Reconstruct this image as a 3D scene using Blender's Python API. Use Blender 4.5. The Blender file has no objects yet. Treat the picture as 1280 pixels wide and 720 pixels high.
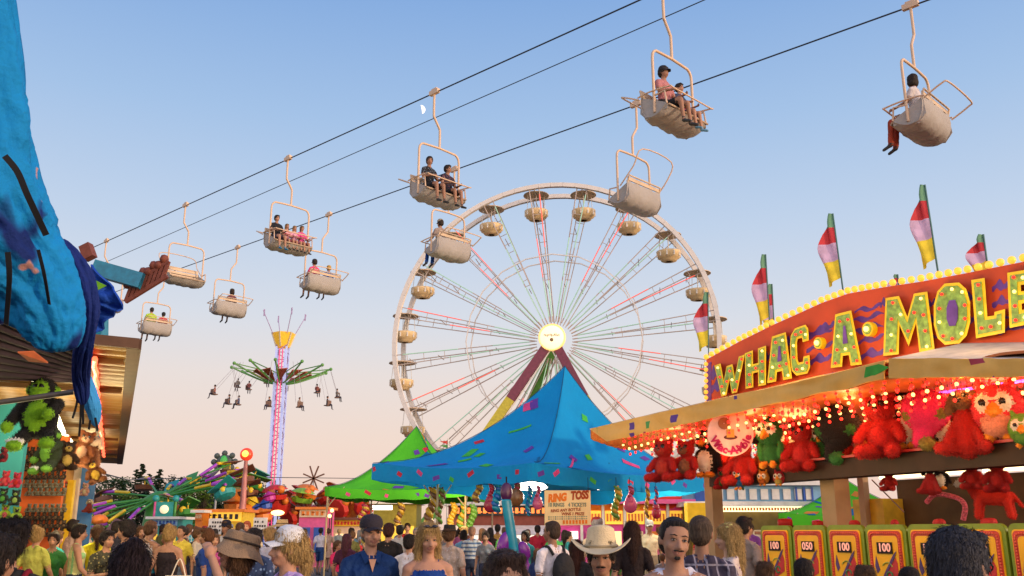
import bpy, bmesh, math, random
import numpy as np
from math import sin, cos, pi, radians, atan, atan2, sqrt
from mathutils import Vector, Matrix, kdtree, noise
random.seed(7)
SC = bpy.context.scene
COL = SC.collection
V = Vector
# ---------------------------------------------------------------- camera geometry (used to measure the place)
FPX = 1150.0; TH = atan(305 / FPX); CT, ST = cos(TH), sin(TH); CZ = 1.6
def P(px, py, D):
    x = (px - 640) / FPX; u = (360 - py) / FPX
    return V((x * D, (CT - ST * u) * D, CZ + (ST + CT * u) * D))
def W(px, py, Y):
    u = (360 - py) / FPX
    return P(px, py, Y / (CT - ST * u))
def GX(px, Y): return (px - 640) / FPX * Y * CT
def ZY(py, Y): return W(640, py, Y).z
DS = V((-.4114, .9114, 0)); NR = V((.9114, .4114, 0)); C0 = V((GX(950.5, 15.5), 15.5, 0))
def RP(px, py, off=0.0):
    """point on the vertical plane of the right-hand stand's front (off metres behind it)"""
    o = V((0, 0, CZ)); d = P(px, py, 1.0) - o
    n = NR; q = C0 + NR * off
    return o + d * ((q - o).dot(n) / d.dot(n))
def SL(s, off, z):
    """stand coordinates: s metres along the street from panel 0 (far +), off behind, z up"""
    return C0 + DS * s + NR * off + V((0, 0, z))

# ---------------------------------------------------------------- materials
MATS = {}
def N(nt, t, **kw):
    n = nt.nodes.new(t)
    for k, v in kw.items(): setattr(n, k, v)
    return n
def mat(name, col=(.5, .5, .5), rough=.6, metal=0., em=None, es=0., var=.18, scale=6., bump=.0, bscale=40., sample=True, attr=None, sheen=0., sss=0., trans=0., dirt=0.):
    if name in MATS: return MATS[name]
    m = bpy.data.materials.new(name); m.use_nodes = True; nt = m.node_tree; b = nt.nodes['Principled BSDF']
    tc = N(nt, 'ShaderNodeTexCoord')
    ns = N(nt, 'ShaderNodeTexNoise'); ns.inputs['Scale'].default_value = scale; ns.inputs['Detail'].default_value = 5
    nt.links.new(tc.outputs['Object'], ns.inputs['Vector'])
    if attr:
        at = N(nt, 'ShaderNodeAttribute', attribute_type='OBJECT', attribute_name=attr); src = at.outputs['Color']
    else:
        rgb = N(nt, 'ShaderNodeRGB'); rgb.outputs[0].default_value = (*col, 1); src = rgb.outputs[0]
    hs = N(nt, 'ShaderNodeHueSaturation'); nt.links.new(src, hs.inputs['Color'])
    mr = N(nt, 'ShaderNodeMapRange'); mr.inputs['From Min'].default_value = .3; mr.inputs['From Max'].default_value = .7
    mr.inputs['To Min'].default_value = 1 - var; mr.inputs['To Max'].default_value = 1 + var
    nt.links.new(ns.outputs['Fac'], mr.inputs['Value']); nt.links.new(mr.outputs[0], hs.inputs['Value'])
    out = hs.outputs['Color']
    if dirt:
        n2 = N(nt, 'ShaderNodeTexNoise'); n2.inputs['Scale'].default_value = scale * .35; n2.inputs['Detail'].default_value = 8; n2.inputs['Roughness'].default_value = .7
        nt.links.new(tc.outputs['Object'], n2.inputs['Vector'])
        r2 = N(nt, 'ShaderNodeMapRange'); r2.inputs['From Min'].default_value = .5; r2.inputs['From Max'].default_value = .75; r2.inputs['To Max'].default_value = dirt
        nt.links.new(n2.outputs['Fac'], r2.inputs['Value'])
        mx = N(nt, 'ShaderNodeMixRGB'); mx.inputs['Color2'].default_value = (.09, .07, .05, 1)
        nt.links.new(r2.outputs[0], mx.inputs['Fac']); nt.links.new(out, mx.inputs['Color1']); out = mx.outputs[0]
    nt.links.new(out, b.inputs['Base Color'])
    b.inputs['Roughness'].default_value = rough; b.inputs['Metallic'].default_value = metal
    if rough >= .5: b.inputs['Specular IOR Level'].default_value = .25
    if sheen: b.inputs['Sheen Weight'].default_value = sheen
    if sss:
        b.inputs['Subsurface Weight'].default_value = sss; b.inputs['Subsurface Radius'].default_value = (.02, .008, .004)
    if trans: b.inputs['Transmission Weight'].default_value = trans
    if em is not None:
        b.inputs['Emission Color'].default_value = (*em, 1); b.inputs['Emission Strength'].default_value = es
        if not sample: m.cycles.emission_sampling = 'NONE'
    if bump:
        bn = N(nt, 'ShaderNodeTexNoise'); bn.inputs['Scale'].default_value = bscale; bn.inputs['Detail'].default_value = 6
        nt.links.new(tc.outputs['Object'], bn.inputs['Vector'])
        bp = N(nt, 'ShaderNodeBump'); bp.inputs['Strength'].default_value = min(1, bump); bp.inputs['Distance'].default_value = .02 * max(1, bump)
        nt.links.new(bn.outputs['Fac'], bp.inputs['Height']); nt.links.new(bp.outputs[0], b.inputs['Normal'])
    MATS[name] = m
    return m
def lamp_mat(name, col, s, sample=False): return mat(name, col, .3, em=col, es=s, var=.02, sample=sample)

def confetti_mat(name, base, cols, scale=1.2, thr=.30, bump=.5):
    """canvas printed with scattered coloured rectangles; object coordinates"""
    if name in MATS: return MATS[name]
    m = mat(name, base, .55, var=.12, scale=1.3, bump=bump, bscale=5, dirt=.25); nt = m.node_tree; b = nt.nodes['Principled BSDF']
    src = b.inputs['Base Color'].links[0].from_socket
    tc = N(nt, 'ShaderNodeTexCoord'); mp = N(nt, 'ShaderNodeMapping'); mp.inputs['Scale'].default_value = (scale, scale, scale * 1.35)
    nt.links.new(tc.outputs['Object'], mp.inputs['Vector'])
    vo = N(nt, 'ShaderNodeTexVoronoi', distance='CHEBYCHEV'); vo.inputs['Scale'].default_value = 1.0; vo.inputs['Randomness'].default_value = .8
    nt.links.new(mp.outputs[0], vo.inputs['Vector'])
    lt = N(nt, 'ShaderNodeMath', operation='LESS_THAN'); nt.links.new(vo.outputs['Distance'], lt.inputs[0]); lt.inputs[1].default_value = thr * .62
    sx = N(nt, 'ShaderNodeSeparateColor'); nt.links.new(vo.outputs['Color'], sx.inputs[0])
    g2 = N(nt, 'ShaderNodeMath', operation='GREATER_THAN'); nt.links.new(sx.outputs[1], g2.inputs[0]); g2.inputs[1].default_value = .35
    ml = N(nt, 'ShaderNodeMath', operation='MULTIPLY'); nt.links.new(lt.outputs[0], ml.inputs[0]); nt.links.new(g2.outputs[0], ml.inputs[1])
    cr = N(nt, 'ShaderNodeValToRGB'); cr.color_ramp.interpolation = 'CONSTANT'
    for i, c in enumerate(cols):
        e = cr.color_ramp.elements[i] if i < 2 else cr.color_ramp.elements.new(i / len(cols))
        e.position = i / len(cols); e.color = (*c, 1)
    nt.links.new(sx.outputs[0], cr.inputs[0])
    mx = N(nt, 'ShaderNodeMixRGB'); nt.links.new(ml.outputs[0], mx.inputs[0]); nt.links.new(src, mx.inputs[1]); nt.links.new(cr.outputs[0], mx.inputs[2])
    nt.links.new(mx.outputs[0], b.inputs['Base Color'])
    return m

# ---------------------------------------------------------------- objects
def tag(o, label=None, cat=None, group=None, kind=None):
    if label: o['label'] = label
    if cat: o['category'] = cat
    if group: o['group'] = group
    if kind: o['kind'] = kind
    return o
def thing(name, label, cat, loc=(0, 0, 0), rz=0., group=None, parent=None):
    o = bpy.data.objects.new(name, None); COL.objects.link(o); o.location = loc; o.rotation_euler = (0, 0, rz); o.empty_display_size = .2
    if parent is not None: o.parent = parent
    return tag(o, label, cat, group)
KIDS = {}
def link(o, parent=None):
    COL.objects.link(o)
    if parent is not None:
        o.parent = parent; KIDS.setdefault(parent.name, []).append(o)
    return o
def dup(o, parent=None, loc=None, rot=None, scale=None, label=None, group=None, props=None):
    c = o.copy(); link(c, parent)
    if loc is not None: c.location = loc
    if rot is not None: c.rotation_euler = rot if not isinstance(rot, (int, float)) else (0, 0, rot)
    if scale is not None: c.scale = scale if not isinstance(scale, (int, float)) else (scale,) * 3
    if label: c['label'] = label
    if group: c['group'] = group
    if props:
        for k, v in props.items(): c[k] = v
    for ch in KIDS.get(o.name, []):
        dup(ch, c, props=props)
    return c

class MB:
    def __init__(s): s.v = []; s.f = []; s.m = []; s.sm = []
    def add(s, vs, fs, mi=0, smooth=False):
        b = len(s.v); s.v += [tuple(q) for q in vs]
        for f in fs: s.f.append([i + b for i in f]); s.m.append(mi); s.sm.append(smooth)
        return s
    def box(s, c, size, mi=0, R=None):
        a, b_, d = [q / 2 for q in size]; c = V(c)
        vs = [V((x, y, z)) for x in (-a, a) for y in (-b_, b_) for z in (-d, d)]
        if R is not None: vs = [R @ q for q in vs]
        return s.add([q + c for q in vs], [(0, 1, 3, 2), (4, 6, 7, 5), (0, 4, 5, 1), (2, 3, 7, 6), (0, 2, 6, 4), (1, 5, 7, 3)], mi)
    def beam(s, p0, p1, w, h=None, mi=0, up=V((0, 0, 1))):
        p0, p1 = V(p0), V(p1); d = (p1 - p0); L = d.length
        if L < 1e-6: return s
        d /= L; x = d.cross(up)
        if x.length < 1e-3: x = d.cross(V((1, 0, 0)))
        x.normalize(); z = x.cross(d); h = h or w
        R = Matrix((x, d, z)).transposed()
        return s.box((p0 + p1) / 2, (w, L, h), mi, R)
    def tube(s, pts, r, n=8, mi=0, closed=False, smooth=True):
        pts = [V(q) for q in pts]; m = len(pts); rs = r if isinstance(r, (list, tuple)) else [r] * m
        vs = []; x = None
        for i, q in enumerate(pts):
            a = pts[(i - 1) % m] if (closed or i > 0) else q; b = pts[(i + 1) % m] if (closed or i < m - 1) else q
            t = (b - a).normalized()
            if x is None:
                x = t.cross(V((0, 0, 1)))
                if x.length < 1e-3: x = t.cross(V((1, 0, 0)))
            x = (x - t * x.dot(t)).normalized(); y = t.cross(x)
            vs += [q + (x * cos(2 * pi * k / n) + y * sin(2 * pi * k / n)) * rs[i] for k in range(n)]
        fs = []
        for i in range(m if closed else m - 1):
            j = (i + 1) % m
            fs += [(i * n + k, i * n + (k + 1) % n, j * n + (k + 1) % n, j * n + k) for k in range(n)]
        s.add(vs, fs, mi, smooth)
        if not closed: s.add(vs[:n], [tuple(range(n))[::-1]], mi); s.add(vs[-n:], [tuple(range(n))], mi)
        return s
    def lathe(s, prof, n=20, c=(0, 0, 0), R=None, mi=0, smooth=True, close=False):
        vs = []
        for r, z in prof: vs += [V((r * cos(2 * pi * k / n), r * sin(2 * pi * k / n), z)) for k in range(n)]
        if R is not None: vs = [R @ q for q in vs]
        vs = [q + V(c) for q in vs]; m = len(prof)
        fs = [(i * n + k, i * n + (k + 1) % n, (i + 1) * n + (k + 1) % n, (i + 1) * n + k) for i in range(m - 1) for k in range(n)]
        if close: fs += [tuple(range(n))[::-1], tuple((m - 1) * n + k for k in range(n))]
        return s.add(vs, fs, mi, smooth)
    def ball(s, c, r, n=10, mi=0, R=None):
        r3 = r if isinstance(r, (tuple, list)) else (r,) * 3; vs = []
        m = max(4, n // 2 + 1)
        for i in range(1, m):
            a = pi * i / m
            for k in range(n): vs.append(V((r3[0] * sin(a) * cos(2 * pi * k / n), r3[1] * sin(a) * sin(2 * pi * k / n), r3[2] * cos(a))))
        vs += [V((0, 0, r3[2])), V((0, 0, -r3[2]))]
        if R is not None: vs = [R @ q for q in vs]
        vs = [q + V(c) for q in vs]; T = len(vs) - 2
        fs = [(i * n + k, (i + 1) * n + k, (i + 1) * n + (k + 1) % n, i * n + (k + 1) % n) for i in range(m - 2) for k in range(n)]
        fs += [(T, k, (k + 1) % n) for k in range(n)] + [(T + 1, (m - 2) * n + (k + 1) % n, (m - 2) * n + k) for k in range(n)]
        return s.add(vs, fs, mi, True)
    def prism(s, poly, depth, M=None, mi=0, mside=None):
        """poly in local XZ, extruded along local +Y by depth"""
        n = len(poly); vs = [V((x, 0, z)) for x, z in poly] + [V((x, depth, z)) for x, z in poly]
        if M is not None: vs = [M @ q for q in vs]
        s.add(vs, [tuple(range(n)), tuple(range(2 * n - 1, n - 1, -1))], mi)
        return s.add(vs, [(i, i + n, (i + 1) % n + n, (i + 1) % n) for i in range(n)], mi if mside is None else mside)
    def slab(s, pts, th, mi=0, mside=None):
        """flat or warped polygon given by 3-D points, thickened by vector th"""
        pts = [V(q) for q in pts]; th = V(th); n = len(pts)
        vs = pts + [q + th for q in pts]
        s.add(vs, [tuple(range(n)), tuple(range(2 * n - 1, n - 1, -1))], mi)
        return s.add(vs, [(i, i + n, (i + 1) % n + n, (i + 1) % n) for i in range(n)], mi if mside is None else mside)
    def mesh(s, me, M, mi=0):
        return s.add([M @ q.co for q in me.vertices], [tuple(p.vertices) for p in me.polygons], mi)
    def grid(s, fn, nu, nv, mi=0, th=None, smooth=True, mf=None):
        """surface fn(u,v)->Vector; th = thickness (offset along the normal)"""
        pts = [[V(fn(i / nu, j / nv)) for j in range(nv + 1)] for i in range(nu + 1)]
        vs = [q for r in pts for q in r]; w = nv + 1
        fs = [(i * w + j, (i + 1) * w + j, (i + 1) * w + j + 1, i * w + j + 1) for i in range(nu) for j in range(nv)]
        if mf: 
            for k, f in enumerate(fs): s.add([vs[q] for q in f], [(0, 1, 2, 3)], mf(k // nv / nu, k % nv / nv), smooth)
            return s
        s.add(vs, fs, mi, smooth)
        if th:
            b = []
            for i in range(nu + 1):
                for j in range(nv + 1):
                    a = pts[min(i + 1, nu)][j] - pts[max(i - 1, 0)][j]; c = pts[i][min(j + 1, nv)] - pts[i][max(j - 1, 0)]
                    nn = a.cross(c); nn = nn.normalized() if nn.length > 1e-9 else V((0, 0, 1)); b.append(pts[i][j] - nn * th)
            s.add(b, [f[::-1] for f in fs], mi, smooth)
            ed = [i * w for i in range(nu + 1)], [i * w + nv for i in range(nu + 1)], list(range(nv + 1)), [nu * w + j for j in range(nv + 1)]
            for e in ed:
                L = len(e); s.add([vs[q] for q in e] + [b[q] for q in e], [(k, k + 1, k + 1 + L, k + L) for k in range(L - 1)], mi)
        return s
    def build(s, name, mats, parent=None, world=False, loc=None, merge=False):
        me = bpy.data.meshes.new(name)
        o0 = V((0, 0, 0))
        if world and parent is not None:
            o0 = parent.matrix_basis.translation.copy()
            q = parent.parent
            while q is not None: o0 += q.matrix_basis.translation; q = q.parent
        if loc is not None and parent is None and world: o0 = V(loc)
        me.from_pydata([tuple(V(q) - o0) for q in s.v], [], s.f)
        mats = mats if isinstance(mats, (list, tuple)) else [mats]
        for q in mats: me.materials.append(q)
        me.polygons.foreach_set('material_index', s.m); me.polygons.foreach_set('use_smooth', s.sm)
        if merge:
            bm = bmesh.new(); bm.from_mesh(me); bmesh.ops.remove_doubles(bm, verts=bm.verts, dist=1e-5); bm.to_mesh(me); bm.free()
        me.update()
        o = bpy.data.objects.new(name, me); link(o, parent)
        if loc is not None: o.location = loc
        return o
def bez(pts, n=8):
    """catmull-rom through pts"""
    pts = [V(q) for q in pts]; out = []
    for i in range(len(pts) - 1):
        a = pts[max(i - 1, 0)]; b = pts[i]; c = pts[i + 1]; d = pts[min(i + 2, len(pts) - 1)]
        for k in range(n):
            t = k / n
            out.append(.5 * ((2 * b) + (c - a) * t + (2 * a - 5 * b + 4 * c - d) * t * t + (3 * b - a - 3 * c + d) * t ** 3))
    out.append(pts[-1]); return out
FONTC = {}
def text_mesh(s, size=1., extrude=.0, bold=0., shear=0., align='CENTER'):
    k = (s, size, extrude, bold, shear, align)
    if k in FONTC: return FONTC[k]
    c = bpy.data.curves.new('t', 'FONT'); c.body = s; c.size = size; c.extrude = extrude; c.offset = bold; c.shear = shear; c.align_x = align; c.align_y = 'CENTER'; c.resolution_u = 3
    o = bpy.data.objects.new('t', c); COL.objects.link(o); dg = bpy.context.evaluated_depsgraph_get(); dg.update()
    me = bpy.data.meshes.new_from_object(o.evaluated_get(dg)); bpy.data.objects.remove(o); FONTC[k] = me
    return me
def face_mat(o, x, up=V((0, 0, 1))):
    """matrix that puts font XY (x right, y up) on a plane at o, x = direction right"""
    x = V(x).normalized(); y = V(up).normalized(); z = x.cross(y)
    return Matrix.Translation(V(o)) @ Matrix((x, y, z)).transposed().to_4x4()

# ---------------------------------------------------------------- organic shapes (bodies, plush toys)
def E(c, r, t, R=None): return ('E', V(c), r if isinstance(r, (tuple, list)) else (r,) * 3, t, R)
def C(p0, r0, p1, r1, t): return ('C', V(p0), r0, V(p1), r1, t)
def L(rings, t): return ('L', rings, t)     # rings: (x, y, z, rx, ry) stacked in z ; t tag or list
def blob_mesh(prims, voxel, tags, smooth=3, name='b'):
    mb = MB(); vt = []
    for p in prims:
        n0 = len(mb.v)
        if p[0] == 'E': mb.ball(p[1], p[2], 22, 0, p[4]); vt += [p[3]] * (len(mb.v) - n0)
        elif p[0] == 'C':
            _, a, ra, b, rb, t = p; d = b - a; Ln = max(d.length, 1e-5); z = d / Ln
            x = z.cross(V((0, 0, 1))); x = x if x.length > .01 else z.cross(V((1, 0, 0))); x.normalize(); y = z.cross(x); R = Matrix((x, y, z)).transposed()
            pr = [(ra * cos(q), ra * sin(q)) for q in (-1.5, -1.1, -.6)]
            k = max(2, int(Ln / .03)); pr += [(ra + (rb - ra) * i / k, Ln * i / k) for i in range(k + 1)]
            pr += [(rb * cos(q), Ln + rb * sin(q)) for q in (.6, 1.1, 1.5)]
            mb.lathe(pr, 12, a, R, close=True); vt += [t] * (len(mb.v) - n0)
        else:
            rings, t = p[1], p[2]; n = 20; vs = []; T = []
            R2 = []
            for i in range(len(rings) - 1):
                k = 3
                for j in range(k): R2.append(([rings[i][q] + (rings[i + 1][q] - rings[i][q]) * j / k for q in range(5)], t[i] if isinstance(t, list) else t))
            R2.append((rings[-1], t[-1] if isinstance(t, list) else t))
            for (x, y, z, rx, ry), tt in R2:
                vs += [V((x + rx * cos(2 * pi * q / n), y + ry * sin(2 * pi * q / n), z)) for q in range(n)]; vt += [tt] * n
            m = len(R2)
            fs = [(i * n + q, i * n + (q + 1) % n, (i + 1) * n + (q + 1) % n, (i + 1) * n + q) for i in range(m - 1) for q in range(n)]
            fs += [tuple(range(n))[::-1], tuple((m - 1) * n + q for q in range(n))]
            mb.add(vs, fs)
    me = bpy.data.meshes.new(name); me.from_pydata(mb.v, [], mb.f); me.update()
    bm = bmesh.new(); bm.from_mesh(me); bmesh.ops.recalc_face_normals(bm, faces=bm.faces); bm.to_mesh(me); bm.free()
    o = bpy.data.objects.new('tmp', me); COL.objects.link(o)
    r = o.modifiers.new('r', 'REMESH'); r.mode = 'VOXEL'; r.voxel_size = voxel
    if smooth: s = o.modifiers.new('s', 'SMOOTH'); s.factor = .5; s.iterations = smooth
    dg = bpy.context.evaluated_depsgraph_get(); dg.update()
    out = bpy.data.meshes.new_from_object(o.evaluated_get(dg)); bpy.data.objects.remove(o); bpy.data.meshes.remove(me)
    kd = kdtree.KDTree(len(mb.v))
    for i, q in enumerate(mb.v): kd.insert(q, i)
    kd.balance()
    idx = [tags.index(vt[kd.find(p.center)[1]]) for p in out.polygons]
    out.polygons.foreach_set('material_index', idx); out.polygons.foreach_set('use_smooth', [True] * len(idx)); out.name = name
    return out
def tuft(me, length, width, flow=None, lift=1., per=1, seed=1):
    """fine tapering fibres grown from every face (fur pile, loose hair); one mesh with the skin they grow on"""
    r_ = random.Random(seed); vs = [tuple(v.co) for v in me.vertices]; fs = [tuple(p.vertices) for p in me.polygons]; mi = [p.material_index for p in me.polygons]
    for p in list(me.polygons):
        n = p.normal.copy(); c0 = p.center.copy()
        for _ in range(per):
            j = V((r_.gauss(0, 1), r_.gauss(0, 1), r_.gauss(0, 1)))
            if flow is None: d = (n * lift + j * .35).normalized()
            else:
                t = V(flow) + j * .22; t = (t - n * t.dot(n)); t = t.normalized() if t.length > 1e-4 else n; d = (t + n * lift).normalized()
            s_ = n.cross(d); s_ = s_.normalized() if s_.length > 1e-3 else V((1, 0, 0)); L_ = length * r_.uniform(.5, 1.3); c = c0 + j * length * .2 - n * .001
            b = len(vs); vs += [tuple(c - s_ * width), tuple(c + s_ * width), tuple(c + d * L_)]; fs.append((b, b + 1, b + 2)); mi.append(p.material_index)
    o = bpy.data.meshes.new(me.name); o.from_pydata(vs, [], fs); o.polygons.foreach_set('material_index', mi); o.polygons.foreach_set('use_smooth', [True] * len(fs)); o.update(); return o
def wrinkle(me, idx, amp, fr=(16, 16, 9)):
    """press cloth folds into the faces whose material index is in idx"""
    vs = set()
    for p in me.polygons:
        if p.material_index in idx: vs.update(p.vertices)
    nn = [(i, me.vertices[i].normal.copy()) for i in vs]
    for i, n in nn:
        v = me.vertices[i]; q = V((v.co.x * fr[0], v.co.y * fr[1], v.co.z * fr[2])); w_ = V((noise.noise(q * .6), noise.noise(q * .6 + V((9, 0, 0))), 0)) * 1.6
        v.co += n * amp * (1 - 3 * abs(noise.noise(q + w_)) + .5 * noise.noise(q * 2.1))
# ================================================================= camera, world, sun
cam = bpy.data.cameras.new('camera'); co = bpy.data.objects.new('camera', cam); COL.objects.link(co)
cam.sensor_width = 36; cam.lens = FPX / 1280 * 36; cam.clip_end = 5000; cam.clip_start = .05
co.location = (0, 0, CZ); co.rotation_euler = (pi / 2 + TH, 0, 0); SC.camera = co
SUN_AZ, SUN_EL = radians(112), radians(3.0)     # azimuth clockwise from +Y (the view direction)
w = bpy.data.worlds.new('World'); SC.world = w; w.use_nodes = True; nt = w.node_tree
bg = nt.nodes['Background']; sky = N(nt, 'ShaderNodeTexSky'); sky.sky_type = 'NISHITA'; sky.sun_disc = False
sky.sun_elevation = SUN_EL; sky.sun_rotation = SUN_AZ; sky.altitude = 50; sky.air_density = 1.0; sky.dust_density = 1.3; sky.ozone_density = 2.0
tc = N(nt, 'ShaderNodeTexCoord'); sep = N(nt, 'ShaderNodeSeparateXYZ'); nt.links.new(tc.outputs['Generated'], sep.inputs[0])
ramp = N(nt, 'ShaderNodeValToRGB'); nt.links.new(sep.outputs['Z'], ramp.inputs[0]); cr = ramp.color_ramp
def S(c): return tuple(((q / 255) / 12.92 if q / 255 <= .04045 else ((q / 255 + .055) / 1.055) ** 2.4) for q in c)
SKYR = [(-.02, (250, 214, 196)), (.02, (251, 217, 200)), (.09, (249, 225, 211)), (.16, (240, 229, 225)), (.22, (223, 228, 238)), (.31, (199, 217, 241)), (.42, (169, 200, 238)), (.55, (133, 174, 229)), (1., (70, 112, 190))]
EXPW = 1.0
while len(cr.elements) < len(SKYR): cr.elements.new(.5)
for e, (p, c) in zip(cr.elements, SKYR): e.position = max(0, p); e.color = (*S(c), 1)
mp2 = N(nt, 'ShaderNodeMath', operation='MULTIPLY_ADD'); nt.links.new(sep.outputs['Z'], mp2.inputs[0]); mp2.inputs[1].default_value = 1; mp2.inputs[2].default_value = 0
# dusk colours: the physical sky's own tint, pulled most of the way to the evening's blue-to-peach gradient
sc1 = N(nt, 'ShaderNodeMixRGB', blend_type='MULTIPLY'); sc1.inputs[0].default_value = 1; sc1.inputs[2].default_value = (.11, .11, .11, 1)
nt.links.new(sky.outputs[0], sc1.inputs[1])
mixs = N(nt, 'ShaderNodeMixRGB'); mixs.inputs[0].default_value = .93
nt.links.new(sc1.outputs[0], mixs.inputs[1]); nt.links.new(ramp.outputs[0], mixs.inputs[2])
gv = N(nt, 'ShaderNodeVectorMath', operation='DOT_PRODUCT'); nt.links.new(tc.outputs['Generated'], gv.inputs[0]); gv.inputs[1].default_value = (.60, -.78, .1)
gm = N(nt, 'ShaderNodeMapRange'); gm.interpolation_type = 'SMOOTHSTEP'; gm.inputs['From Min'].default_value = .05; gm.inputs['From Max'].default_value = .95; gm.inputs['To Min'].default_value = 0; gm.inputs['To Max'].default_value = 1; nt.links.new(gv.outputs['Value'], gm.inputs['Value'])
gc_ = N(nt, 'ShaderNodeMixRGB', blend_type='ADD'); nt.links.new(gm.outputs[0], gc_.inputs[0]); nt.links.new(mixs.outputs[0], gc_.inputs[1]); gc_.inputs[2].default_value = (1.3, .94, .66, 1)   # warm glow added to the sky behind the camera to light facing surfaces
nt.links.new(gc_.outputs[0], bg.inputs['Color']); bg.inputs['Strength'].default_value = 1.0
sl = bpy.data.lights.new('sun', 'SUN'); so = bpy.data.objects.new('sun', sl); COL.objects.link(so)
sl.energy = 2.2; sl.angle = radians(2.5); sl.color = (1., .68, .42)
sd = V((sin(SUN_AZ) * cos(SUN_EL), cos(SUN_AZ) * cos(SUN_EL), sin(SUN_EL)))
so.rotation_euler = sd.to_track_quat('Z', 'Y').to_euler()
vs_ = SC.view_settings; vs_.view_transform = 'Standard'; vs_.look = 'None'; vs_.gamma = 1; vs_.exposure = 0; vs_.use_curve_mapping = False
SC.cycles.use_denoising = True; SC.cycles.max_bounces = 5; SC.cycles.diffuse_bounces = 3; SC.cycles.transparent_max_bounces = 8
SC.cycles.sample_clamp_indirect = 4; SC.cycles.use_light_tree = True; SC.cycles.caustics_reflective = False; SC.cycles.caustics_refractive = False

# ================================================================= ground
asphalt = mat('asphalt', (.10, .092, .085), .85, var=.25, scale=.8, bump=.4, bscale=60, dirt=.3)
def ground_fn(u, v):
    return V(((u - .5) * 3000, -60 + v * 2800, 0))
MB().grid(ground_fn, 4, 4, smooth=False).build('ground', mat('dry_field', (.09, .10, .045), .9, var=.3, scale=.2), world=True)['kind'] = 'structure'
MB().add([(-60, -40, .004), (60, -40, .004), (60, 95, .004), (-60, 95, .004)], [(0, 1, 2, 3)]).build('midway_pavement', asphalt)['kind'] = 'structure'

# moon: a far away sphere, its lit half painted in by emission
mm = mat('moon_phase_glow', (.95, .93, .9), 1., var=.06, scale=.5)
nt = mm.node_tree; b = nt.nodes['Principled BSDF']
mo = MB().ball((0, 0, 0), 11.5, 24).build('moon', mm, loc=P(526, 137, 2400)); mo['kind'] = 'structure'
b.inputs['Emission Color'].default_value = (1, .98, .94, 1)
# first-quarter phase painted in: one side glows, the other is transparent
geo = N(nt, 'ShaderNodeNewGeometry'); dt = N(nt, 'ShaderNodeVectorMath', operation='DOT_PRODUCT'); nt.links.new(geo.outputs['Normal'], dt.inputs[0]); dt.inputs[1].default_value = (.96, .12, .22)
mr = N(nt, 'ShaderNodeMapRange'); mr.inputs['From Min'].default_value = 0; mr.inputs['From Max'].default_value = .25; nt.links.new(dt.outputs['Value'], mr.inputs[0]); nt.links.new(mr.outputs[0], b.inputs['Emission Strength'])
tr = N(nt, 'ShaderNodeBsdfTransparent'); ms = N(nt, 'ShaderNodeMixShader'); out = nt.nodes['Material Output']
bf = N(nt, 'ShaderNodeMath', operation='SUBTRACT'); bf.inputs[0].default_value = 1; nt.links.new(geo.outputs['Backfacing'], bf.inputs[1]); m3 = N(nt, 'ShaderNodeMath', operation='MULTIPLY'); nt.links.new(mr.outputs[0], m3.inputs[0]); nt.links.new(bf.outputs[0], m3.inputs[1]); nt.links.new(m3.outputs[0], ms.inputs[0]); nt.links.new(tr.outputs[0], ms.inputs[1]); nt.links.new(b.outputs[0], ms.inputs[2]); nt.links.new(ms.outputs[0], out.inputs[0])
# ================================================================= people
skin_m = mat('skin', attr='c_skin', rough=.55, var=.07, scale=14, sss=.08, bump=.15, bscale=90)
lip_m = mat('lips', (.34, .15, .11), .5)
shoe_m = mat('shoe', attr='c_shoe', rough=.5)
denim_m = mat('trousers', attr='c_pants', rough=.85, var=.2, scale=10, bump=.8, bscale=12)
eye_m = mat('eye_white', (.33, .28, .25), .4); iris_m = mat('eye_iris', (.03, .018, .012), .2)
hair_m = mat('hair', attr='c_hair', rough=.62, var=.6, scale=1, bump=1., bscale=1)
for n_ in list(hair_m.node_tree.nodes):      # strands: noise drawn out along the fall of the hair
    if n_.type == 'TEX_NOISE':
        mp_ = N(hair_m.node_tree, 'ShaderNodeMapping'); mp_.inputs['Scale'].default_value = (130, 130, 11); l_ = n_.inputs['Vector'].links[0]; src_ = l_.from_socket
        hair_m.node_tree.links.new(src_, mp_.inputs['Vector']); hair_m.node_tree.links.new(mp_.outputs[0], n_.inputs['Vector'])
    if n_.type == 'BUMP': n_.inputs['Distance'].default_value = .014
cap_m = mat('cap_cloth', attr='c_hat', rough=.8, var=.1, scale=9, bump=.5, bscale=120)
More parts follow.
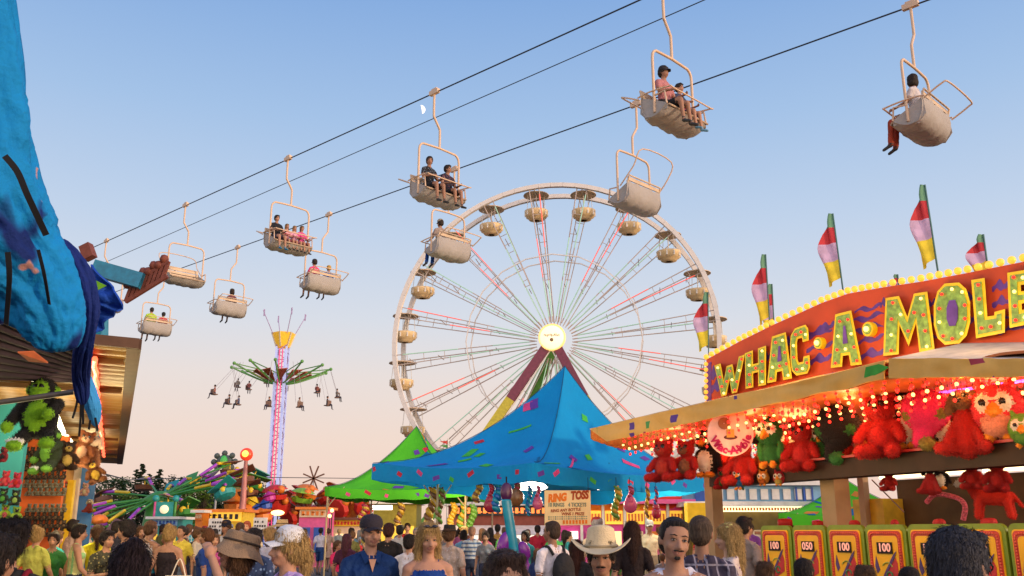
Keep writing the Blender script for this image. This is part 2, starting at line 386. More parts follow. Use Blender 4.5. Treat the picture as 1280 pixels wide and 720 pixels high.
def shirt_material():
    m = mat('shirt', attr='c_shirt', rough=.85, var=.14, scale=7, bump=2.2, bscale=9); nt = m.node_tree; b = nt.nodes['Principled BSDF']
    base = b.inputs['Base Color'].links[0].from_socket
    tc = N(nt, 'ShaderNodeTexCoord'); sp = N(nt, 'ShaderNodeSeparateXYZ'); nt.links.new(tc.outputs['Object'], sp.inputs[0])
    pa = N(nt, 'ShaderNodeAttribute', attribute_type='OBJECT', attribute_name='pat'); c2 = N(nt, 'ShaderNodeAttribute', attribute_type='OBJECT', attribute_name='c_shirt2')
    def M(op, a, b_=None, c=None):
        n = N(nt, 'ShaderNodeMath', operation=op)
        for i, q in enumerate((a, b_, c)):
            if q is None: continue
            if isinstance(q, (int, float)): n.inputs[i].default_value = q
            else: nt.links.new(q, n.inputs[i])
        return n.outputs[0]
    def st(s, f, w): return M('LESS_THAN', M('FRACT', M('MULTIPLY', s, f)), w)
    hz = st(sp.outputs['Z'], 11, .45)                                  # 1 horizontal stripes
    xy = M('ADD', sp.outputs['X'], M('MULTIPLY', sp.outputs['Y'], .6))
    pl = M('MAXIMUM', M('MULTIPLY', st(xy, 13, .18), 1), st(sp.outputs['Z'], 12, .16))   # 2 plaid
    vo = N(nt, 'ShaderNodeTexVoronoi'); vo.inputs['Scale'].default_value = 22; nt.links.new(tc.outputs['Object'], vo.inputs['Vector'])
    fl = M('LESS_THAN', vo.outputs['Distance'], .28)                   # 3 flowers
    vs2 = st(xy, 9, .35)                                                # 4 vertical stripes
    bl = M('LESS_THAN', sp.outputs['Z'], 1.2)                         # 5 lower half block
    f = M('MULTIPLY', hz, M('COMPARE', pa.outputs['Fac'], 1, .1))
    for k, q in ((2, pl), (3, fl), (4, vs2), (5, bl)): f = M('ADD', f, M('MULTIPLY', q, M('COMPARE', pa.outputs['Fac'], k, .1)))
    mx = N(nt, 'ShaderNodeMixRGB'); nt.links.new(f, mx.inputs[0]); nt.links.new(base, mx.inputs[1]); nt.links.new(c2.outputs['Color'], mx.inputs[2])
    nt.links.new(mx.outputs[0], b.inputs['Base Color']); return m
shirt_m = shirt_material()
TAGS = ['skin', 'shirt', 'pants', 'shoe', 'lip']; BMATS = [skin_m, shirt_m, denim_m, shoe_m, lip_m]
HC = V((0, -.012, 1.63))      # head centre
def head_prims(yaw=0., pitch=0., roll=0., fem=False, fine=True):
    R = Matrix.Rotation(yaw, 3, 'Z') @ Matrix.Rotation(pitch, 3, 'X') @ Matrix.Rotation(roll, 3, 'Y')
    def q(x, y, z): return HC + R @ V((x, y, z))
    k = .93 if fem else 1.
    p = [E(q(0, .012, .03), (.077, .096, .088), 'skin', R), E(q(0, -.024, -.033), (.063 * k, .064, .066), 'skin', R), E(q(0, -.045, -.079), (.038 * k, .036, .026), 'skin', R),
         C(q(0, -.078, .006), .009, q(0, -.105, -.034), .0135, 'skin'), E(q(.012, -.094, -.038), .009, 'skin'), E(q(-.012, -.094, -.038), .009, 'skin'),
         C(q(-.034, -.07, .024), .015, q(.034, -.07, .024), .015, 'skin'), E(q(.04, -.055, -.032), (.024, .024, .022), 'skin'), E(q(-.04, -.055, -.032), (.024, .024, .022), 'skin'),
         E(q(.076, .012, -.005), (.011, .02, .031), 'skin', R), E(q(-.076, .012, -.005), (.011, .02, .031), 'skin', R),
         C(q(-.018, -.081, -.062), .0085, q(.018, -.081, -.062), .0085, 'lip'), E(q(0, -.083, -.069), (.016, .009, .007), 'lip', R),
         E(q(0, .0, -.075), (.048, .05, .03), 'skin', R)]
    return p, q, R
def body_prims(pose='stand', fem=False, sleeve='short', legs='long', top='shirt', head=(0, 0, 0), arms=None, fat=1., grip=False):
    p, q, R = head_prims(*head, fem)
    w = .9 if fem else 1.; f = fat
    tors = [(0, 0, .84, .15 * f, .11 * f), (0, .005, .93, (.175 if fem else .165) * f, .118 * f), (0, 0, 1.06, (.128 if fem else .15) * f, .1 * f), (0, -.008, 1.2, .152 * w * f, .112 * f), (0, -.008, 1.31, .17 * w * f, .115 * f), (0, .004, 1.40, .168 * w, .09), (0, .01, 1.45, .115 * w, .07)]
    T = [('pants' if r[2] < .96 else 'shirt') for r in tors]
    if legs == 'dress': T = ['shirt'] * 7
    if top == 'tank': T[-1] = 'skin'; T[-2] = 'skin' if fem else 'shirt'
    sit = pose == 'sit'
    p += [L(tors, T), L([(0, .01, 1.41, .062, .062), (0, .004, 1.50, .05, .054), (0, -.006, 1.57, .048, .052)], 'skin')]
    if fem: p += [E((.07, -.095, 1.265), (.06, .05, .06), 'shirt'), E((-.07, -.095, 1.265), (.06, .05, .06), 'shirt')]
    else: p += [E((.08, -.07, 1.31), (.075, .05, .06), 'shirt'), E((-.08, -.07, 1.31), (.075, .05, .06), 'shirt')]
    p += [C((-.06, .03, 1.44), .05, (-.15 * w, .015, 1.40), .055, T[-1]), C((.06, .03, 1.44), .05, (.15 * w, .015, 1.40), .055, T[-1])]
    if top == 'tank': p += [C((s * .085, -.065, 1.30), .02 if not fem else .013, (s * .085, .02, 1.47), .02 if not fem else .012, 'shirt') for s in (-1, 1)] + [C((s * .085, .07, 1.30), .02 if not fem else .013, (s * .085, .02, 1.47), .02 if not fem else .012, 'shirt') for s in (-1, 1)]
    A = {-1: ((-.235, .03, 1.12), (-.245, -.06, .88)), 1: ((.235, .03, 1.12), (.245, -.06, .88))}
    if pose == 'walk': A = {-1: ((-.23, -.05, 1.13), (-.22, -.22, .95)), 1: ((.23, .1, 1.13), (.24, .1, .88))}
    if pose == 'hold': A = {-1: ((-.23, -.02, 1.13), (-.1, -.26, 1.18)), 1: ((.23, -.02, 1.13), (.12, -.26, 1.14))}
    if pose == 'sit': A = {-1: ((-.24, -.06, 1.15), (-.17, -.33, 1.12)), 1: ((.24, -.06, 1.15), (.17, -.33, 1.12))}
    if arms: A.update(arms)
    for s in (-1, 1):
        sh = V((s * .175 * w, .012, 1.385)); e, h = V(A[s][0]), V(A[s][1])
        a = 'skin' if top == 'tank' else 'shirt'
        p.append(E(sh, .056, a))
        mid = sh.lerp(e, .62)
        if sleeve == 'none' or top == 'tank': p.append(C(sh, .05, e, .039, 'skin'))
        elif sleeve == 'long': p.append(C(sh, .056, e, .046, 'shirt'))
        else: p += [C(sh, .06, mid, .058, 'shirt'), C(mid, .043, e, .038, 'skin')]
        p.append(C(e, .046 if sleeve == 'long' else .04, h, .036 if sleeve == 'long' else .026, 'shirt' if sleeve == 'long' else 'skin'))
        d = (h - e).normalized(); side = V((s, 0, 0)); side = (side - d * side.dot(d)).normalized(); up = d.cross(side)
        pm = h + d * .05
        p.append(E(pm, (.03, .04, .03) if abs(d.z) < .7 else (.028, .036, .045), 'skin'))
        for k in range(4):
            b0 = pm + d * .03 + up * (.024 - .016 * k); ln = (.062, .07, .066, .052)[k]
            b1 = b0 + d * ln * .5 - side * .008; b2 = b1 + (d * .7 - side * .7).normalized() * ln * .5
            p += [C(b0, .0095, b1, .009, 'skin'), C(b1, .009, b2, .0075, 'skin')]
        t0 = pm - d * .01 + up * .026; t1 = t0 + up * .022 + d * .028 - side * .01; p += [C(t0, .012, t1, .010, 'skin'), C(t1, .010, t1 + d * .026 - side * .012, .0085, 'skin')]
    lt = 'pants'
    for s in (-1, 1):
        hip = V((s * .085, 0, .88))
        if sit: kn = V((s * .11, -.43, .90)); an = V((s * .11, -.43 - .05, .50)); to = V((s * .12, -.62, .40))
        elif pose == 'walk': kn = V((s * .09, -.10 * s - .04, .48)); an = V((s * .09, -.18 * s + .08, .09)); to = an + V((0, -.15, -.05))
        else: kn = V((s * .1, -.012, .48)); an = V((s * .105, .03, .09)); to = V((s * .12, -.12, .03))
        if legs == 'long': p += [C(hip, .088 * f, kn, .064, 'pants'), C(kn, .062, an, .052, 'pants')]
        elif legs == 'dress': p += [C(hip, .08, kn, .053, 'skin'), C(kn, .052, an, .034, 'skin')]
        else:
            m = hip.lerp(kn, .8); p += [C(hip, .09 * f, m, .08, 'pants'), C(m, .06, kn, .053, 'skin'), C(kn, .054, an, .034, 'skin')]
        p += [C(an - V((0, -.01, .035)), .036, to, .032, 'shoe'), C(an, .035, an - V((0, 0, .05)), .036, 'shoe')]
    if legs == 'dress' and not sit: p.append(L([(0, 0, .56, .2, .17), (0, 0, .75, .185, .15), (0, 0, .95, .16, .115)], 'shirt'))
    return p, q, R
HAIRC = {}
def hair_mesh(kind, head, voxel):
    k = (kind, head, voxel)
    if k in HAIRC: return HAIRC[k]
    _, q, R = head_prims(*head); p = []
    t = .004 if kind == 'buzz' else .012
    if kind == 'bald': return None
    p.append(E(q(0, .024, .045), (.078 + t, .090 + t, .083 + t), 'h', R)); p.append(E(q(0, .045, -.0), (.074 + t, .066 + t, .085), 'h', R))
    if kind == 'buzz': p += [E(q(0, -.022, .090), (.062, .05, .028), 'h', R)] + [E(q(x, .006, .028), (.007, .035, .04), 'h', R) for x in (-.076, .076)]
    if kind in ('short', 'messy', 'bob', 'tail', 'bun'): p.append(E(q(0, -.028, .088), (.07, .055, .033), 'h', R)); p += [E(q(x, -.0, .03), (.012, .045, .045), 'h', R) for x in (-.074, .074)]
    if kind in ('short', 'messy'):
        p += [E(q(x, -.05, .1), (.035, .034, .022), 'h', R) for x in (-.035, 0, .035)]
        if kind == 'messy':
            rr = random.Random(3)
            p += [E(q(rr.uniform(-.08, .08), rr.uniform(-.06, .1), .10 + rr.uniform(-.04, .02)), .026, 'h') for _ in range(16)]
    if kind in ('long', 'longback'):
        for x in (-.07, .07): p += [C(q(x, .01, .04), .03, q(x * 1.1, .03, -.12), .03, 'h'), C(q(x * 1.1, .03, -.12), .032, q(x * 1.3, .03 if kind == 'longback' else -.03, -.30), .018, 'h')]
        p += [C(q(0, .075, .0), .07, q(0, .085, -.2), .062, 'h'), C(q(0, .085, -.2), .06, q(0, .09, -.36), .03, 'h')]
        p += [E(q(x, -.035, .09), (.03, .045, .025), 'h', R) for x in (-.04, .04)]
    if kind == 'tail': p += [C(q(0, .1, .03), .035, q(0, .14, -.05), .032, 'h'), C(q(0, .14, -.05), .032, q(0, .13, -.24), .012, 'h'), E(q(0, -.045, .098), (.06, .035, .018), 'h', R)]
    if kind == 'bun': p += [E(q(0, .08, .12), .045, 'h'), E(q(0, -.045, .098), (.06, .035, .018), 'h', R)]
    if kind == 'bob': p += [E(q(x, .02, -.04), (.032, .07, .08), 'h', R) for x in (-.065, .065)] + [E(q(0, .06, -.05), (.08, .05, .07), 'h', R), E(q(0, -.045, .1), (.06, .035, .02), 'h', R)]
    HAIRC[k] = blob_mesh(p, voxel, ['h'], 2, 'hair'); wrinkle(HAIRC[k], (0,), .0015 if kind == 'buzz' else .0045, (70, 70, 12))
    if voxel < .0135: HAIRC[k] = tuft(HAIRC[k], .009 if kind == 'buzz' else (.02 if kind == 'short' else .038), .0013 if kind == 'buzz' else .0022, (0, .25, -1), .25, 2)
    return HAIRC[k]
BODYC = {}
def get_body(key, voxel):
    k = (tuple(sorted((a, str(b)) for a, b in key.items())), voxel)
    if k not in BODYC:
        pr, q, R = body_prims(**key); me_ = blob_mesh(pr, voxel, TAGS, 3, 'person'); wrinkle(me_, (1,), .0055); wrinkle(me_, (2,), .005); BODYC[k] = (me_, q, R)
    return BODYC[k]
SKINS = [(.47, .25, .16), (.38, .20, .125), (.28, .14, .085), (.52, .30, .21), (.20, .10, .06)]
def person(label, loc, face=0., h=1.75, skin=0, shirt=(.2, .2, .2), shirt2=(.8, .8, .8), pat=0, pants=(.03, .04, .08), shoe=(.05, .05, .05), hair='short', hc=(.03, .02, .015), voxel=.016, group=None, hat=None, hatc=(.03, .03, .04), bag=None, extra=None, faces=True, **key):
    """loc = point on the ground (or the pivot for riders); face degrees, 0 = towards the camera, 90 = towards +X"""
    me, q, R = get_body(key, voxel)
    o = bpy.data.objects.new('person', me); link(o)
    if not me.materials:
        for m in BMATS: me.materials.append(m)
    k = h / 1.75
    o.location = V(loc); o.rotation_euler = (0, 0, radians(face)); o.scale = (k, k, k)
    tag(o, label, 'person', group or 'people in the fairground crowd')
    sk = skin if isinstance(skin, tuple) else SKINS[skin]
    A = dict(c_skin=sk, c_shirt=shirt, c_shirt2=shirt2, pat=float(pat), c_pants=pants, c_shoe=shoe, c_hair=hc, c_hat=hatc)
    def setp(ob):
        for n, v in A.items(): ob[n] = v if not isinstance(v, tuple) else list(v) + [1.0]
    setp(o); ch = []
    hv = max(.009, voxel * .8)
    hm = hair_mesh(hair, key.get('head', (0, 0, 0)), hv)
    if hm:
        if not hm.materials: hm.materials.append(hair_m)
        ho = bpy.data.objects.new('hair', hm); link(ho, o); ch.append(ho)
    if faces:
        hero = voxel < .0135; kk = ('face', str(key.get('head')), hero)
        if kk not in FONTC:
            out_ = []; mb = MB()
            for s in (-1, 1):
                if hero: mb = MB()
                mb.ball(q(s * .031, -.0775, .003), (.0135, .008, .0062), 10, 0, R); mb.ball(q(s * .031, -.0815, .0032), (.0068, .0056, .006), 8, 1, R)
                mb.tube([q(s * .016, -.083, .007), q(s * .031, -.0865, .0105), q(s * .047, -.077, .005)], .0022, 6, 1)
                mb.tube([q(s * .014, -.0855, .0265), q(s * .03, -.0868, .031), q(s * .052, -.0725, .026)], [.0024, .0034, .0015], 6, 2)
                if hero: e = mb.build('eye', [eye_m, iris_m, hair_m]); out_.append(('eye', e.data)); bpy.data.objects.remove(e)
            if hero: mb = MB()
            mb.tube([q(s * .0165, -.0785 - .0125 * (1 - abs(s)), -.0605 - .003 * (1 - abs(s))) for s in (-1, -.5, 0, .5, 1)], .0014, 5, 1)
            nm_ = 'mouth_line' if hero else 'face_detail'; e = mb.build(nm_, [eye_m, iris_m, hair_m]); out_.append((nm_, e.data)); bpy.data.objects.remove(e); FONTC[kk] = out_
        for nm_, me_ in FONTC[kk]: eo = bpy.data.objects.new(nm_, me_); link(eo, o); ch.append(eo)
    def part(name, mb, mats): c = mb.build(name, mats, o); ch.append(c); return c
    if hat == 'cap':
        mb = MB(); prof = [(.094, -.0), (.097, .03), (.09, .065), (.07, .092), (.04, .106), (.004, .11)]
        Rz = R; c = q(0, .012, .045); mb.lathe([(a, b) for a, b in prof], 20, c, Rz)
        mb.grid(lambda u, v: c + Rz @ V(((u - .5) * .16 * (1 - .25 * v), -.078 - .085 * v + .035 * (2 * u - 1) ** 2, .006 - .02 * v - .025 * (2 * u - 1) ** 2)), 8, 4, th=.005)
        part('cap', mb, cap_m)
    if hat in ('cowboy', 'sunhat', 'bucket', 'fedora'):
        mb = MB(); c = q(0, .01, .062)
        cr_, ch_, br = {'cowboy': (.10, .135, .215), 'sunhat': (.1, .08, .24), 'bucket': (.105, .075, .165), 'fedora': (.09, .1, .14)}[hat]
        def hatf(u, v):
            a = 2 * pi * u
            if v < .5:
                t = v / .5; r = br + (cr_ * 1.02 - br) * t
                z = {'cowboy': (.062 * abs(cos(a)) ** 2.4 - .028 * abs(sin(a))) * (1 - t) ** 1.3, 'sunhat': -.05 * (1 - t) + .012 * sin(5 * a) * (1 - t), 'bucket': -.085 * (1 - t) + .01 * sin(4 * a), 'fedora': .012 * abs(cos(a)) * (1 - t)}[hat]
                rx = r * (.86 if hat == 'cowboy' else 1); ry = r * 1.1
            else:
                t = (v - .5) / .5
                r = cr_ * (1.02 - .16 * t) if t < .72 else cr_ * .86 * max(0, 1 - ((t - .72) / .28)) ** .8
                z = ch_ * min(1, t / .72) - (.03 * (1 if hat in ('cowboy', 'fedora') else .0) * max(0, (t - .6) / .4) * (1 + .4 * cos(2 * a)))
                z += (.012 * abs(sin(a)) * (t > .4) if hat == 'cowboy' else 0); rx, ry = r * (1 - .13 * (t if hat == 'cowboy' else 0)), r * 1.14
            return c + R @ V((rx * cos(a), ry * sin(a), z))
        mb.grid(hatf, 40, 22, th=.004)
        mb.tube([c + R @ V((cr_ * 1.015 * cos(2 * pi * i / 24), cr_ * 1.15 * sin(2 * pi * i / 24), .014)) for i in range(24)], .008, 6, 1, closed=True)
        part('hat', mb, [cap_m, mat('hat_band', (.05, .035, .025), .7) if hat != 'cowboy' else mat('pale_hat_band', (.42, .33, .2), .6)])
    if bag == 'backpack':
        mb = MB(); mb.ball((0, .19, 1.2), (.15, .1, .21), 16); mb.ball((0, .26, 1.12), (.11, .06, .1), 14)
        for s in (-1, 1): mb.tube(bez([(s * .09, .12, 1.38), (s * .12, .04, 1.475), (s * .135, -.1, 1.38), (s * .15, -.105, 1.25), (s * .16, .05, 1.08)], 5), .017, 6)
        part('backpack', mb, mat('backpack_cloth', attr='c_hat', rough=.8, bump=.8, bscale=18))
    if bag == 'tote':
        mb = MB(); mb.box((.30, -.03, .62), (.05, .34, .36)); mb.tube(bez([(.3, .08, .8), (.27, -.0, 1.02), (.3, -.14, .8)], 5), .008, 6)
        part('tote_bag', mb, mat('pale_tote', (.72, .66, .55), .8))
    if extra: extra(o, q, R, part)
    for c in ch:
        for n, v in A.items(): c[n] = v if not isinstance(v, tuple) else list(v) + [1.0]
    return o
# ================================================================= chairlift
cream = mat('cream_painted_steel', (.74, .52, .34), .45, var=.06, scale=2, dirt=.08)
cream2 = mat('cream_worn_steel', (.66, .50, .34), .5, var=.1, scale=3, dirt=.15)
canvas = mat('grey_canvas', (.42, .39, .36), .9, var=.06, scale=1.2, bump=2.0, bscale=4, dirt=.12)
wood = mat('weathered_wood', (.46, .34, .23), .7, var=.25, scale=8)
cable = mat('steel_cable', (.035, .04, .05), .5)
DL = V((.7071, -.7071, 0))
def l1(px): return P(px, 362 - .4526 * px, 24185 / (px + 509) )
def l3(px): return P(px, 416.6 - .359 * px, 30231 / (px + 509))
def l2(px): return P(px, 408.6 - .4381 * (px + .0) - .438 * 0 - .0, 27000 / (px + 509)) if False else P(px, 322 - .438 * (px - 145), 27500 / (px + 509))
for nm, fn, a, b_, lab in (('haul_rope', l1, 20, 1500, 'upper dark haul rope carrying the front facing chairs'), ('haul_rope', l3, 40, 1700, 'lower dark haul rope carrying the chairs seen from behind'), ('stay_rope', l2, 100, 1500, 'thin middle rope without chairs between the two haul ropes')):
    p0, p1 = fn(a), fn(b_)
    tag(MB().tube([p0.lerp(p1, i / 30) - V((0, 0, .0)) for i in range(31)], .017 if nm == 'haul_rope' else .012, 6).build(nm, cable), lab, 'rope', 'chairlift ropes')
def make_chair():
    r = thing('lift_chair', 'x', 'chairlift chair', group='two seat chairs hanging from the chairlift ropes')
    m = MB(); m.tube(bez([(0, 0, .05), (0, 0, -.62), (-.03, 0, -.72), (-.2, 0, -.98), (-.22, 0, -1.08), (-.22, 0, -1.55)], 5), .032, 8); m.box((0, 0, .02), (.1, .34, .12)); m.box((0, .0, .1), (.06, .2, .06))
    m.build('hanger', cream, r)
    bw, bt, bb, cx = .69, -1.55, -2.98, -.22
    q = [(cx - bw, 0, bb), (cx - bw, 0, -2.3), (cx - bw, 0, bt - .22)] + [(cx - bw + .2 - .2 * cos(a), 0, bt - .2 + .2 * sin(a)) for a in (.4, .8, 1.2)] + [(cx - .3, 0, bt), (cx, 0, bt + .012), (cx + .3, 0, bt)] + [(cx + bw - .2 + .2 * cos(a), 0, bt - .2 + .2 * sin(a)) for a in (1.2, .8, .4)] + [(cx + bw, 0, bt - .22), (cx + bw, 0, -2.3), (cx + bw, 0, bb)]
    m = MB(); m.tube(q, .03, 8); m.tube([(cx - bw, 0, bb), (cx - bw, .0, bb), (cx + bw, 0, bb)], .028, 8); m.build('bail', cream, r)
    m = MB()
    for i in range(5): m.box((cx, .30 - .115 * i, -2.90 - .012 * i), (1.34, .095, .03))
    m.tube([(cx - bw + .04, .36, -2.92), (cx + bw - .04, .36, -2.92)], .022, 8); m.build('seat', wood, r)
    m = MB()
    for i in range(3): m.box((cx, -.26 - .03 * i, -2.72 + .13 * i), (1.34, .03, .095))
    for s in (-1, 1): m.tube([(cx + s * .66, -.22, -2.95), (cx + s * .66, -.36, -2.38)], .02, 6)
    m.tube([(cx - .66, -.36, -2.38), (cx + .66, -.36, -2.38)], .022, 8); m.build('backrest', cream2, r)
    def cf(u, v):
        x = cx + (u - .5) * 1.42
        ys = [(-.36, -2.56), (-.39, -2.74), (-.36, -2.93), (-.25, -3.06), (-.02, -3.10), (.20, -3.06), (.35, -2.95)]
        k = v * 6; i = min(int(k), 5); t = k - i; y = ys[i][0] * (1 - t) + ys[i + 1][0] * t; z = ys[i][1] * (1 - t) + ys[i + 1][1] * t
        e = (1 - (2 * u - 1) ** 6)
        return V((x, y * (.82 + .18 * e) + .012 * sin(u * 19 + v * 5), z + .05 * (1 - e) - .03 * abs(sin(u * 9.4)) ** .5 * sin(pi * v) + .012 * sin(u * 31 + v * 9)))
    MB().grid(cf, 24, 14, th=.012).build('canvas_cover', canvas, r)
    for s in (-1, 1): m = MB(); m.tube([(cx + s * bw, 0, -2.62), (cx + s * bw, .26, -2.6), (cx + s * bw, .3, -2.88)], .02, 6); m.slab([(cx + s * .67, -.33, -2.55), (cx + s * .67, .3, -2.86), (cx + s * .67, .3, -2.98), (cx + s * .67, -.2, -3.08), (cx + s * .67, -.36, -2.9)], (s * .012, 0, 0), 1); m.build('armrest', [cream, canvas], r)
    return r
def bar(r, up):
    cx, bw = -.22, .72; m = MB()
    if up: pts = [(cx - bw, -.1, -2.62), (cx - bw, -.55, -2.2), (cx - bw + .1, -.78, -1.78), (cx + bw - .1, -.78, -1.78), (cx + bw, -.55, -2.2), (cx + bw, -.1, -2.62)]
    else: pts = [(cx - bw, -.38, -2.55), (cx - bw, -.1, -2.52), (cx - bw, .40, -2.56), (cx - bw + .1, .44, -2.58), (cx + bw - .1, .44, -2.58), (cx + bw, .4, -2.56), (cx + bw, -.1, -2.52), (cx + bw, -.38, -2.55)]
    m.tube(bez(pts, 4), .018, 6)
    if not up: m.tube(bez([(cx - bw, -.36, -2.6), (cx - bw, -.72, -2.42), (cx - bw + .15, -.82, -2.38), (cx + bw - .15, -.82, -2.38), (cx + bw, -.72, -2.42), (cx + bw, -.36, -2.6)], 4), .018, 6)
    m.build('safety_bar', cream, r)
ch_down = make_chair(); bar(ch_down, False)
ch_up = make_chair(); bar(ch_up, True)
used = {0: False, 1: False}
def rider(chair, x, label, h=1.75, **kw):
    M = Matrix.Translation(chair.location) @ Matrix.Rotation(chair.rotation_euler.z, 4, 'Z') @ Matrix.Scale(.93, 4)
    k = h / 1.75
    loc = M @ V((-.22 + x, -.02, -2.84 - .82 * k / .93)); kw.setdefault('legs', 'short')
    kw.setdefault('head', (0, 0, 0))
    return person(label, loc, math.degrees(chair.rotation_euler.z) + 180, h, group='riders on the chairlift', pose='sit', voxel=.02, **kw)
F1 = atan2(-1, 1) - pi / 2; F3 = F1 + pi     # chair local +Y = facing
CH = {}
for key, fn, px, up, lab in (('a', l1, 133, 0, 'chairlift chair half hidden behind the blue canvas at far left'), ('b', l1, 232, 1, 'empty front facing chairlift chair above the lime shirted rider'),
        ('c', l1, 360, 0, 'chairlift chair carrying a row of children in pink'), ('d', l1, 543, 0, 'chairlift chair with two riders in dark shirts below the moon'),
        ('e', l1, 828, 0, 'chairlift chair high at top centre with a capped rider and a child'), ('f', l3, 206, 0, 'chairlift chair seen from behind with lime and red shirted riders'),
        ('g', l3, 297, 0, 'chairlift chair seen from behind with one dark haired rider'), ('h', l3, 411, 0, 'chairlift chair seen from behind with pink and blue shirted riders'),
        ('i', l3, 568, 0, 'canvas wrapped chairlift chair overlapping the left rim of the big wheel'), ('j', l3, 795, 1, 'empty canvas wrapped chairlift chair in front of the wheel top'),
        ('k', l3, 1138, 0, 'canvas wrapped chairlift chair at upper right with one rider in rust trousers')):
    src = ch_up if up else ch_down
    c = src if not used[up] else dup(src)
    used[up] = True
    c.scale = (.93,) * 3; c.location = fn(px); c.rotation_euler = (0, 0, F1 if fn is l1 else F3); c['label'] = lab; CH[key] = c
blk = (.02, .02, .025)
rider(CH['c'], .46, 'boy in black shirt and blue shoes on the chair with pink children', 1.5, shirt=blk, pants=(.04, .05, .1), shoe=(.02, .2, .35), skin=0)
rider(CH['c'], .08, 'small girl in white and red at the middle of the pink row', 1.15, shirt=(.6, .12, .16), shirt2=(.7, .6, .6), pat=1, pants=(.5, .1, .2), hair='long', hc=(.2, .12, .05), fem=True)
rider(CH['c'], -.2, 'small girl in pale pink beside the chair frame', 1.15, shirt=(.7, .35, .45), pants=(.5, .2, .3), hair='long', hc=(.25, .15, .06), fem=True)
rider(CH['c'], -.47, 'girl in bright pink top with long hair on chairlift', 1.25, shirt=(.75, .1, .3), pants=(.3, .1, .15), hair='tail', hc=(.15, .08, .03), fem=True)
rider(CH['d'], .32, 'woman in printed black shirt holding the bar below the moon', 1.7, shirt=blk, shirt2=(.2, .25, .3), pat=3, pants=blk, hair='tail', fem=True, head=(-.5, 0, 0), skin=1)
rider(CH['d'], -.32, 'boy in black shirt and shorts sitting beside the woman below the moon', 1.6, shirt=(.03, .025, .04), shirt2=(.25, .1, .15), pat=3, pants=blk, skin=1, head=(.3, 0, 0))
rider(CH['e'], .3, 'capped rider in pink shirt at top centre of the sky', 1.75, shirt=(.5, .2, .2), pants=blk, hat='cap', skin=1)
rider(CH['e'], -.25, 'child in dark blue leaning on the capped rider', 1.45, shirt=(.04, .05, .1), shirt2=(.5, .05, .08), pat=5, pants=(.03, .04, .09), shoe=(.15, .35, .5), skin=0)
rider(CH['f'], -.25, 'large rider in lime green shirt seen from behind', 1.85, shirt=(.4, .62, .03), pants=(.05, .05, .05), hair='buzz', fat=1.2, skin=0)
rider(CH['f'], .35, 'rider in red shirt seen from behind beside the lime shirt', 1.6, shirt=(.55, .05, .09), hc=(.02, .02, .02), skin=1)
rider(CH['g'], .12, 'single rider in maroon with dark hair above the swing tower', 1.65, shirt=(.16, .05, .07), hair='bob', hat='cap', hatc=(.06, .05, .04), skin=1, fem=True)
rider(CH['h'], -.3, 'rider in hot pink shirt and dark cap seen from behind', 1.65, shirt=(.8, .06, .2), hat='cap', hatc=(.03, .03, .04), fem=True)
rider(CH['h'], .34, 'blond child in bright blue shirt on the chairlift', 1.45, shirt=(.02, .2, .6), hc=(.5, .33, .08), hat='cap', hatc=(.6, .32, .05))
rider(CH['i'], -.35, 'rider in blue trousers leaning in the chair before the wheel rim', 1.7, shirt=(.35, .28, .25), pants=(.01, .06, .3), legs='long', hat='cap', hatc=(.35, .3, .22), skin=1)
rider(CH['k'], -.25, 'dark haired woman in white top and rust trousers riding alone', 1.8, shirt=(.6, .55, .55), pants=(.36, .06, .03), legs='long', hair='bob', fem=True, skin=1, head=(-.5, 0, 0), top='shirt', sleeve='short')

# ================================================================= giant wheel
wsteel = mat('white_wheel_steel', (.80, .74, .67), .45, var=.06, scale=.8, dirt=.08)
spk = mat('spoke_steel', (.52, .43, .37), .5, var=.15, scale=.6)
red_tube = lamp_mat('red_light_tube', (1., .12, .08), .55); green_tube = lamp_mat('green_light_tube', (.35, .62, .45), .3)
wc = P(693, 427, 64); WH = thing('giant_wheel', 'tall white observation wheel with lit round hub behind the blue tent', 'ferris wheel', wc)
PHI = radians(9); wx = V((cos(PHI), -sin(PHI), 0)); wn = V((-sin(PHI), -cos(PHI), 0)); wz = V((0, 0, 1))
RW, HW = 11.15, 1.15
def wp(a, r, k): return wx * (r * cos(a)) + wz * (r * sin(a)) + wn * k
for k in (HW, -HW):
    m = MB(); n = 80
    for i in range(n):
        m.beam(wp(2 * pi * i / n, RW, k), wp(2 * pi * (i + 1.02) / n, RW, k), .30, .30, 0, up=wn)
        if i % 2 == 0: m.beam(wp(2 * pi * i / n, RW + .155, k), wp(2 * pi * (i + .9) / n, RW + .155, k), .05, .06, 1, up=wn)
    m.build('rim', [wsteel, mat('rim_lamp_strip', (.5, .5, .45), .3)], WH)
    m = MB(); r0 = 6.1
    for i in range(20): m.beam(wp(2 * pi * i / 20, r0, k * .75), wp(2 * pi * (i + 1) / 20, r0, k * .75), .07, .07, 0, up=wn)
    m.build('brace_ring', wsteel, WH)
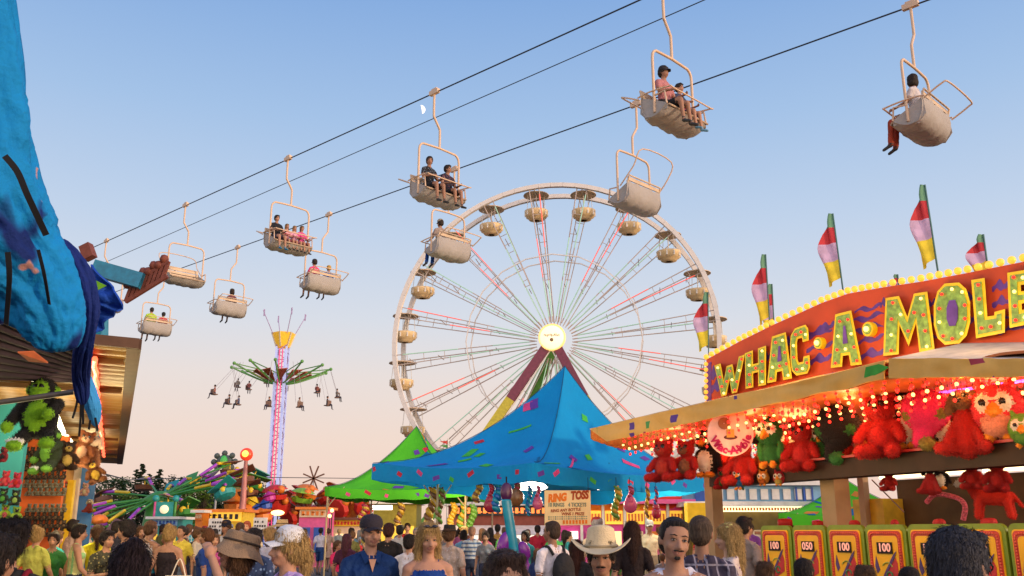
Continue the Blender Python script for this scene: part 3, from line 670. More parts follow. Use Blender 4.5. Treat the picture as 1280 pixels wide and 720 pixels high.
for i in range(20):
    a = 2 * pi * (i + .35) / 20; m = MB()
    for k in (1, -1):
        tn = -wx * sin(a) + wz * cos(a)
        A, B = wp(a, 1.3, k * .5), wp(a, RW - .1, k * HW)
        for s in (-1, 1):
            A1 = A + tn * s * .10; B1 = B + tn * s * .36
            m.beam(A1, B1, .058, .058, 0)
            m.beam(A1.lerp(B1, .33 if s > 0 else .55) + wn * k * .04, A1.lerp(B1, .62 if s > 0 else .95) + wn * k * .04, .06, .05, 1 if i % 2 else 2)
            m.beam(A1.lerp(B1, .04) + wn * k * .04, A1.lerp(B1, .3) + wn * k * .04, .05, .05, 2)
        for t in (.35, .5, .65, .8, .92): m.beam((A - tn * .10).lerp(B - tn * .3, t), (A + tn * .10).lerp(B + tn * .3, t), .035, .035, 0)
    for t in (.3, .5, .7, .9): m.beam(wp(a, 1 + t * (RW - 1), HW * (.4 + .55 * t)), wp(a, 1 + t * (RW - 1), -HW * (.4 + .55 * t)), .04, .04, 0)
    m.build('spoke_truss', [spk, red_tube, green_tube], WH)
Rw = Matrix((wx, wz, -wn)).transposed()
Rn = Matrix((wx, wz, wn)).transposed() if Matrix((wx, wz, wn)).transposed().determinant() > 0 else Matrix((-wx, wz, wn)).transposed()
hub = MB().lathe([(.82, -.1), (.82, .1), (.74, .16), (.4, .2), (.01, .2)], 32, wn * 1.45, Rn).build('hub_sign', lamp_mat('lit_hub', (1., .83, .50), 1.0, True), WH)
MB().lathe([(.84, -.14), (.93, -.14), (.93, .14), (.84, .14), (.84, -.14)], 32, wn * 1.45, Rn).build('hub_ring', lamp_mat('amber_ring', (1, .6, .2), .9), hub)
mb = MB(); fm = mat('hub_lettering', (.25, .16, .08), .6)
Mt = face_mat(wn * 1.66 + wz * .15, -wx if False else wx)
for i in range(11): mb.box(wn * 1.665 + wx * (-.5 + .1 * i) + wz * (.12 + .03 * cos(i * 1.7)), (.055, .01, .1 + .04 * ((i * 7) % 3)), 0)
mb.ball(wn * 1.66 - wz * .2, (.13, .04, .13), 10); mb.build('hub_emblem', fm, hub)
MB().lathe([(.25, -1.5), (.25, 1.5)], 16, (0, 0, 0), Rn, close=True).build('axle', spk, WH)
lm = [mat('maroon_leg_paint', (.20, .03, .06), .4), mat('yellow_leg_paint', (.60, .50, .03), .4), mat('green_leg_paint', (.10, .30, .03), .4), wsteel]
for k in (1, -1):
    for s in (-1, 1):
        top = wn * k * 1.25; foot = wx * (-9.8 if s < 0 else 7.4) + wn * k * (2.6) - wz * (wc.z)
        if k < 0: foot = wx * (-7.2 if s < 0 else 6.0) - wn * 2.6 - wz * wc.z
        m = MB()
        for j, (t0, t1) in enumerate(((.02, .29), (.29, .55), (.55, 1.))):
            mi = [0, 1, 2][j] if k > 0 else [2, 1, 2][j]
            m.beam(top.lerp(foot, t0), top.lerp(foot, t1), .62 if k > 0 else .5, .3, mi, up=wn)
        for j in range(14): m.beam(top.lerp(foot, .05 + j * .065) + wx * s * -.5, top.lerp(foot, .09 + j * .065) - wx * s * .1, .05, .05, 3)
        m.beam(top + wx * s * -.45, foot + wx * s * -.6, .08, .08, 3)
        m.build('support_leg', lm, WH)
gold = mat('gondola_cream', (.80, .60, .32), .4, var=.1); gw = mat('gondola_white', (.75, .7, .62), .45); gbr = mat('gondola_roof', (.72, .55, .38), .6, var=.15)
gp = None
for i in range(20):
    a = 2 * pi * (i + .35) / 20; pos = wp(a, RW - .2, 0)
    if gp is None:
        tub = MB(); tub.lathe([(.25, -2.18), (.6, -2.12), (.66, -1.95), (.84, -1.9), (.92, -1.5), (.96, -1.38), (.9, -1.38), (.86, -1.5), (.6, -1.85), (.1, -1.9)], 20)
        for q in range(10):
            t = 2 * pi * q / 10; tub.box((.9 * cos(t), .9 * sin(t), -1.66), (.1, .1, .34), 1)
        gp = tub.build('gondola', [gold, gw], WH)
        rf = MB().lathe([(1.02, .02), (1.05, -.06), (1.0, -.05), (.5, .12), (.02, .22)], 18); rf.lathe([(1.0, -.04), (.02, .1)], 18); rf.build('gondola_roof', gbr, gp)
        po = MB()
        for q in range(4): t = 2 * pi * q / 4 + .4; po.tube([(.82 * cos(t), .82 * sin(t), -1.4), (.7 * cos(t), .7 * sin(t), 0)], .022, 5)
        po.tube([(0, 0, -1.4), (0, 0, .1)], .04, 6); po.lathe([(.28, -1.36), (.28, -1.32), (.02, -1.32)], 12); po.tube([tuple(wn * 1.2), tuple(wn * -1.2)], .05, 6); po.build('gondola_frame', gw, gp)
        g = gp
    else: g = dup(gp, WH)
    g.location = pos; g.scale = (.9,) * 3
# ================================================================= swing tower
SYD = 105
st = thing('swing_tower', 'tall lit chair swing tower with yellow crown and green arms', 'swing ride', W(337, 690, SYD).xy.to_3d())
zc = ZY(455, SYD); zt = ZY(432, SYD); z0 = 0.
blu = lamp_mat('blue_white_tube', (.42, .48, .78), .42); pnk = lamp_mat('magenta_tube', (.80, .05, .20), .55)
ltt = mat('lattice_steel', (.40, .30, .52), .4)
m = MB(); hw = .58
for sx in (-1, 1):
    for sy in (-1, 1): m.beam((sx * hw, sy * hw, 0), (sx * hw, sy * hw, zt - .2), .2, .2, 1)
    m.beam((sx * .17, -hw - .1, 0), (sx * .17, -hw - .1, zt - .5), .2, .08, 0)
    m.beam((sx * .42, -hw - .06, 0), (sx * .42, -hw - .06, zt - .5), .10, .08, 1)
nz = 26
for j in range(nz):
    a0, a1 = z0 + (zt) * j / nz, zt * (j + 1) / nz
    for (p, q) in (((-hw, -hw), (hw, -hw)), ((hw, -hw), (hw, hw)), ((-hw, hw), (-hw, -hw))):
        s = 1 if j % 2 else -1
        A, B = (p, q) if s > 0 else (q, p); m.beam((*A, a0), (*B, a1), .09, .09, 2); m.beam((*p, a0), (*q, a0), .09, .09, 2)
m.build('column', [pnk, blu, ltt], st)
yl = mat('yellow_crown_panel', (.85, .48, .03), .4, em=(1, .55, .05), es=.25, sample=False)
m = MB(); zb = zt - .2; R1, R2 = .75, 1.35
for k in range(6):
    a0, a1 = 2 * pi * k / 6 + .4, 2 * pi * (k + 1) / 6 + .4
    b0, b1 = (R1 * cos(a0), R1 * sin(a0), zb), (R1 * cos(a1), R1 * sin(a1), zb); t1, t0 = (R2 * cos(a1), R2 * sin(a1), zb + 1.65), (R2 * cos(a0), R2 * sin(a0), zb + 1.65)
    m.slab([b0, b1, t1, t0], (-.1 * cos((a0 + a1) / 2), -.1 * sin((a0 + a1) / 2), 0)); m.beam(b0, t0, .16, .16, 1)
m.slab([(R2 * .98 * cos(2 * pi * k / 6 + .4), R2 * .98 * sin(2 * pi * k / 6 + .4), zb + 1.5) for k in range(6)], (0, 0, .1))
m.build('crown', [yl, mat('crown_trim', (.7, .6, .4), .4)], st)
for k in range(4):
    a = 2 * pi * k / 4 + .55; mm2 = MB(); p0 = V((R2 * .95 * cos(a), R2 * .95 * sin(a), zb + 1.5)); p1 = p0 + V((cos(a) * 1.3, sin(a) * 1.3, 2.6)); mm2.tube([p0, p1], .045, 6)
    mm2.box(p0.lerp(p1, .9), (.14, .1, .8)); mm2.build('mast', ltt, st)
gr = mat('green_arm_paint', (.12, .30, .06), .4, em=(.2, .8, .2), es=.05, sample=False); rdp = mat('red_wing_panel', (.45, .10, .05), .5)
zh = ZY(470, SYD); NA = 12
for k in range(NA):
    a = 2 * pi * k / NA + .12; d = V((cos(a), sin(a), 0)); sd_ = V((-sin(a), cos(a), 0)); m = MB()
    tip = d * 5.6 + V((0, 0, zh + .9)); m.tube(bez([d * .7 + V((0, 0, zh - .9)), d * 2 + V((0, 0, zh - .6)), d * 4 + V((0, 0, zh + .2)), tip], 5), .10, 6, 0)
    m.tube([d * .7 + V((0, 0, zh + .2)), d * 2.5 + V((0, 0, zh + .5)), tip], .06, 6, 0)
    m.ball(tip, .2, 8, 0)
    m.slab([d * .9 + V((0, 0, zh - .9)), d * 3.4 + sd_ * 1.1 + V((0, 0, zh + .3)), d * 3.3 - sd_ * .1 + V((0, 0, zh + .2))], (0, 0, .09), 1)
    m.build('arm', [gr, rdp], st)
seat_me = None; dk = mat('swing_seat_shell', (.2, .12, .09), .6); chn = mat('chain_steel', (.35, .33, .36), .5)
swing_pts = [(268, 493, -8), (286, 505, -7), (297, 484, 4), (298, 506, -3), (311, 487, 7), (336, 508, -9), (374, 509, -9), (357, 488, 9), (396, 491, 5), (409, 507, -4), (421, 497, 2), (333, 479, 10)]
for i, (px, py, dy) in enumerate(swing_pts):
    Y = SYD + dy * .8; p = W(px, py, Y); l = p - st.location; rxy = V((l.x, l.y, 0)); a = atan2(rxy.y, rxy.x)
    tip = V((cos(a) * 5.6, sin(a) * 5.6, zh + .8)) if rxy.length > 4.5 else V((cos(a) * 4, sin(a) * 4, zh + .4))
    m = MB(); sv = V((-sin(a), cos(a), 0)) * .4
    for s in (-1, 1): m.tube([tip + sv * s * .6, l + sv * s + V((0, 0, .5))], .018, 4, 1)
    m.box(l, (.5, .6, .1), 0, Matrix.Rotation(a, 3, 'Z')); m.box(l + V((cos(a), sin(a), 0)) * .28 + V((0, 0, .3)), (.08, .6, .5), 0, Matrix.Rotation(a, 3, 'Z'))
    m.build('hanging_seat', [dk, chn], st)
    k = 1.2
    cs = [(.35, .12, .1), (.05, .05, .06), (.3, .25, .2), (.08, .1, .2)][i % 4]
    o = person(['small swing rider in rust shirt farthest left of the tower', 'dark swing rider below the farthest left one', 'swing rider in tan, upper of the inner left pair', 'swing rider in navy low on the left side', 'swing rider in rust near the tower, high on the left', 'dark swing rider low beside the left of the column', 'tan swing rider low to the right of the column', 'navy swing rider high just right of the column', 'rust shirted swing rider high on the right', 'dark swing rider lowest on the right', 'tan swing rider farthest right of the tower', 'navy swing rider high at back left'][i],
        st.location + l - V((0, 0, .9)), math.degrees(a) + (60 if px < 345 else 120), 1.95, group='riders on the swing tower', pose='sit', voxel=.04, shirt=cs, pants=(.05, .05, .08), legs='long', faces=False, hair='short', head=(0, 0, 0))
# ================================================================= tents
CONF = [(.62, .05, .22), (.06, .38, .06), (.14, .04, .30), (.50, .04, .06), (.05, .30, .10), (.55, .08, .20)]
blue_cv = mat('blue_canvas', (.002, .255, .58), .9, var=.10, scale=1.1, bump=1.2, bscale=4, dirt=.1)
green_cv = mat('green_canvas', (.07, .45, .02), .9, var=.10, scale=1.1, bump=1.2, bscale=4, dirt=.1)
polem = mat('tent_pole', (.42, .34, .2), .5); black_m = mat('black_strap', (.012, .012, .014), .7)
def tent(label, corners, peak, canv, val=.26, pw=1.9, name='party_tent', pole=True, nwr=.03, sag=.10, poles=None):
    """corners: list of world points at the eave (clockwise), peak: world point"""
    c = sum((V(q) for q in corners), V()) / len(corners); base = V((c.x, c.y, 0))
    t = thing(name, label, 'tent', base); n = len(corners); K = 12
    def per(u):
        k = (u % 1) * n; i = int(k) % n; f = k - int(k); a, b_ = V(corners[i]), V(corners[(i + 1) % n])
        q = a.lerp(b_, f); q.z -= sag * sin(pi * f); return q + (V(peak) - q).normalized() * 0 + (c - q) * (.05 * sin(pi * f))
    ze = c.z; zp = peak.z
    def fn(u, v):
        e = per(u); q = e.lerp(peak, v); q.z = e.z + (peak.z - e.z) * v ** pw
        w = nwr * noise.noise(V((u * 22, v * 6, ze))) * (1 - v); q.z += w; return q
    MB().grid(fn, n * K, 20, th=.012).build('canopy', canv, t, world=True, merge=False)
    rc_ = random.Random(int(c.x * 100)); m = MB(); cm = [mat('print_' + nm_, cc_, .8) for nm_, cc_ in (('pink', (.66, .07, .24)), ('lime', (.05, .42, .06)), ('violet', (.12, .05, .34)), ('crimson', (.5, .03, .06)), ('teal', (.0, .13, .3)), ('orange', (.6, .2, .03)))]
    def stamp(f_, u, v, L_, w_, an, mi, up_):
        p0 = f_(u, v); du = (f_(u + .002, v) - p0); dv = (f_(u, v + .01) - p0); lu, lv = du.length / .002, dv.length / .01
        nrm_ = du.cross(dv).normalized(); nrm_ = nrm_ if (nrm_.z > 0 if up_ else nrm_.dot(p0 - c) > 0) else -nrm_; K_ = 4; vs = []
        for i in range(K_ + 1):
            for j in (0, 1):
                x = (i / K_ - .5) * L_; y = (j - .5) * w_ ; xx = x * cos(an) - y * sin(an); yy = x * sin(an) + y * cos(an)
                vs.append(f_(u + xx / lu, min(max(v + yy / lv, .0), 1)) + nrm_ * .012)
        m.add(vs, [(2 * i, 2 * i + 2, 2 * i + 3, 2 * i + 1) for i in range(K_)], mi, True)
    area = sum((V(corners[i]) - V(corners[(i + 1) % n])).length for i in range(n)) / 16.
    for k in range(int(46 * area)):
        v = 1 - rc_.random() ** .5 * 1.0; v = min(.88, v); sh_ = rc_.choice([(.36, .17), (.30, .18), (.5, .07), (.24, .15), (.18, .16)])
        stamp(fn, rc_.random(), v + .02, sh_[0], sh_[1], rc_.uniform(0, pi), rc_.choice([0, 1, 2, 3, 0, 1, 2, 4] if canv is blue_cv else [3, 2, 5, 4]), True)
    m.build('printed_confetti', cm, t, world=True)
    def vf(u, v):
        e = per(u); o = (e - c); o.z = 0; o.normalize(); wv = noise.noise(V((u * 40, 3.1, ze))) * .05
        return e + o * (.012 + wv * v) - V((0, 0, val * v * (1 + .12 * sin(u * 97) * .6)))
    MB().grid(vf, n * K * 2, 3, th=.01).build('valance', canv, t, world=True)
    m = MB()
    for k in range(int(26 * area)): stamp(vf, (k + rc_.random() * .7) / int(26 * area), rc_.uniform(.3, .7), rc_.uniform(.1, .2), .09, rc_.uniform(-.6, .6), rc_.choice([0, 1, 2, 3]), False)
    m.build('valance_print', cm, t, world=True)
    m = MB()
    for i in range(n):
        m.tube([fn(i / n, k / 12) + V((0, 0, .012)) for k in range(13)], .007, 5)
    m.build('ridge_seam', mat('seam_dark', (.01, .07, .16), .8), t, world=True)
    PL = list(corners) if poles is None else poles
    for i in range(len(PL)):
        q = V(PL[i]); m = MB(); qq = q.lerp(V((c.x, c.y, q.z)), .03)
        m.tube([(qq.x, qq.y, 0), (qq.x, qq.y, q.z - .02)], .025, 8); 
        for j in (1, -1):
            e = V(corners[(i + j) % n]) if poles is None else q + V((j * 3, 0, 0)); m.tube([(qq.x, qq.y, q.z - .55), tuple(qq.lerp(V((e.x, e.y, qq.z)), .12))], .014, 5)
        m.build('tent_pole', polem, t, world=True)
    return t, fn, per
BL, BF, BR = P(466, 586, 20.4), P(668, 586, 17.5), P(888, 600, 21.4); BL.z = 3.07; BF.z = 2.87; BR.z = 2.87
BB = BL + BR - BF; BB.z = 2.6
tb, tfn, bper = tent('bright blue confetti printed tent at centre, before the big wheel', [BL, BF, BR, BB], P(706, 458, 21.0), blue_cv, pw=2.0, val=.34, poles=[P(543, 600, 19.6)])
def sq(px, py, D, half, rot, z, pk, label, canv, **k):
    c = P(px, py, D); return tent(label, [V((c.x + half * 1.414 * cos(rot + i * pi / 2), c.y + half * 1.414 * sin(rot + i * pi / 2), z)) for i in range(4)], V((c.x, c.y, pk)), canv, **k)
gc = P(520, 600, 27); gpk = ZY(533, gc.y)
sq(519, 600, 27, 2.0, .62, 2.80, gpk, 'lime green confetti printed tent left of the blue tent', green_cv, pw=1.7)
g2 = P(1065, 600, 23)
sq(1056, 600, 24, 1.7, .5, 2.05, ZY(596, g2.y), 'small green tent seen through the prize stand opening', green_cv, pw=1.6, name='market_umbrella')
# lamps hanging under the blue tent
lampw = lamp_mat('white_lamp', (1., .93, .78), 7, True)
for px, D, lab in ((664, 19.3, 'glowing white lamp under the blue tent left of the price board'), (762, 19.8, 'glowing white lamp under the blue tent right of the price board')):
    q = P(px, 608, D); m = MB().lathe([(.02, .1), (.2, .06), (.27, -.02), (.2, -.07), (.02, -.09)], 20, (0, 0, 0)); t = thing('tent_lamp', lab, 'lamp', q); s_ = m.build('bulb_globe', lampw, t); s_.scale = (1.3, 1.1, 1.0)
    MB().tube([(0, 0, .1), (0, 0, .5)], .01, 5).build('lamp_cord', black_m, t)
def pl(loc, e, col, r=.3, name='lamp_and_fill_light', parent=None):
    l = bpy.data.lights.new(name, 'POINT'); l.energy = e; l.color = col; l.shadow_soft_size = r; o = bpy.data.objects.new(name, l); COL.objects.link(o); o.location = loc; return o
pl(P(712, 612, 20.0), 220, (1, .82, .55))
# inflatable toys hanging along the eave
infl = [mat('inflatable_' + n, c, .25, var=.1, scale=8) for n, c in (('gold', (.55, .34, .03)), ('maroon', (.32, .02, .05)), ('teal', (.01, .25, .36)), ('brown', (.17, .08, .03)), ('pink', (.6, .10, .25)), ('blue', (.01, .12, .4)), ('green', (.12, .30, .04)))]
def twist(px, y0, y1, D, c1, c2, lab, w=.07, head=False):
    f_ = 1.31 if D < 20 else 1.; D *= f_; w *= f_
    a, b_ = P(px, y0, D), P(px, y1, D); t = thing('inflatable_toy', lab, 'inflatable', a, group='inflatable toys hanging from the tent eaves'); Ln = a.z - b_.z
    ax = V((0, 0, 1)); m = MB()
    for s, mi in ((0, 0), (pi, 1)):
        m.tube([V((w * .4 * cos(s + k * .9) + w * .5 * sin(k * .25), w * .4 * sin(s + k * .9), -.06 - (Ln - .06) * k / 26)) for k in range(27)], [w * .45 * (.5 + .5 * min(1, k / 3, (26 - k) / 3)) for k in range(27)], 8, mi)
    if head: m.ball((0, 0, -Ln), (w * 2.0, w * 1.1, w * 2.2), 12, 0); m.ball((0, 0, -Ln * .8), (w * 1.5, w, w * 1.5), 12, 0)
    m.build('inflatable_body', [infl[c1], infl[c2]], t); MB().tube([(0, 0, .12), (0, 0, -.08)], .006, 4).build('hanging_string', black_m, t)
for a in ((540, 606, 662, 15.2, 3, 0, 'thick brown and gold twisted inflatable by the left tent pole', .10), (551, 606, 655, 15.0, 3, 6, 'brown twisted inflatable right beside the left tent pole', .07), (597, 600, 628, 14.3, 0, 3, 'short gold twisted inflatable under the blue eave', .07), (613, 601, 632, 14.0, 1, 1, 'maroon guitar shaped inflatable left of the blue post', .05, True),
          (622, 601, 640, 14.0, 5, 2, 'blue inflatable bunch just left of the purple guitar', .09), (645, 600, 622, 13.8, 3, 1, 'short maroon inflatable right of the guitar neck', .06, True), (661, 603, 645, 13.8, 2, 5, 'teal spiral inflatable beside the price board', .045), (672, 603, 630, 13.8, 4, 1, 'pink guitar inflatable beside the price board', .04, True),
          (770, 604, 650, 14.5, 0, 6, 'gold and green twisted inflatable above the cowboy hat', .075), (787, 604, 632, 14.6, 4, 1, 'pink and maroon inflatable right of the gold twist', .055, True), (808, 605, 648, 14.9, 0, 3, 'slim gold inflatable with curled end', .045), (819, 605, 642, 15.0, 1, 5, 'maroon and blue inflatable at right tent side', .04, True),
          (566, 626, 660, 25, 0, 0, 'yellow inflatable in the green tent, leftmost of its row', .12), (578, 626, 662, 25, 0, 6, 'yellow and green inflatable in the green tent', .12), (590, 628, 668, 25, 6, 6, 'lime green inflatable at right of the green tent', .13), (500, 626, 660, 25, 3, 0, 'brown inflatable under the middle of the green tent', .12), (455, 628, 652, 25, 0, 1, 'gold inflatable under the left of the green tent', .12)):
    twist(*a)
# giant purple guitar
gb = P(633, 610, 17.0); gt = thing('inflatable_guitar', 'giant inflatable guitar with purple body and cyan neck hanging from tent', 'inflatable', gb)
m = MB(); k = 11.5 / FPX; 
m.grid(lambda u, v: V(((-.002 + .10 * v + (u - .5) * .0) + .062 * cos(2 * pi * u) , .045 * sin(2 * pi * u), -.16 - .62 * v)), 16, 10); m.ball((0.0, 0, -.16), (.062, .045, .03), 14); m.build('guitar_neck', mat('cyan_vinyl', (.005, .27, .42), .25), gt)
m = MB(); m.ball((.0, 0, -.05), (.075, .045, .12), 14); gt.scale = (1.48,) * 3; m.build('guitar_head', mat('dark_violet_vinyl', (.06, .01, .07), .3), gt)
pv = mat('purple_vinyl', (.17, .02, .30), .22, var=.1)
o = blob_mesh([E((.10, .02, -.98), (.20, .07, .24), 'h'), E((-.03, .02, -.68), (.085, .06, .17), 'h', Matrix.Rotation(.3, 3, 'Y')), E((.22, .02, -.75), (.075, .06, .12), 'h', Matrix.Rotation(-.4, 3, 'Y')), E((.24, .02, -1.05), (.10, .06, .16), 'h')], .018, ['h'], 3, 'guitar_body')
o.materials.append(pv); go = bpy.data.objects.new('guitar_body', o); link(go, gt)
MB().tube([(0, 0, .14), (0, 0, -.06)], .01, 5).build('hanging_string', black_m, gt)
# ring toss price board
q0, q1 = P(681, 613, 17.7), P(738, 613, 18.0); zb_ = P(710, 657, 17.85).z; zt_ = q0.z
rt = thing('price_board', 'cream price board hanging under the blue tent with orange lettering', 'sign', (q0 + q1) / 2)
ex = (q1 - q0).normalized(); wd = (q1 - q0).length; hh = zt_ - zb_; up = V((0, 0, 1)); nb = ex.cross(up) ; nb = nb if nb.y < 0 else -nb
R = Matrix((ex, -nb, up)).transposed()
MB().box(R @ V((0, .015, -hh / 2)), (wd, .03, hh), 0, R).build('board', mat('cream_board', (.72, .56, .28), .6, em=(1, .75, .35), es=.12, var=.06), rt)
tx = MB()
def tput(mb, s, size, x, z, mi, bold=.0, shear=0, rot=0., w=None, base=None, nbv=None, exv=None, prow=.006):
    me = text_mesh(s, size, .003, bold, shear); M = face_mat((V() if base is None else base) + (ex if exv is None else exv) * x + up * z + (nb if nbv is None else nbv) * prow, ex if exv is None else exv, up) @ Matrix.Rotation(rot, 4, 'Z')
    if w:
        xs = [v.co.x for v in me.vertices]; M = M @ Matrix.Scale(w / (max(xs) - min(xs)), 4, (1, 0, 0))
    mb.mesh(me, M, mi)
tput(tx, 'RING', .20, -wd * .24, -hh * .22, 0, .012, .2, .08, wd * .42); tput(tx, 'TOSS', .212, wd * .25, -hh * .15, 1, .012, .2, .06, wd * .40)
tput(tx, '10 RINGS', .103, -wd * .26, -hh * .42, 2, .003, 0, 0, wd * .34); tput(tx, '4 TICKETS', .103, wd * .2, -hh * .42, 2, .003, 0, 0, wd * .4)
tput(tx, 'RING ANY BOTTLE', .077, -.05, -hh * .57, 1, .002, .1, .05, wd * .66); tput(tx, 'WINS 1 PRIZE', .077, wd * .1, -hh * .68, 1, .002, .1, .0, wd * .5)
for j in range(2):
    for i in range(18): tx.box(ex * (-wd * .42 + i * wd * .048) + up * (-hh * (.76 + .06 * j)) + nb * .006, (wd * .03, .006, .014 + .01 * (i % 3 == 0)), 2, R)
tput(tx, 'GAMES', .09, wd * .1, -hh * .91, 0, .004, .1, 0, wd * .5) if False else [tx.box(ex * (-wd * .1 + i * wd * .07) + up * (-hh * .91) + nb * .006, (wd * .045, .006, .07), 0, R) for i in range(8)]
tx.build('lettering', [mat('orange_lettering', (.75, .20, .02), .5), mat('red_brown_lettering', (.35, .06, .02), .5), mat('grey_green_lettering', (.18, .25, .2), .6)], rt)
MB().tube([ex * (-wd * .45), ex * (-wd * .45) + up * .25], .005, 4).build('hanging_cord', black_m, rt); MB().tube([ex * (wd * .45), ex * (wd * .45) + up * .25], .005, 4).build('hanging_cord', black_m, rt)
# ================================================================= plush toys
def plush(name, a): return mat(name, attr=a, rough=1., var=.16, scale=60, bump=.8, bscale=160, sheen=.06)
fur_m, fur2_m = plush('plush_fur', 'fur'), plush('plush_trim', 'fur2'); dkm = mat('button_eye', (.01, .01, .01), .15); whm = mat('felt_white', (.7, .68, .62), .9); org = mat('felt_orange', (.7, .26, .03), .9)
TT = ['a', 'b', 'eye', 'white', 'beak']; TM = [fur_m, fur2_m, dkm, whm, org]; TOYC = {}
def toy_prims(k):
    if k == 'bear': return [E((0, 0, .27), (.20, .17, .25), 'a'), E((0, -.03, .64), (.185, .17, .165), 'a'), E((-.15, 0, .79), .06, 'a'), E((.15, 0, .79), .06, 'a'), E((0, -.17, .60), (.08, .07, .06), 'b'), E((0, -.235, .625), .022, 'eye'), E((-.07, -.18, .69), .024, 'eye'), E((.07, -.18, .69), .024, 'eye'),
                            C((-.17, -.03, .42), .07, (-.27, -.15, .25), .065, 'a'), C((.17, -.03, .42), .07, (.27, -.15, .25), .065, 'a'), C((-.12, -.08, .1), .1, (-.2, -.32, .08), .08, 'a'), C((.12, -.08, .1), .1, (.2, -.32, .08), .08, 'a'), E((0, -.15, .27), (.11, .07, .14), 'b')]
    if k == 'parrot': return [E((0, 0, .24), (.15, .14, .22), 'a'), E((0, -.02, .62), (.24, .22, .23), 'a'), E((-.1, -.19, .66), (.075, .05, .085), 'white'), E((.1, -.19, .66), (.075, .05, .085), 'white'), E((-.09, -.235, .66), .03, 'eye'), E((.09, -.235, .66), .03, 'eye'),
                              C((0, -.2, .58), .06, (0, -.33, .50), .03, 'beak'), E((-.19, .0, .28), (.05, .1, .17), 'b'), E((.19, .0, .28), (.05, .1, .17), 'b'), C((-.08, -.1, .05), .045, (-.1, -.2, .02), .05, 'beak'), C((.08, -.1, .05), .045, (.1, -.2, .02), .05, 'beak'), C((0, .0, .84), .04, (0, .08, .93), .02, 'a'), C((0, .1, .15), .07, (0, .3, .02), .04, 'b')]
    if k == 'dog': return [C((0, .05, .12), .2, (0, 0, .42), .15, 'a'), E((0, -.05, .68), (.14, .15, .13), 'b'), E((0, -.2, .64), (.07, .09, .06), 'b'), E((0, -.28, .66), .03, 'eye'), E((-.06, -.17, .73), .02, 'eye'), E((.06, -.17, .73), .02, 'eye'), C((-.12, 0, .75), .05, (-.19, .0, .55), .06, 'b'), C((.12, 0, .75), .05, (.19, .0, .55), .06, 'b'),
                           C((-.12, -.05, .35), .06, (-.22, -.2, .1), .06, 'a'), C((.12, -.05, .35), .06, (.22, -.2, .1), .06, 'a'), C((-.15, 0, .06), .09, (-.28, -.28, .05), .07, 'a'), C((.15, 0, .06), .09, (.28, -.28, .05), .07, 'a')]
    if k == 'ball': return [E((0, 0, .5), (.30, .28, .27), 'a'), C((0, 0, .35), .18, (-.12, -.05, .1), .07, 'a'), E((0, -.1, .06), (.1, .1, .08), 'b'), E((-.2, -.15, .42), .05, 'b'), E((.22, -.15, .42), .05, 'b')]
    if k == 'owl': return [E((0, 0, .42), (.30, .27, .32), 'a'), E((-.12, -.23, .50), (.08, .06, .09), 'white'), E((.12, -.23, .50), (.08, .06, .09), 'white'), E((-.11, -.28, .49), .035, 'eye'), E((.11, -.28, .49), .035, 'eye'), C((0, -.24, .40), .07, (0, -.34, .36), .04, 'beak'), C((-.15, 0, .68), .06, (-.2, 0, .80), .03, 'a'), C((.15, 0, .68), .06, (.2, 0, .80), .03, 'a'), E((0, -.18, .22), (.17, .12, .14), 'b'), E((-.1, -.15, .08), .06, 'beak'), E((.1, -.15, .08), .06, 'beak')]
    if k == 'penguin': return [E((0, 0, .28), (.2, .18, .27), 'a'), E((0, -.02, .66), (.2, .19, .19), 'a'), E((0, -.13, .28), (.13, .09, .18), 'white'), E((-.09, -.16, .70), (.075, .05, .09), 'white'), E((.09, -.16, .70), (.075, .05, .09), 'white'), E((-.08, -.20, .69), .028, 'eye'), E((.08, -.20, .69), .028, 'eye'), C((0, -.18, .62), .06, (0, -.32, .58), .025, 'beak'),
                               C((-.18, 0, .45), .05, (-.27, -.05, .2), .04, 'a'), C((.18, 0, .45), .05, (.27, -.05, .2), .04, 'a'), E((-.09, -.14, .04), (.08, .12, .04), 'beak'), E((.09, -.14, .04), (.08, .12, .04), 'beak')]
    if k == 'ape': return [E((0, 0, .32), (.25, .2, .30), 'a'), E((0, -.02, .72), (.19, .18, .18), 'a'), E((0, -.16, .70), (.12, .08, .13), 'b'), E((0, -.2, .64), (.10, .08, .06), 'b'), E((-.045, -.225, .76), .02, 'eye'), E((.045, -.225, .76), .02, 'eye'), E((-.19, 0, .72), .05, 'b'), E((.19, 0, .72), .05, 'b'), E((0, -.14, .34), (.15, .1, .2), 'b'),
                           C((-.22, 0, .52), .09, (-.37, -.12, .22), .075, 'a'), E((-.37, -.15, .17), .08, 'b'), C((.22, 0, .52), .09, (.22, -.25, .35), .07, 'a'), E((.2, -.3, .35), .075, 'b'), C((-.14, -.05, .08), .1, (-.2, -.2, -.05), .09, 'a'), E((-.2, -.26, -.1), (.1, .12, .07), 'b'), C((.14, -.05, .08), .1, (.22, -.2, -.02), .09, 'a'), E((.22, -.26, -.06), (.1, .12, .07), 'b'), C((-.1, -.25, -.03), .03, (-.3, -.25, -.03), .03, 'white')]
    if k == 'horse': return [C((-.2, 0, .38), .13, (.2, 0, .36), .14, 'a'), C((-.28, 0, .42), .09, (-.42, 0, .68), .08, 'a'), C((-.42, 0, .72), .085, (-.58, -.02, .62), .06, 'b'), E((-.5, -.07, .70), .02, 'eye')] + [C((x, y, .3), .07, (x * 1.15, y, .04), .06, 'a') for x in (-.24, .24) for y in (-.08, .08)] + [C((-.38, .0, .86), .03, (-.3, 0, .55), .06, 'a'), C((.32, 0, .42), .04, (.46, 0, .2), .03, 'a')]
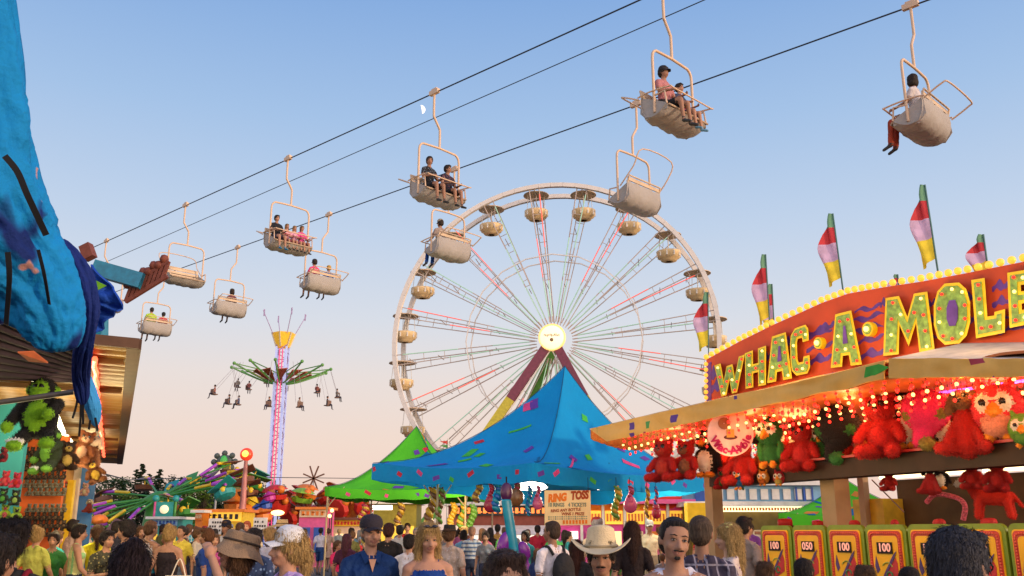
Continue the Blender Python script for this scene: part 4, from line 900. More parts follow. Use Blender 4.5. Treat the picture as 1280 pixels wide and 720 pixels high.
def toy(kind, loc, size, fur, fur2, label, rz=0., tilt=0., group='plush prizes', vox=.022, name=None):
    if kind not in TOYC:
        me = tuft(blob_mesh(toy_prims(kind), vox, TT, 2, 'plush_' + kind), .026, .006)
        for m_ in TM: me.materials.append(m_)
        TOYC[kind] = me
    o = bpy.data.objects.new(name or 'plush_' + kind, TOYC[kind]); link(o); o.location = loc; o.rotation_euler = (0, tilt, radians(rz)); o.scale = (size,) * 3
    o['fur'] = list(fur) + [1.]; o['fur2'] = list(fur2) + [1.]; return tag(o, label, 'plush toy', group)
# ================================================================= right-hand prize stand with the mallet game
sof = lambda px, off=0.: (RP(px, 640, off) - C0).dot(DS)
PW = (sof(950.5) - sof(1259)) / 6
gs = thing('game_stand', 'red and gold mallet game stand with bulb lit awning on the right', 'game stand', (C0.x, C0.y, 0))
red_p = mat('red_sign_paint', (.82, .11, .035), .5, var=.15, scale=1.2, dirt=.1); pur_p = mat('purple_sign_paint', (.16, .06, .36), .45, var=.35, scale=4)
yel_p = mat('yellow_panel_paint', (.85, .45, .006), .4, var=.08, scale=3); grn_p = mat('green_trim_paint', (.17, .27, .015), .45, var=.15); dgr = mat('dark_wood', (.035, .02, .012), .6)
beige = mat('beige_post_paint', (.38, .27, .15), .6, var=.12, scale=3, dirt=.2)
tan = confetti_mat('tan_awning_canvas', (.92, .50, .11), [(.12, .05, .3), (.45, .05, .08), (.10, .35, .08), (.12, .05, .3)], 2.2, .30)
ora = mat('orange_ceiling_paint', (.62, .16, .03), .45, var=.2, scale=2)
amber = lamp_mat('amber_bulb', (1., .40, .04), 1.25); redb = lamp_mat('red_bulb', (1., .022, .015), 1.9); warmb = lamp_mat('warm_bulb', (1., .56, .16), 3.2)
# --- counter with yellow game panels
NPN = 9
m = MB(); a, b_ = SL(.15, .12, 0), SL(-PW * NPN - .1, .12, 0)
cen = (a + b_) / 2 + NR * .4; Rs = Matrix((DS, NR, up)).transposed(); Lc = PW * NPN + .25
m.box(cen + V((0, 0, .78)), (Lc, .8, 1.56), 0, Rs); m.build('counter_body', mat('counter_purple', (.12, .04, .18), .5), gs, world=True)
MB().box(cen + V((0, 0, 1.585)), (Lc + .1, .96, .05), 0, Rs).build('counter_top', mat('counter_top_wood', (.30, .12, .06), .35, var=.2), gs, world=True)
def rr(w_, h_, r, n=5):
    out = []
    for cx, cz, a0 in ((w_ / 2 - r, h_ / 2 - r, 0), (-w_ / 2 + r, h_ / 2 - r, pi / 2), (-w_ / 2 + r, -h_ / 2 + r, pi), (w_ / 2 - r, -h_ / 2 + r, 1.5 * pi)):
        out += [(cx + r * cos(a0 + pi / 2 * k / n), cz + r * sin(a0 + pi / 2 * k / n)) for k in range(n + 1)]
    return out
bead = mat('red_bead_border', (.50, .03, .02), .3); blk_p = mat('black_display', (.012, .01, .01), .2); digm = lamp_mat('display_digits', (1, .5, .4), .25)
pgr = [mat('graphic_red', (.5, .02, .03), .4), mat('graphic_purple', (.07, .03, .16), .4), mat('graphic_green', (.03, .16, .05), .4), mat('graphic_lime', (.25, .38, .05), .4)]
for n in range(NPN):
    # local frame: x along -DS (to the viewer's right), y into the stand, z up
    c = SL(-PW * (n + .5), .02, 1.13); M = Matrix.Translation(c) @ Matrix((-DS, NR, up)).transposed().to_4x4()
    o = MB().prism(rr(PW * .95, 1.14, .09), .06, M @ Matrix.Translation((0, -.03, 0))).build('game_panel', grn_p, gs, world=True)
    MB().prism(rr(PW * .80, 1.0, .05), .02, M @ Matrix.Translation((0, -.05, 0))).build('panel_face', yel_p, o, world=True)
    MB().prism(rr(PW * .77, .97, .06), .006, M @ Matrix.Translation((0, -.056, 0))).build('red_border', bead, o, world=True)
    MB().prism(rr(PW * .60, .84, .05), .006, M @ Matrix.Translation((0, -.0585, 0))).build('panel_field', yel_p, o, world=True)
    m = MB(); q = rr(PW * .685, .905, .06, 3); tot = []
    for i in range(len(q)):
        A, B = V((q[i][0], 0, q[i][1])), V((q[(i + 1) % len(q)][0], 0, q[(i + 1) % len(q)][1])); k = max(1, int((B - A).length / .035))
        tot += [A.lerp(B, j / k) for j in range(k)]
    for p_ in tot: m.ball(M @ (p_ + V((0, -.06, 0))), .014, 6)
    m.build('bead_border', mat('pale_bead', (.70, .12, .06), .3), o, world=True)
    dz = .26
    m = MB(); m.box(V((0, 0, 0)), (.27, .02, .15), 0); dsp = MB(); dsp.add([M @ (V(v_) + V((0, -.062, dz))) for v_ in m.v], m.f); 
    me = text_mesh(['100', '050', '100', '100', '110', '120', '100', '100', '100'][n], .15, .002, .004); Mx = M @ Matrix.Translation((0, -.075, dz)) @ Matrix.Rotation(pi / 2, 4, 'X')
    dsp.mesh(me, Mx, 1); dsp.build('score_display', [blk_p, digm], o, world=True)
    g = MB()
    g.prism([(-.17, -.26), (.02, -.02), (.15, .13), (.18, .06), (.17, -.12), (.0, -.2)], .006, M @ Matrix.Translation((.02, -.065, 0)), 0)
    g.prism([(-.19, -.27), (-.14, -.25), (.15, .13), (.19, .22), (.12, .16)], .006, M @ Matrix.Translation((.01, -.072, 0)), 1)
    g.prism([(-.2, .02), (-.17, .15), (-.12, -.03), (-.17, -.08)], .006, M @ Matrix.Translation((0, -.066, 0)), 1)
    g.tube([M @ V((.02 + .09 * cos(t), -.066, -.01 + .08 * sin(t))) for t in (.3, .7, 1.1, 1.5, 1.9, 2.3, 2.7)], .008, 5, 3)
    g.tube([M @ V((.02 + .13 * cos(t), -.066, -.22 + .07 * sin(t))) for t in (3.3, 3.8, 4.3, 4.8, 5.3, 5.8)], .013, 5, 2)
    g.tube([M @ V((-.12 + .03 * cos(t * 3), -.066, -.22 - .05 * t)) for t in (0, .4, .8, 1.2, 1.6)], .012, 5, 2)
    g.tube([M @ V((.05 + .05 * cos(t), -.066, -.1 + .05 * sin(t))) for t in (0, .8, 1.6, 2.4, 3.2, 4, 4.8, 5.6)], .014, 5, 2)
    g.build('panel_graphic', pgr, o, world=True)
pad = mat('red_mallet_pad', (.38, .02, .02), .6); wh2 = mat('white_enamel', (.7, .68, .64), .35)
t0 = None
for n in range(NPN):
    c = SL(-PW * (n + .42), .25, 1.61)
    if t0 is None:
        t0 = thing('padded_mallet', 'red padded mallet resting on the counter above a yellow panel', 'mallet', c, group='red mallets lying along the game counter')
        MB().lathe([(.01, -.11), (.065, -.105), (.072, -.05), (.072, .05), (.065, .105), (.01, .11)], 14, (0, 0, .13), Matrix.Rotation(pi / 2, 3, 'Y')).build('mallet_head', pad, t0)
        MB().tube([(0, -.02, .13), (.0, .16, .03), (0, .3, .02)], .014, 7).build('handle', wh2, t0); MB().lathe([(.07, 0), (.06, .05), (.03, .06)], 12, (0, 0, 0), close=True).build('mallet_rest', wh2, t0)
    else:
        d = dup(t0); d.location = c; d.rotation_euler = (0, 0, n * .4); d.scale = (.8,) * 3
# --- header beam, posts
s0, s1 = sof(893), sof(1300) - 1.2
m = MB(); m.box((SL(s0, .1, 2.5) + SL(s1, .1, 2.5)) / 2, (s0 - s1, .35, .26), 0, Rs); m.build('header_beam', dgr, gs, world=True)
MB().box((SL(s0, -.06, 2.655) + SL(s1, -.06, 2.655)) / 2, (s0 - s1, .12, .035), 0, Rs).build('beam_ledge', mat('ledge_red', (.35, .02, .015), .4), gs, world=True)
for px, off, w_ in ((893, .15, .22), (1046, .45, .30)):
    c = SL(sof(px, off), off, 0); MB().box(c + V((0, 0, 1.3)), (w_, w_, 2.6), 0, Rs).build('post', beige, gs, world=True)
for s in (s0 - .2, s0 - 4.2, s1 + 1):
    MB().box(SL(s, 3.3, 1.75), (.14, .14, 3.5), 0, Rs).build('rear_post', beige, gs, world=True)
# --- roof, back header, awnings
fL, fR = RP(757, 549, -1.25), RP(1108, 474, -1.25)
def ceil(u, v):
    s = s0 + .4 + (s1 - s0 - 1.0) * u; f = fL.lerp(fR, 0) ; a_ = (s - (fL - C0).dot(DS)) / ((fR - C0).dot(DS) - (fL - C0).dot(DS))
    zf = fL.z + (fR.z - fL.z) * max(-.2, min(a_, 1.15)); return SL(s, -1.2 + 4.6 * v, zf + .03 + (.25 * v if v < .3 else .075) + .015 * sin(u * 60))
MB().grid(ceil, 60, 8, th=.03).build('ceiling', ora, gs, world=True)
bh = MB(); bh.box((SL(s0, 3.35, 3.1) + SL(s1, 3.35, 3.1)) / 2, (s0 - s1, .06, .95), 0, Rs); bh.build('back_header', mat('back_header_red', (.42, .06, .02), .5, var=.4, scale=1.5), gs, world=True)
# tan valance along the street edge
tL, tR = RP(738, 536, -1.25), RP(1108, 452, -1.25); bL2 = RP(760, 552, -1.25)
def val(u, v):
    top = tL.lerp(tR, u); bot = bL2.lerp(fR, u); q = top.lerp(bot, v); return q - NR * (.05 * noise.noise(V((u * 14, v * 2, 1))) + .02 * sin(u * 40))
MB().grid(val, 60, 5, th=.025).build('front_valance', tan, gs, world=True)
gL, gR = RP(1113, 448, -1.3), RP(1330, 449, -1.3); hL, hR = RP(1113, 473, -1.3), RP(1330, 470, -1.3)
MB().grid(lambda u, v: gL.lerp(gR, u).lerp(hL.lerp(hR, u), v) - NR * (.04 * noise.noise(V((u * 9, v * 2, 5)))), 40, 4, th=.025).build('front_valance', tan, gs, world=True)
# awning top canvas rising from the valance to the sign board
def aw(u, v): 
    e = tL.lerp(tR, u) if u <= 1 else tR
    k = SL((e - C0).dot(DS), .0, e.z + .32); return e.lerp(k, v) + V((0, 0, .02 * noise.noise(V((u * 9, v * 3, 2)))))
MB().grid(aw, 40, 5, th=.02).build('awning_top', tan, gs, world=True)
def aw2(u, v):
    e = gL.lerp(gR, u); k = SL((e - C0).dot(DS), .0, e.z + .30); return e.lerp(k, v)
MB().grid(aw2, 20, 4, th=.02).build('awning_top', mat('pale_awning_liner', (.5, .45, .4), .7), gs, world=True)
# green corner patch between the two awnings
MB().slab([RP(1082, 459, -1.31), RP(1098, 455, -1.31), RP(1112, 459, -1.31), RP(1092, 470, -1.31), RP(1080, 472, -1.31)], NR * .01).build('corner_patch', mat('patch_green', (.06, .38, .05), .7), gs, world=True)
# far end flap, scalloped inside face
e0, e1 = SL((tL - C0).dot(DS), -1.25, tL.z), SL((tL - C0).dot(DS) , 1.2, tL.z + .1)
MB().grid(lambda u, v: e0.lerp(e1, u) - V((0, 0, (.14 + .22 * sin(pi * min(1, u * 1.2)) + .02 * abs(sin(u * 50))) * v + .05 * v)), 40, 4, th=.02).build('end_flap', mat('orange_lit_flap_canvas', (.52, .20, .05), .8, bump=1), gs, world=True)  # orange light on the inside face is put into the canvas colour
# --- sign board
top = [(883, 449.5), (924, 427), (965, 406.7), (1000, 391), (1027, 378.7), (1060, 367), (1105, 359), (1151.7, 352), (1210, 341), (1280, 327), (1330, 322), (1400, 330)]
bot = [(1400, 425), (1280, 440), (1200, 452), (1110, 470), (1060, 480), (960, 500), (883, 514)]
poly = [RP(x, y, .05) for x, y in top + bot]
sb = MB().slab(poly, NR * .28, 0, 1).build('sign_board', [red_p, mat('sign_return_dark', (.1, .08, .07), .6)], gs, world=True)
rs = random.Random(5)
def wavy(x0, y0, x1, h, mb, seed):
    n = 12; r_ = random.Random(seed); ph = r_.random() * 6; a_ = []; b2 = []
    for i in range(n + 1):
        t = i / n; x = x0 + (x1 - x0) * t; y = y0 - (x - x0) * .26 + 2.2 * sin(t * 9 + ph); th = 1.5 * h * sin(pi * min(1, t * .9 + .08)) ** .7 * (.7 + .3 * sin(t * 14 + ph))
        a_.append(RP(x, y - th / 2, .045)); b2.append(RP(x, y + th / 2, .045))
    mb.slab(a_ + b2[::-1], NR * .004)
m = MB()
for i, (x0, y0, x1, h) in enumerate([(884, 470, 896, 14), (888, 485, 905, 12), (1005, 420, 1040, 9), (1008, 437, 1042, 8), (1012, 452, 1040, 9), (1065, 402, 1105, 6), (1068, 415, 1104, 7), (1072, 428, 1105, 7), (1074, 446, 1108, 9), (1068, 390, 1104, 5), (955, 446, 966, 8), (1025, 410, 1045, 7), (1205, 372, 1222, 8), (1240, 360, 1262, 10), (1240, 380, 1264, 9), (1240, 400, 1262, 7), (1160, 400, 1172, 7), (1158, 380, 1170, 6), (1100, 380, 1110, 8), (1208, 400, 1224, 8), (1150, 425, 1172, 6), (1248, 415, 1285, 6), (1040, 440, 1046, 7), (978, 430, 990, 9)]): wavy(x0, y0, x1, h, m, i)
m.slab([RP(883.5, 455, .042), RP(889, 452, .042), RP(889, 512, .042), RP(883.5, 513, .042)], NR * .004)
m.build('flame_painting', pur_p, sb, world=True)
m = MB(); m.slab([RP(x, y, .03) for x, y in [(1060, 480), (1110, 470), (1200, 452), (1280, 440), (1400, 425), (1400, 437), (1280, 452), (1200, 464), (1110, 481), (1060, 490)]], NR * .3); m.build('sign_foot_trim', mat('white_trim', (.62, .6, .58), .5, var=.1), sb, world=True)
# letters: outlines in a unit square, mapped on measured quads
LET = {
 'W': ([(0, 1), (.2, 1), (.29, .45), (.4, .85), (.6, .85), (.71, .45), (.8, 1), (1, 1), (.84, 0), (.62, 0), (.5, .42), (.38, 0), (.16, 0)], [(.1, .9), (.15, .6), (.2, .3), (.27, .08), (.4, .4), (.5, .68), (.6, .4), (.73, .08), (.8, .3), (.85, .6), (.9, .9)], None),
 'H': ([(0, 0), (.38, 0), (.38, .38), (.62, .38), (.62, 0), (1, 0), (1, 1), (.62, 1), (.62, .62), (.38, .62), (.38, 1), (0, 1)], [(.19, .1), (.19, .37), (.19, .63), (.19, .9), (.5, .5), (.81, .1), (.81, .37), (.81, .63), (.81, .9)], None),
 'A': ([(0, 0), (.36, 0), (.4, .2), (.6, .2), (.64, 0), (1, 0), (.78, 1), (.22, 1)], [(.15, .08), (.22, .33), (.28, .58), (.36, .85), (.64, .85), (.72, .58), (.78, .33), (.85, .08), (.5, .32)], [(.42, .42), (.58, .42), (.53, .75), (.47, .75)]),
 'C': ([(.28, 0), (.85, 0), (1, .12), (1, .36), (.68, .36), (.64, .26), (.42, .26), (.36, .34), (.36, .68), (.42, .76), (.64, .76), (.68, .66), (1, .66), (1, .9), (.85, 1), (.28, 1), (.05, .88), (0, .7), (0, .3), (.05, .12)], [(.84, .8), (.6, .88), (.3, .87), (.17, .65), (.17, .4), (.3, .13), (.6, .12), (.84, .22)], None),
 'M': ([(0, 0), (.3, 0), (.33, .5), (.5, .12), (.67, .5), (.7, 0), (1, 0), (.95, 1), (.66, 1), (.5, .62), (.34, 1), (.05, 1)], [(.15, .08), (.16, .35), (.17, .62), (.2, .9), (.36, .68), (.5, .38), (.64, .68), (.8, .9), (.83, .62), (.84, .35), (.85, .08)], None),
 'O': ([(.3, 0), (.7, 0), (.9, .12), (1, .34), (1, .66), (.9, .88), (.7, 1), (.3, 1), (.1, .88), (0, .66), (0, .34), (.1, .12)], [(.5, .9), (.22, .83), (.15, .6), (.15, .38), (.25, .15), (.5, .09), (.76, .16), (.85, .4), (.85, .62), (.78, .84)], [(.42, .3), (.58, .3), (.65, .42), (.65, .6), (.58, .72), (.42, .72), (.35, .6), (.35, .42)]),
 'L': ([(0, 0), (.95, .02), (1, .42), (.66, .4), (.64, .34), (.42, .34), (.42, 1), (0, 1)], [(.2, .9), (.2, .66), (.2, .42), (.2, .16), (.5, .16), (.8, .2)], None),
 'E': ([(0, 0), (1, 0), (1, .3), (.42, .28), (.42, .4), (.85, .4), (.85, .62), (.42, .62), (.42, .74), (1, .72), (1, 1), (0, 1)], [(.2, .9), (.2, .64), (.2, .38), (.2, .12), (.5, .14), (.8, .14), (.6, .5), (.5, .87), (.8, .87)], None)}
ly = mat('letter_yellow', (.85, .56, .01), .35, em=(1, .6, .0), es=.28, sample=False); lg = mat('letter_speckled_green', (.24, .42, .07), .4, var=.5, scale=14, em=(.5, .7, .1), es=.10, sample=False)  # emission in the letter colours stands in for bulb light on them
lsh = mat('letter_side', (.25, .03, .02), .5)
bulb0 = {}
def bulb(parent, pos, mt, r=.034):
    k = (mt.name, r)
    if k not in bulb0:
        o = MB().ball((0, 0, 0), r, 8).build('bulb', mt); bulb0[k] = o.data; bpy.data.objects.remove(o)
    o = bpy.data.objects.new('bulb', bulb0[k]); link(o, parent); o.location = V(pos) - gs.location; return o
nb_ = 0
for ch_, (TL, TR_, BR_, BL_) in (('W', ((893, 457), (931, 443), (926, 489), (897, 497))), ('H', ((931, 441.5), (957.5, 432), (957.5, 481), (932, 486))), ('A', ((958, 423), (989, 413), (990, 473), (959, 479))), ('C', ((987, 413), (1010, 404.5), (1013, 466), (989, 471))),
        ('A', ((1036, 395), (1072, 386), (1077.5, 455.5), (1038.5, 460))), ('M', ((1104, 373), (1162, 364), (1168.5, 438), (1104, 445))), ('O', ((1167, 355.5), (1212.5, 352), (1213, 428), (1167.5, 432.5))), ('L', ((1214, 350), (1254, 344), (1258, 417), (1220, 423))), ('E', ((1259, 341), (1297, 335), (1301, 402), (1262, 410)))):
    out, bl_, hole = LET[ch_]
    def mp(x, z, off):
        a_ = V((*TL, 0)).lerp(V((*TR_, 0)), x); b2 = V((*BL_, 0)).lerp(V((*BR_, 0)), x); q = b2.lerp(a_, z); return RP(q.x, q.y, off)
    # flat pixel-free inset: work in metres on the board plane, then push the speckled face slightly proud
    P3 = [mp(x, z, .05 - .11) for x, z in out]; q2 = [((p_ - P3[0]).dot(-DS), p_.z) for p_ in P3]; nq = len(q2)
    ar = sum(q2[i][0] * q2[(i + 1) % nq][1] - q2[(i + 1) % nq][0] * q2[i][1] for i in range(nq)); sg = 1 if ar > 0 else -1; dI = .034 if ch_ in 'WHC' else .042; ins = []
    for i in range(nq):
        p0, p1, p2 = V(q2[i - 1]), V(q2[i]), V(q2[(i + 1) % nq]); e1 = (p1 - p0).normalized(); e2 = (p2 - p1).normalized(); n1 = V((-e1.y, e1.x)) * sg; n2 = V((-e2.y, e2.x)) * sg; bs = (n1 + n2); bs = bs.normalized() if bs.length > .1 else n1; k_ = dI / max(.45, bs.dot(n1)); pp = p1 + bs * k_
        ins.append(P3[0] - DS * pp.x + V((0, 0, pp.y - P3[0].z)) - NR * .012)
    mb = MB(); mb.add(P3, [tuple(range(nq))], 0); mb.slab(ins, NR * .008, 1, 1)
    n_ = len(out); fr = [mp(x, z, .05 - .11) for x, z in out]; bk = [mp(x, z, .049) for x, z in out]
    mb.add(fr + bk, [(i, i + n_, (i + 1) % n_ + n_, (i + 1) % n_) for i in range(n_)], 2)
    if hole:
        hp = [mp(x, z, -.090) for x, z in hole]; mb.slab(hp, NR * .01, 3)
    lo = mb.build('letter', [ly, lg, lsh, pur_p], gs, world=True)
    for i, (x, z) in enumerate(bl_): bulb(lo, mp(x, z, -.10), redb if (i * 7 + nb_) % 3 else warmb, .022)
    nb_ += 1
for x, y, r in ((1025.3, 429, .09), (1087.5, 411.7, .105)):
    c = RP(x, y, .0); d = MB(); 
    Rd = Matrix((DS, up, NR)).transposed(); d.lathe([(r, .04), (r, -.05), (.01, -.05)], 20, c, Rd, 0, False); d.lathe([(r * .75, -.052), (r * .7, -.06), (.01, -.06)], 20, c, Rd, 1, False)
    do = d.build('letter_dot', [ly, lg], gs, world=True); bulb(do, c - NR * .075, warmb, .04)
tot = []
for (x0, y0), (x1, y1) in zip(top[:-2], top[1:-1]):
    A, B = RP(x0, y0, .1), RP(x1, y1, .1); k = max(1, round((B - A).length / .155)); tot += [A.lerp(B, j / k) for j in range(k)]
for p_ in tot: bulb(gs, p_ + V((0, 0, .05)), amber, .052)
for y in range(455, 512, 7): bulb(gs, RP(882.5, y, -.02), amber, .04)
for px, py in ((930, 470), (1000, 440), (1070, 425), (1140, 405), (1220, 395), (1300, 380)): pl(RP(px, py, -.9), 11, (1, .62, .25), .2)
# --- feather flags on the roof
fg = [mat('flag_green', (.16, .36, .22), .8), mat('flag_red', (.55, .05, .06), .8), mat('flag_lavender', (.58, .42, .62), .8), mat('flag_yellow', (.80, .66, .05), .8)]
def flag(pxt, pyt, pxb, pyb, ph, wpx, off, lab, sway=0.):
    a_, b2 = RP(pxt, pyt, off), RP(pxb, pyb, off); t = thing('feather_flag', lab, 'flag', b2, group='four colour feather flags on the stand roof'); n = 16
    cl = a_ + (b2 - a_) * (ph / (pyb - pyt)); kx = wpx * (a_ - V((0, 0, CZ))).length / FPX
    lft = V((-.97, .2, 0))
    MB().tube([b2, a_], .014, 6).build('flag_pole', mat('flag_pole_green', (.05, .16, .14), .4), t, world=True)
    ends = [0, .22, .46, .72, 1.]
    m = MB()
    for k in range(4):
        def fn(u, v):
            tt = ends[k] + (ends[k + 1] - ends[k]) * u; p_ = a_.lerp(cl, tt); wdt = kx * (min(1, .2 + 2.6 * tt)) 
            return p_ + lft * (wdt * v * (1 - .1 * sin(tt * 7))) - V((0, 0, .16 * v * tt ** 2)) + NR * (.07 * sin(v * 7 + tt * 8) * v) + lft * (.015 * sin(tt * 15) * v)
        m.grid(fn, 5, 8, k, th=.004)
    m.build('flag_cloth', fg, t, world=True)
flag(957, 318, 963, 420, 78, 14, 1.2, 'feather flag standing fourth from the right end of the sign')
flag(965, 355, 968, 415, 58, 12, 2.6, 'feather flag half hidden behind the one above the letter C')
flag(1041, 267, 1055, 372, 80, 17, 1.0, 'feather flag above the dot before the lone letter A')
flag(1156, 231, 1174, 350, 92, 17, .8, 'tallest feather flag, above the letter M')
flag(1229, 293, 1236, 345, 45, 16, .8, 'feather flag peeking over the sign above the letter L')
flag(1122, 343, 1124, 365, 20, 8, 2.2, 'tiny flag tip just above the sign before the M')
flag(885, 365, 886, 470, 66, 14, 2.4, 'feather flag by the left end of the sign in front of the wheel')
# --- bulb strings hanging under the ceiling
bs0 = None; cnt = 0
sA, sB = (fL - C0).dot(DS) - .3, s1 + .6
for i in range(38):
    for j in range(7):
        s = sA + (sB - sA) * (i + .5 * (j % 2)) / 38; off = -1.05 + j * .55
        a_ = (s - (fL - C0).dot(DS)) / ((fR - C0).dot(DS) - (fL - C0).dot(DS)); z = fL.z + (fR.z - fL.z) * min(max(a_, 0), 1.15) + .06
        if bs0 is None:
            bs0 = thing('bulb_string', 'short string of red and amber bulbs dangling from the stand ceiling', 'string light', group='bulb strings hanging under the stand ceiling')
            for q in range(4): MB().ball((.02 * (q % 2), 0, -.07 - .085 * q), .024 if q != 1 else .03, 6).build('bulb', amber if q == 1 and False else (warmb if q == 2 else (redb if q != 3 else redb)), bs0)
            MB().tube([(0, 0, 0), (0, 0, -.34)], .004, 4).build('bulb_wire', black_m, bs0); b_s = bs0
        else: b_s = dup(bs0)
        b_s.location = SL(s, off, z); b_s.rotation_euler = (0, 0, cnt); b_s.scale = (1, 1, .8 + .4 * ((cnt * 37) % 10) / 10); cnt += 1
tube_m = lamp_mat('magenta_tube_light', (.9, .12, .8), 2.2)
MB().tube([SL(sA - 1, .5, 3.52), SL(sB, .5, 3.42)], .02, 6).build('neon_tube', tube_m, gs, world=True)
for k in range(3): MB().tube([SL(sA - 2 - k * 2.2, 3.2, 2.56), SL(sA - 4 - k * 2.2, 3.2, 2.56)], .03, 6).build('tube_lamp', lamp_mat('warm_tube', (1, .75, .4), 4), gs, world=True)
for k in range(5): pl(SL(sA - 1.2 - 1.9 * k, .35, 3.25), 34, (1, .42, .13), .25); pl(SL(sA - 1.2 - 1.9 * k, -.3, 3.42), 9, (1, .45, .12), .1)
for k in range(4): pl(SL(-.8 - 1.7 * k, -1.15, 2.5), 26, (1, .62, .28), .3)
for k in range(4): pl(SL(sA - 1.2 - 2.1 * k, -.75, 3.2), 16, (1, .40, .14), .2)
# --- prizes
RD = (.50, .018, .015); BK = (.015, .013, .016); GNN = (.03, .17, .04); PK = (.75, .03, .15); BR = (.20, .07, .03)
def rt_(kind, px, py, hpx, off, fur, fur2, lab, rz=-40, tilt=0.):
    p_ = RP(px, py, off); k = hpx * (p_ - V((0, 0, CZ))).length / FPX / .84; toy(kind, p_, k, fur, fur2, lab, rz, tilt, 'plush prizes on the game stand')
for a_ in (('bear', 832, 603, 52, -1.0, RD, (.55, .05, .03), 'red plush bear hanging at the far left end of the awning'), ('bear', 860, 600, 48, -.7, RD, (.3, .12, .06), 'red plush bear second from the awning tip, beside the penguins'), ('penguin', 886, 597, 56, -.3, BK, GNN, 'black penguin plush beside the round hanging sign'),
           ('bear', 930, 607, 56, -.3, RD, RD, 'dark red plush bear below the round hanging sign'), ('parrot', 965, 584, 56, -.35, GNN, (.05, .25, .05), 'green parrot plush with orange beak right of the round sign'), ('bear', 1006, 590, 60, -.05, RD, (.55, .03, .03), 'red plush bear on the ledge right of the green parrot'),
           ('ball', 1051, 580, 74, .0, BK, GNN, 'round black plush with green base on the ledge'), ('bear', 1107, 574, 76, -.05, RD, (.5, .02, .02), 'largest red plush bear sitting at the middle of the ledge'), ('penguin', 1138, 562, 64, .25, BK, (.03, .2, .04), 'black penguin plush between the big red bear and pink ball'),
           ('ball', 1163, 562, 74, -.1, PK, (.25, .2, .04), 'hot pink round plush with drooping tail on the ledge'), ('penguin', 1186, 560, 60, .35, BK, BK, 'black penguin plush behind the hot pink round plush'), ('dog', 1212, 566, 72, -.1, (.42, .015, .012), (.22, .11, .05), 'brown faced dog plush in a red suit on the ledge'), ('owl', 1254, 556, 76, .05, (.75, .05, .07), (.7, .3, .2), 'pink owl plush with yellow beak near the right edge'),
           ('bear', 1222, 520, 44, .8, (.6, .03, .02), (.6, .1, .03), 'red plush bear high behind the brown faced dog'), ('owl', 1284, 562, 44, -.1, (.15, .4, .05), (.1, .3, .05), 'green owl plush cut by the right picture edge'), ('parrot', 1033, 583, 48, .2, (.05, .25, .05), (.4, .4, .05), 'small green parrot plush behind the round black plush'),
           ('bear', 1113, 614, 26, .3, RD, RD, 'small red plush bear hanging under the header beam'), ('dog', 1165, 616, 32, .1, (.45, .02, .02), BK, 'red and black dog plush hanging under the beam'), ('penguin', 1178, 612, 30, .35, BK, (.5, .02, .02), 'black penguin plush hanging under the beam'), ('bear', 1218, 612, 34, .3, RD, RD, 'red plush bear hanging upside the beam left of the red horse'),
           ('bear', 1250, 616, 40, .3, (.42, .01, .01), RD, 'dark red plush bear hanging right above the red horse'), ('horse', 1245, 648, 50, .5, (.62, .03, .015), (.55, .5, .45), 'red horse plush with grey muzzle above the counter'), ('bear', 905, 612, 26, -.2, (.5, .02, .02), GNN, 'small red and green plush bear low left of the post'), ('parrot', 925, 612, 24, -.4, (.02, .15, .4), GNN, 'small blue and green parrot plush under the round sign'),
           ('owl', 955, 608, 20, -.2, (.6, .25, .03), (.4, .1, .02), 'small orange owl plush hanging left of the green tent'), ('owl', 975, 608, 20, -.1, (.55, .03, .05), (.5, .4, .1), 'small red owl plush hanging above the green tent')):
    rt_(*a_)
for k in range(15):
    px = 905 + k * 25.5; cc = [RD, (.6, .04, .03), (.55, .15, .03), RD, (.05, .18, .05)][k % 5]; kk_ = ['bear', 'dog', 'owl', 'bear', 'parrot'][(k * 3) % 5]
    rt_(kk_, px, 592 - (px - 905) * .085, 44, .62, cc, [(.5, .05, .03), (.6, .4, .1), BK][k % 3], ['scarlet', 'crimson', 'rust orange', 'ruby', 'dark green'][k % 5] + ' ' + dict(bear='bear', dog='dog', owl='owl', parrot='parrot')[kk_] + ' plush packed in the second row, ' + ['leftmost', 'second', 'third', 'fourth', 'fifth', 'sixth', 'seventh', 'eighth', 'ninth', 'tenth', 'eleventh', 'twelfth', 'thirteenth', 'fourteenth', 'last'][k] + ' from left', -70 + 25 * sin(k * 3))
for k, (px, c_, lab) in enumerate(((955, (.5, .02, .02), 'small red bear high at the back, leftmost'), (985, (.05, .2, .06), 'small green bear high at the back'), (1075, (.6, .25, .03), 'orange bear high at the back by the black plush'), (1140, (.6, .05, .03), 'scarlet bear high at the back above the penguin'), (1190, (.65, .3, .05), 'orange bear high at the back left of the dog'))):
    rt_('bear', px, 548, 36, 2.6, c_, c_, lab)
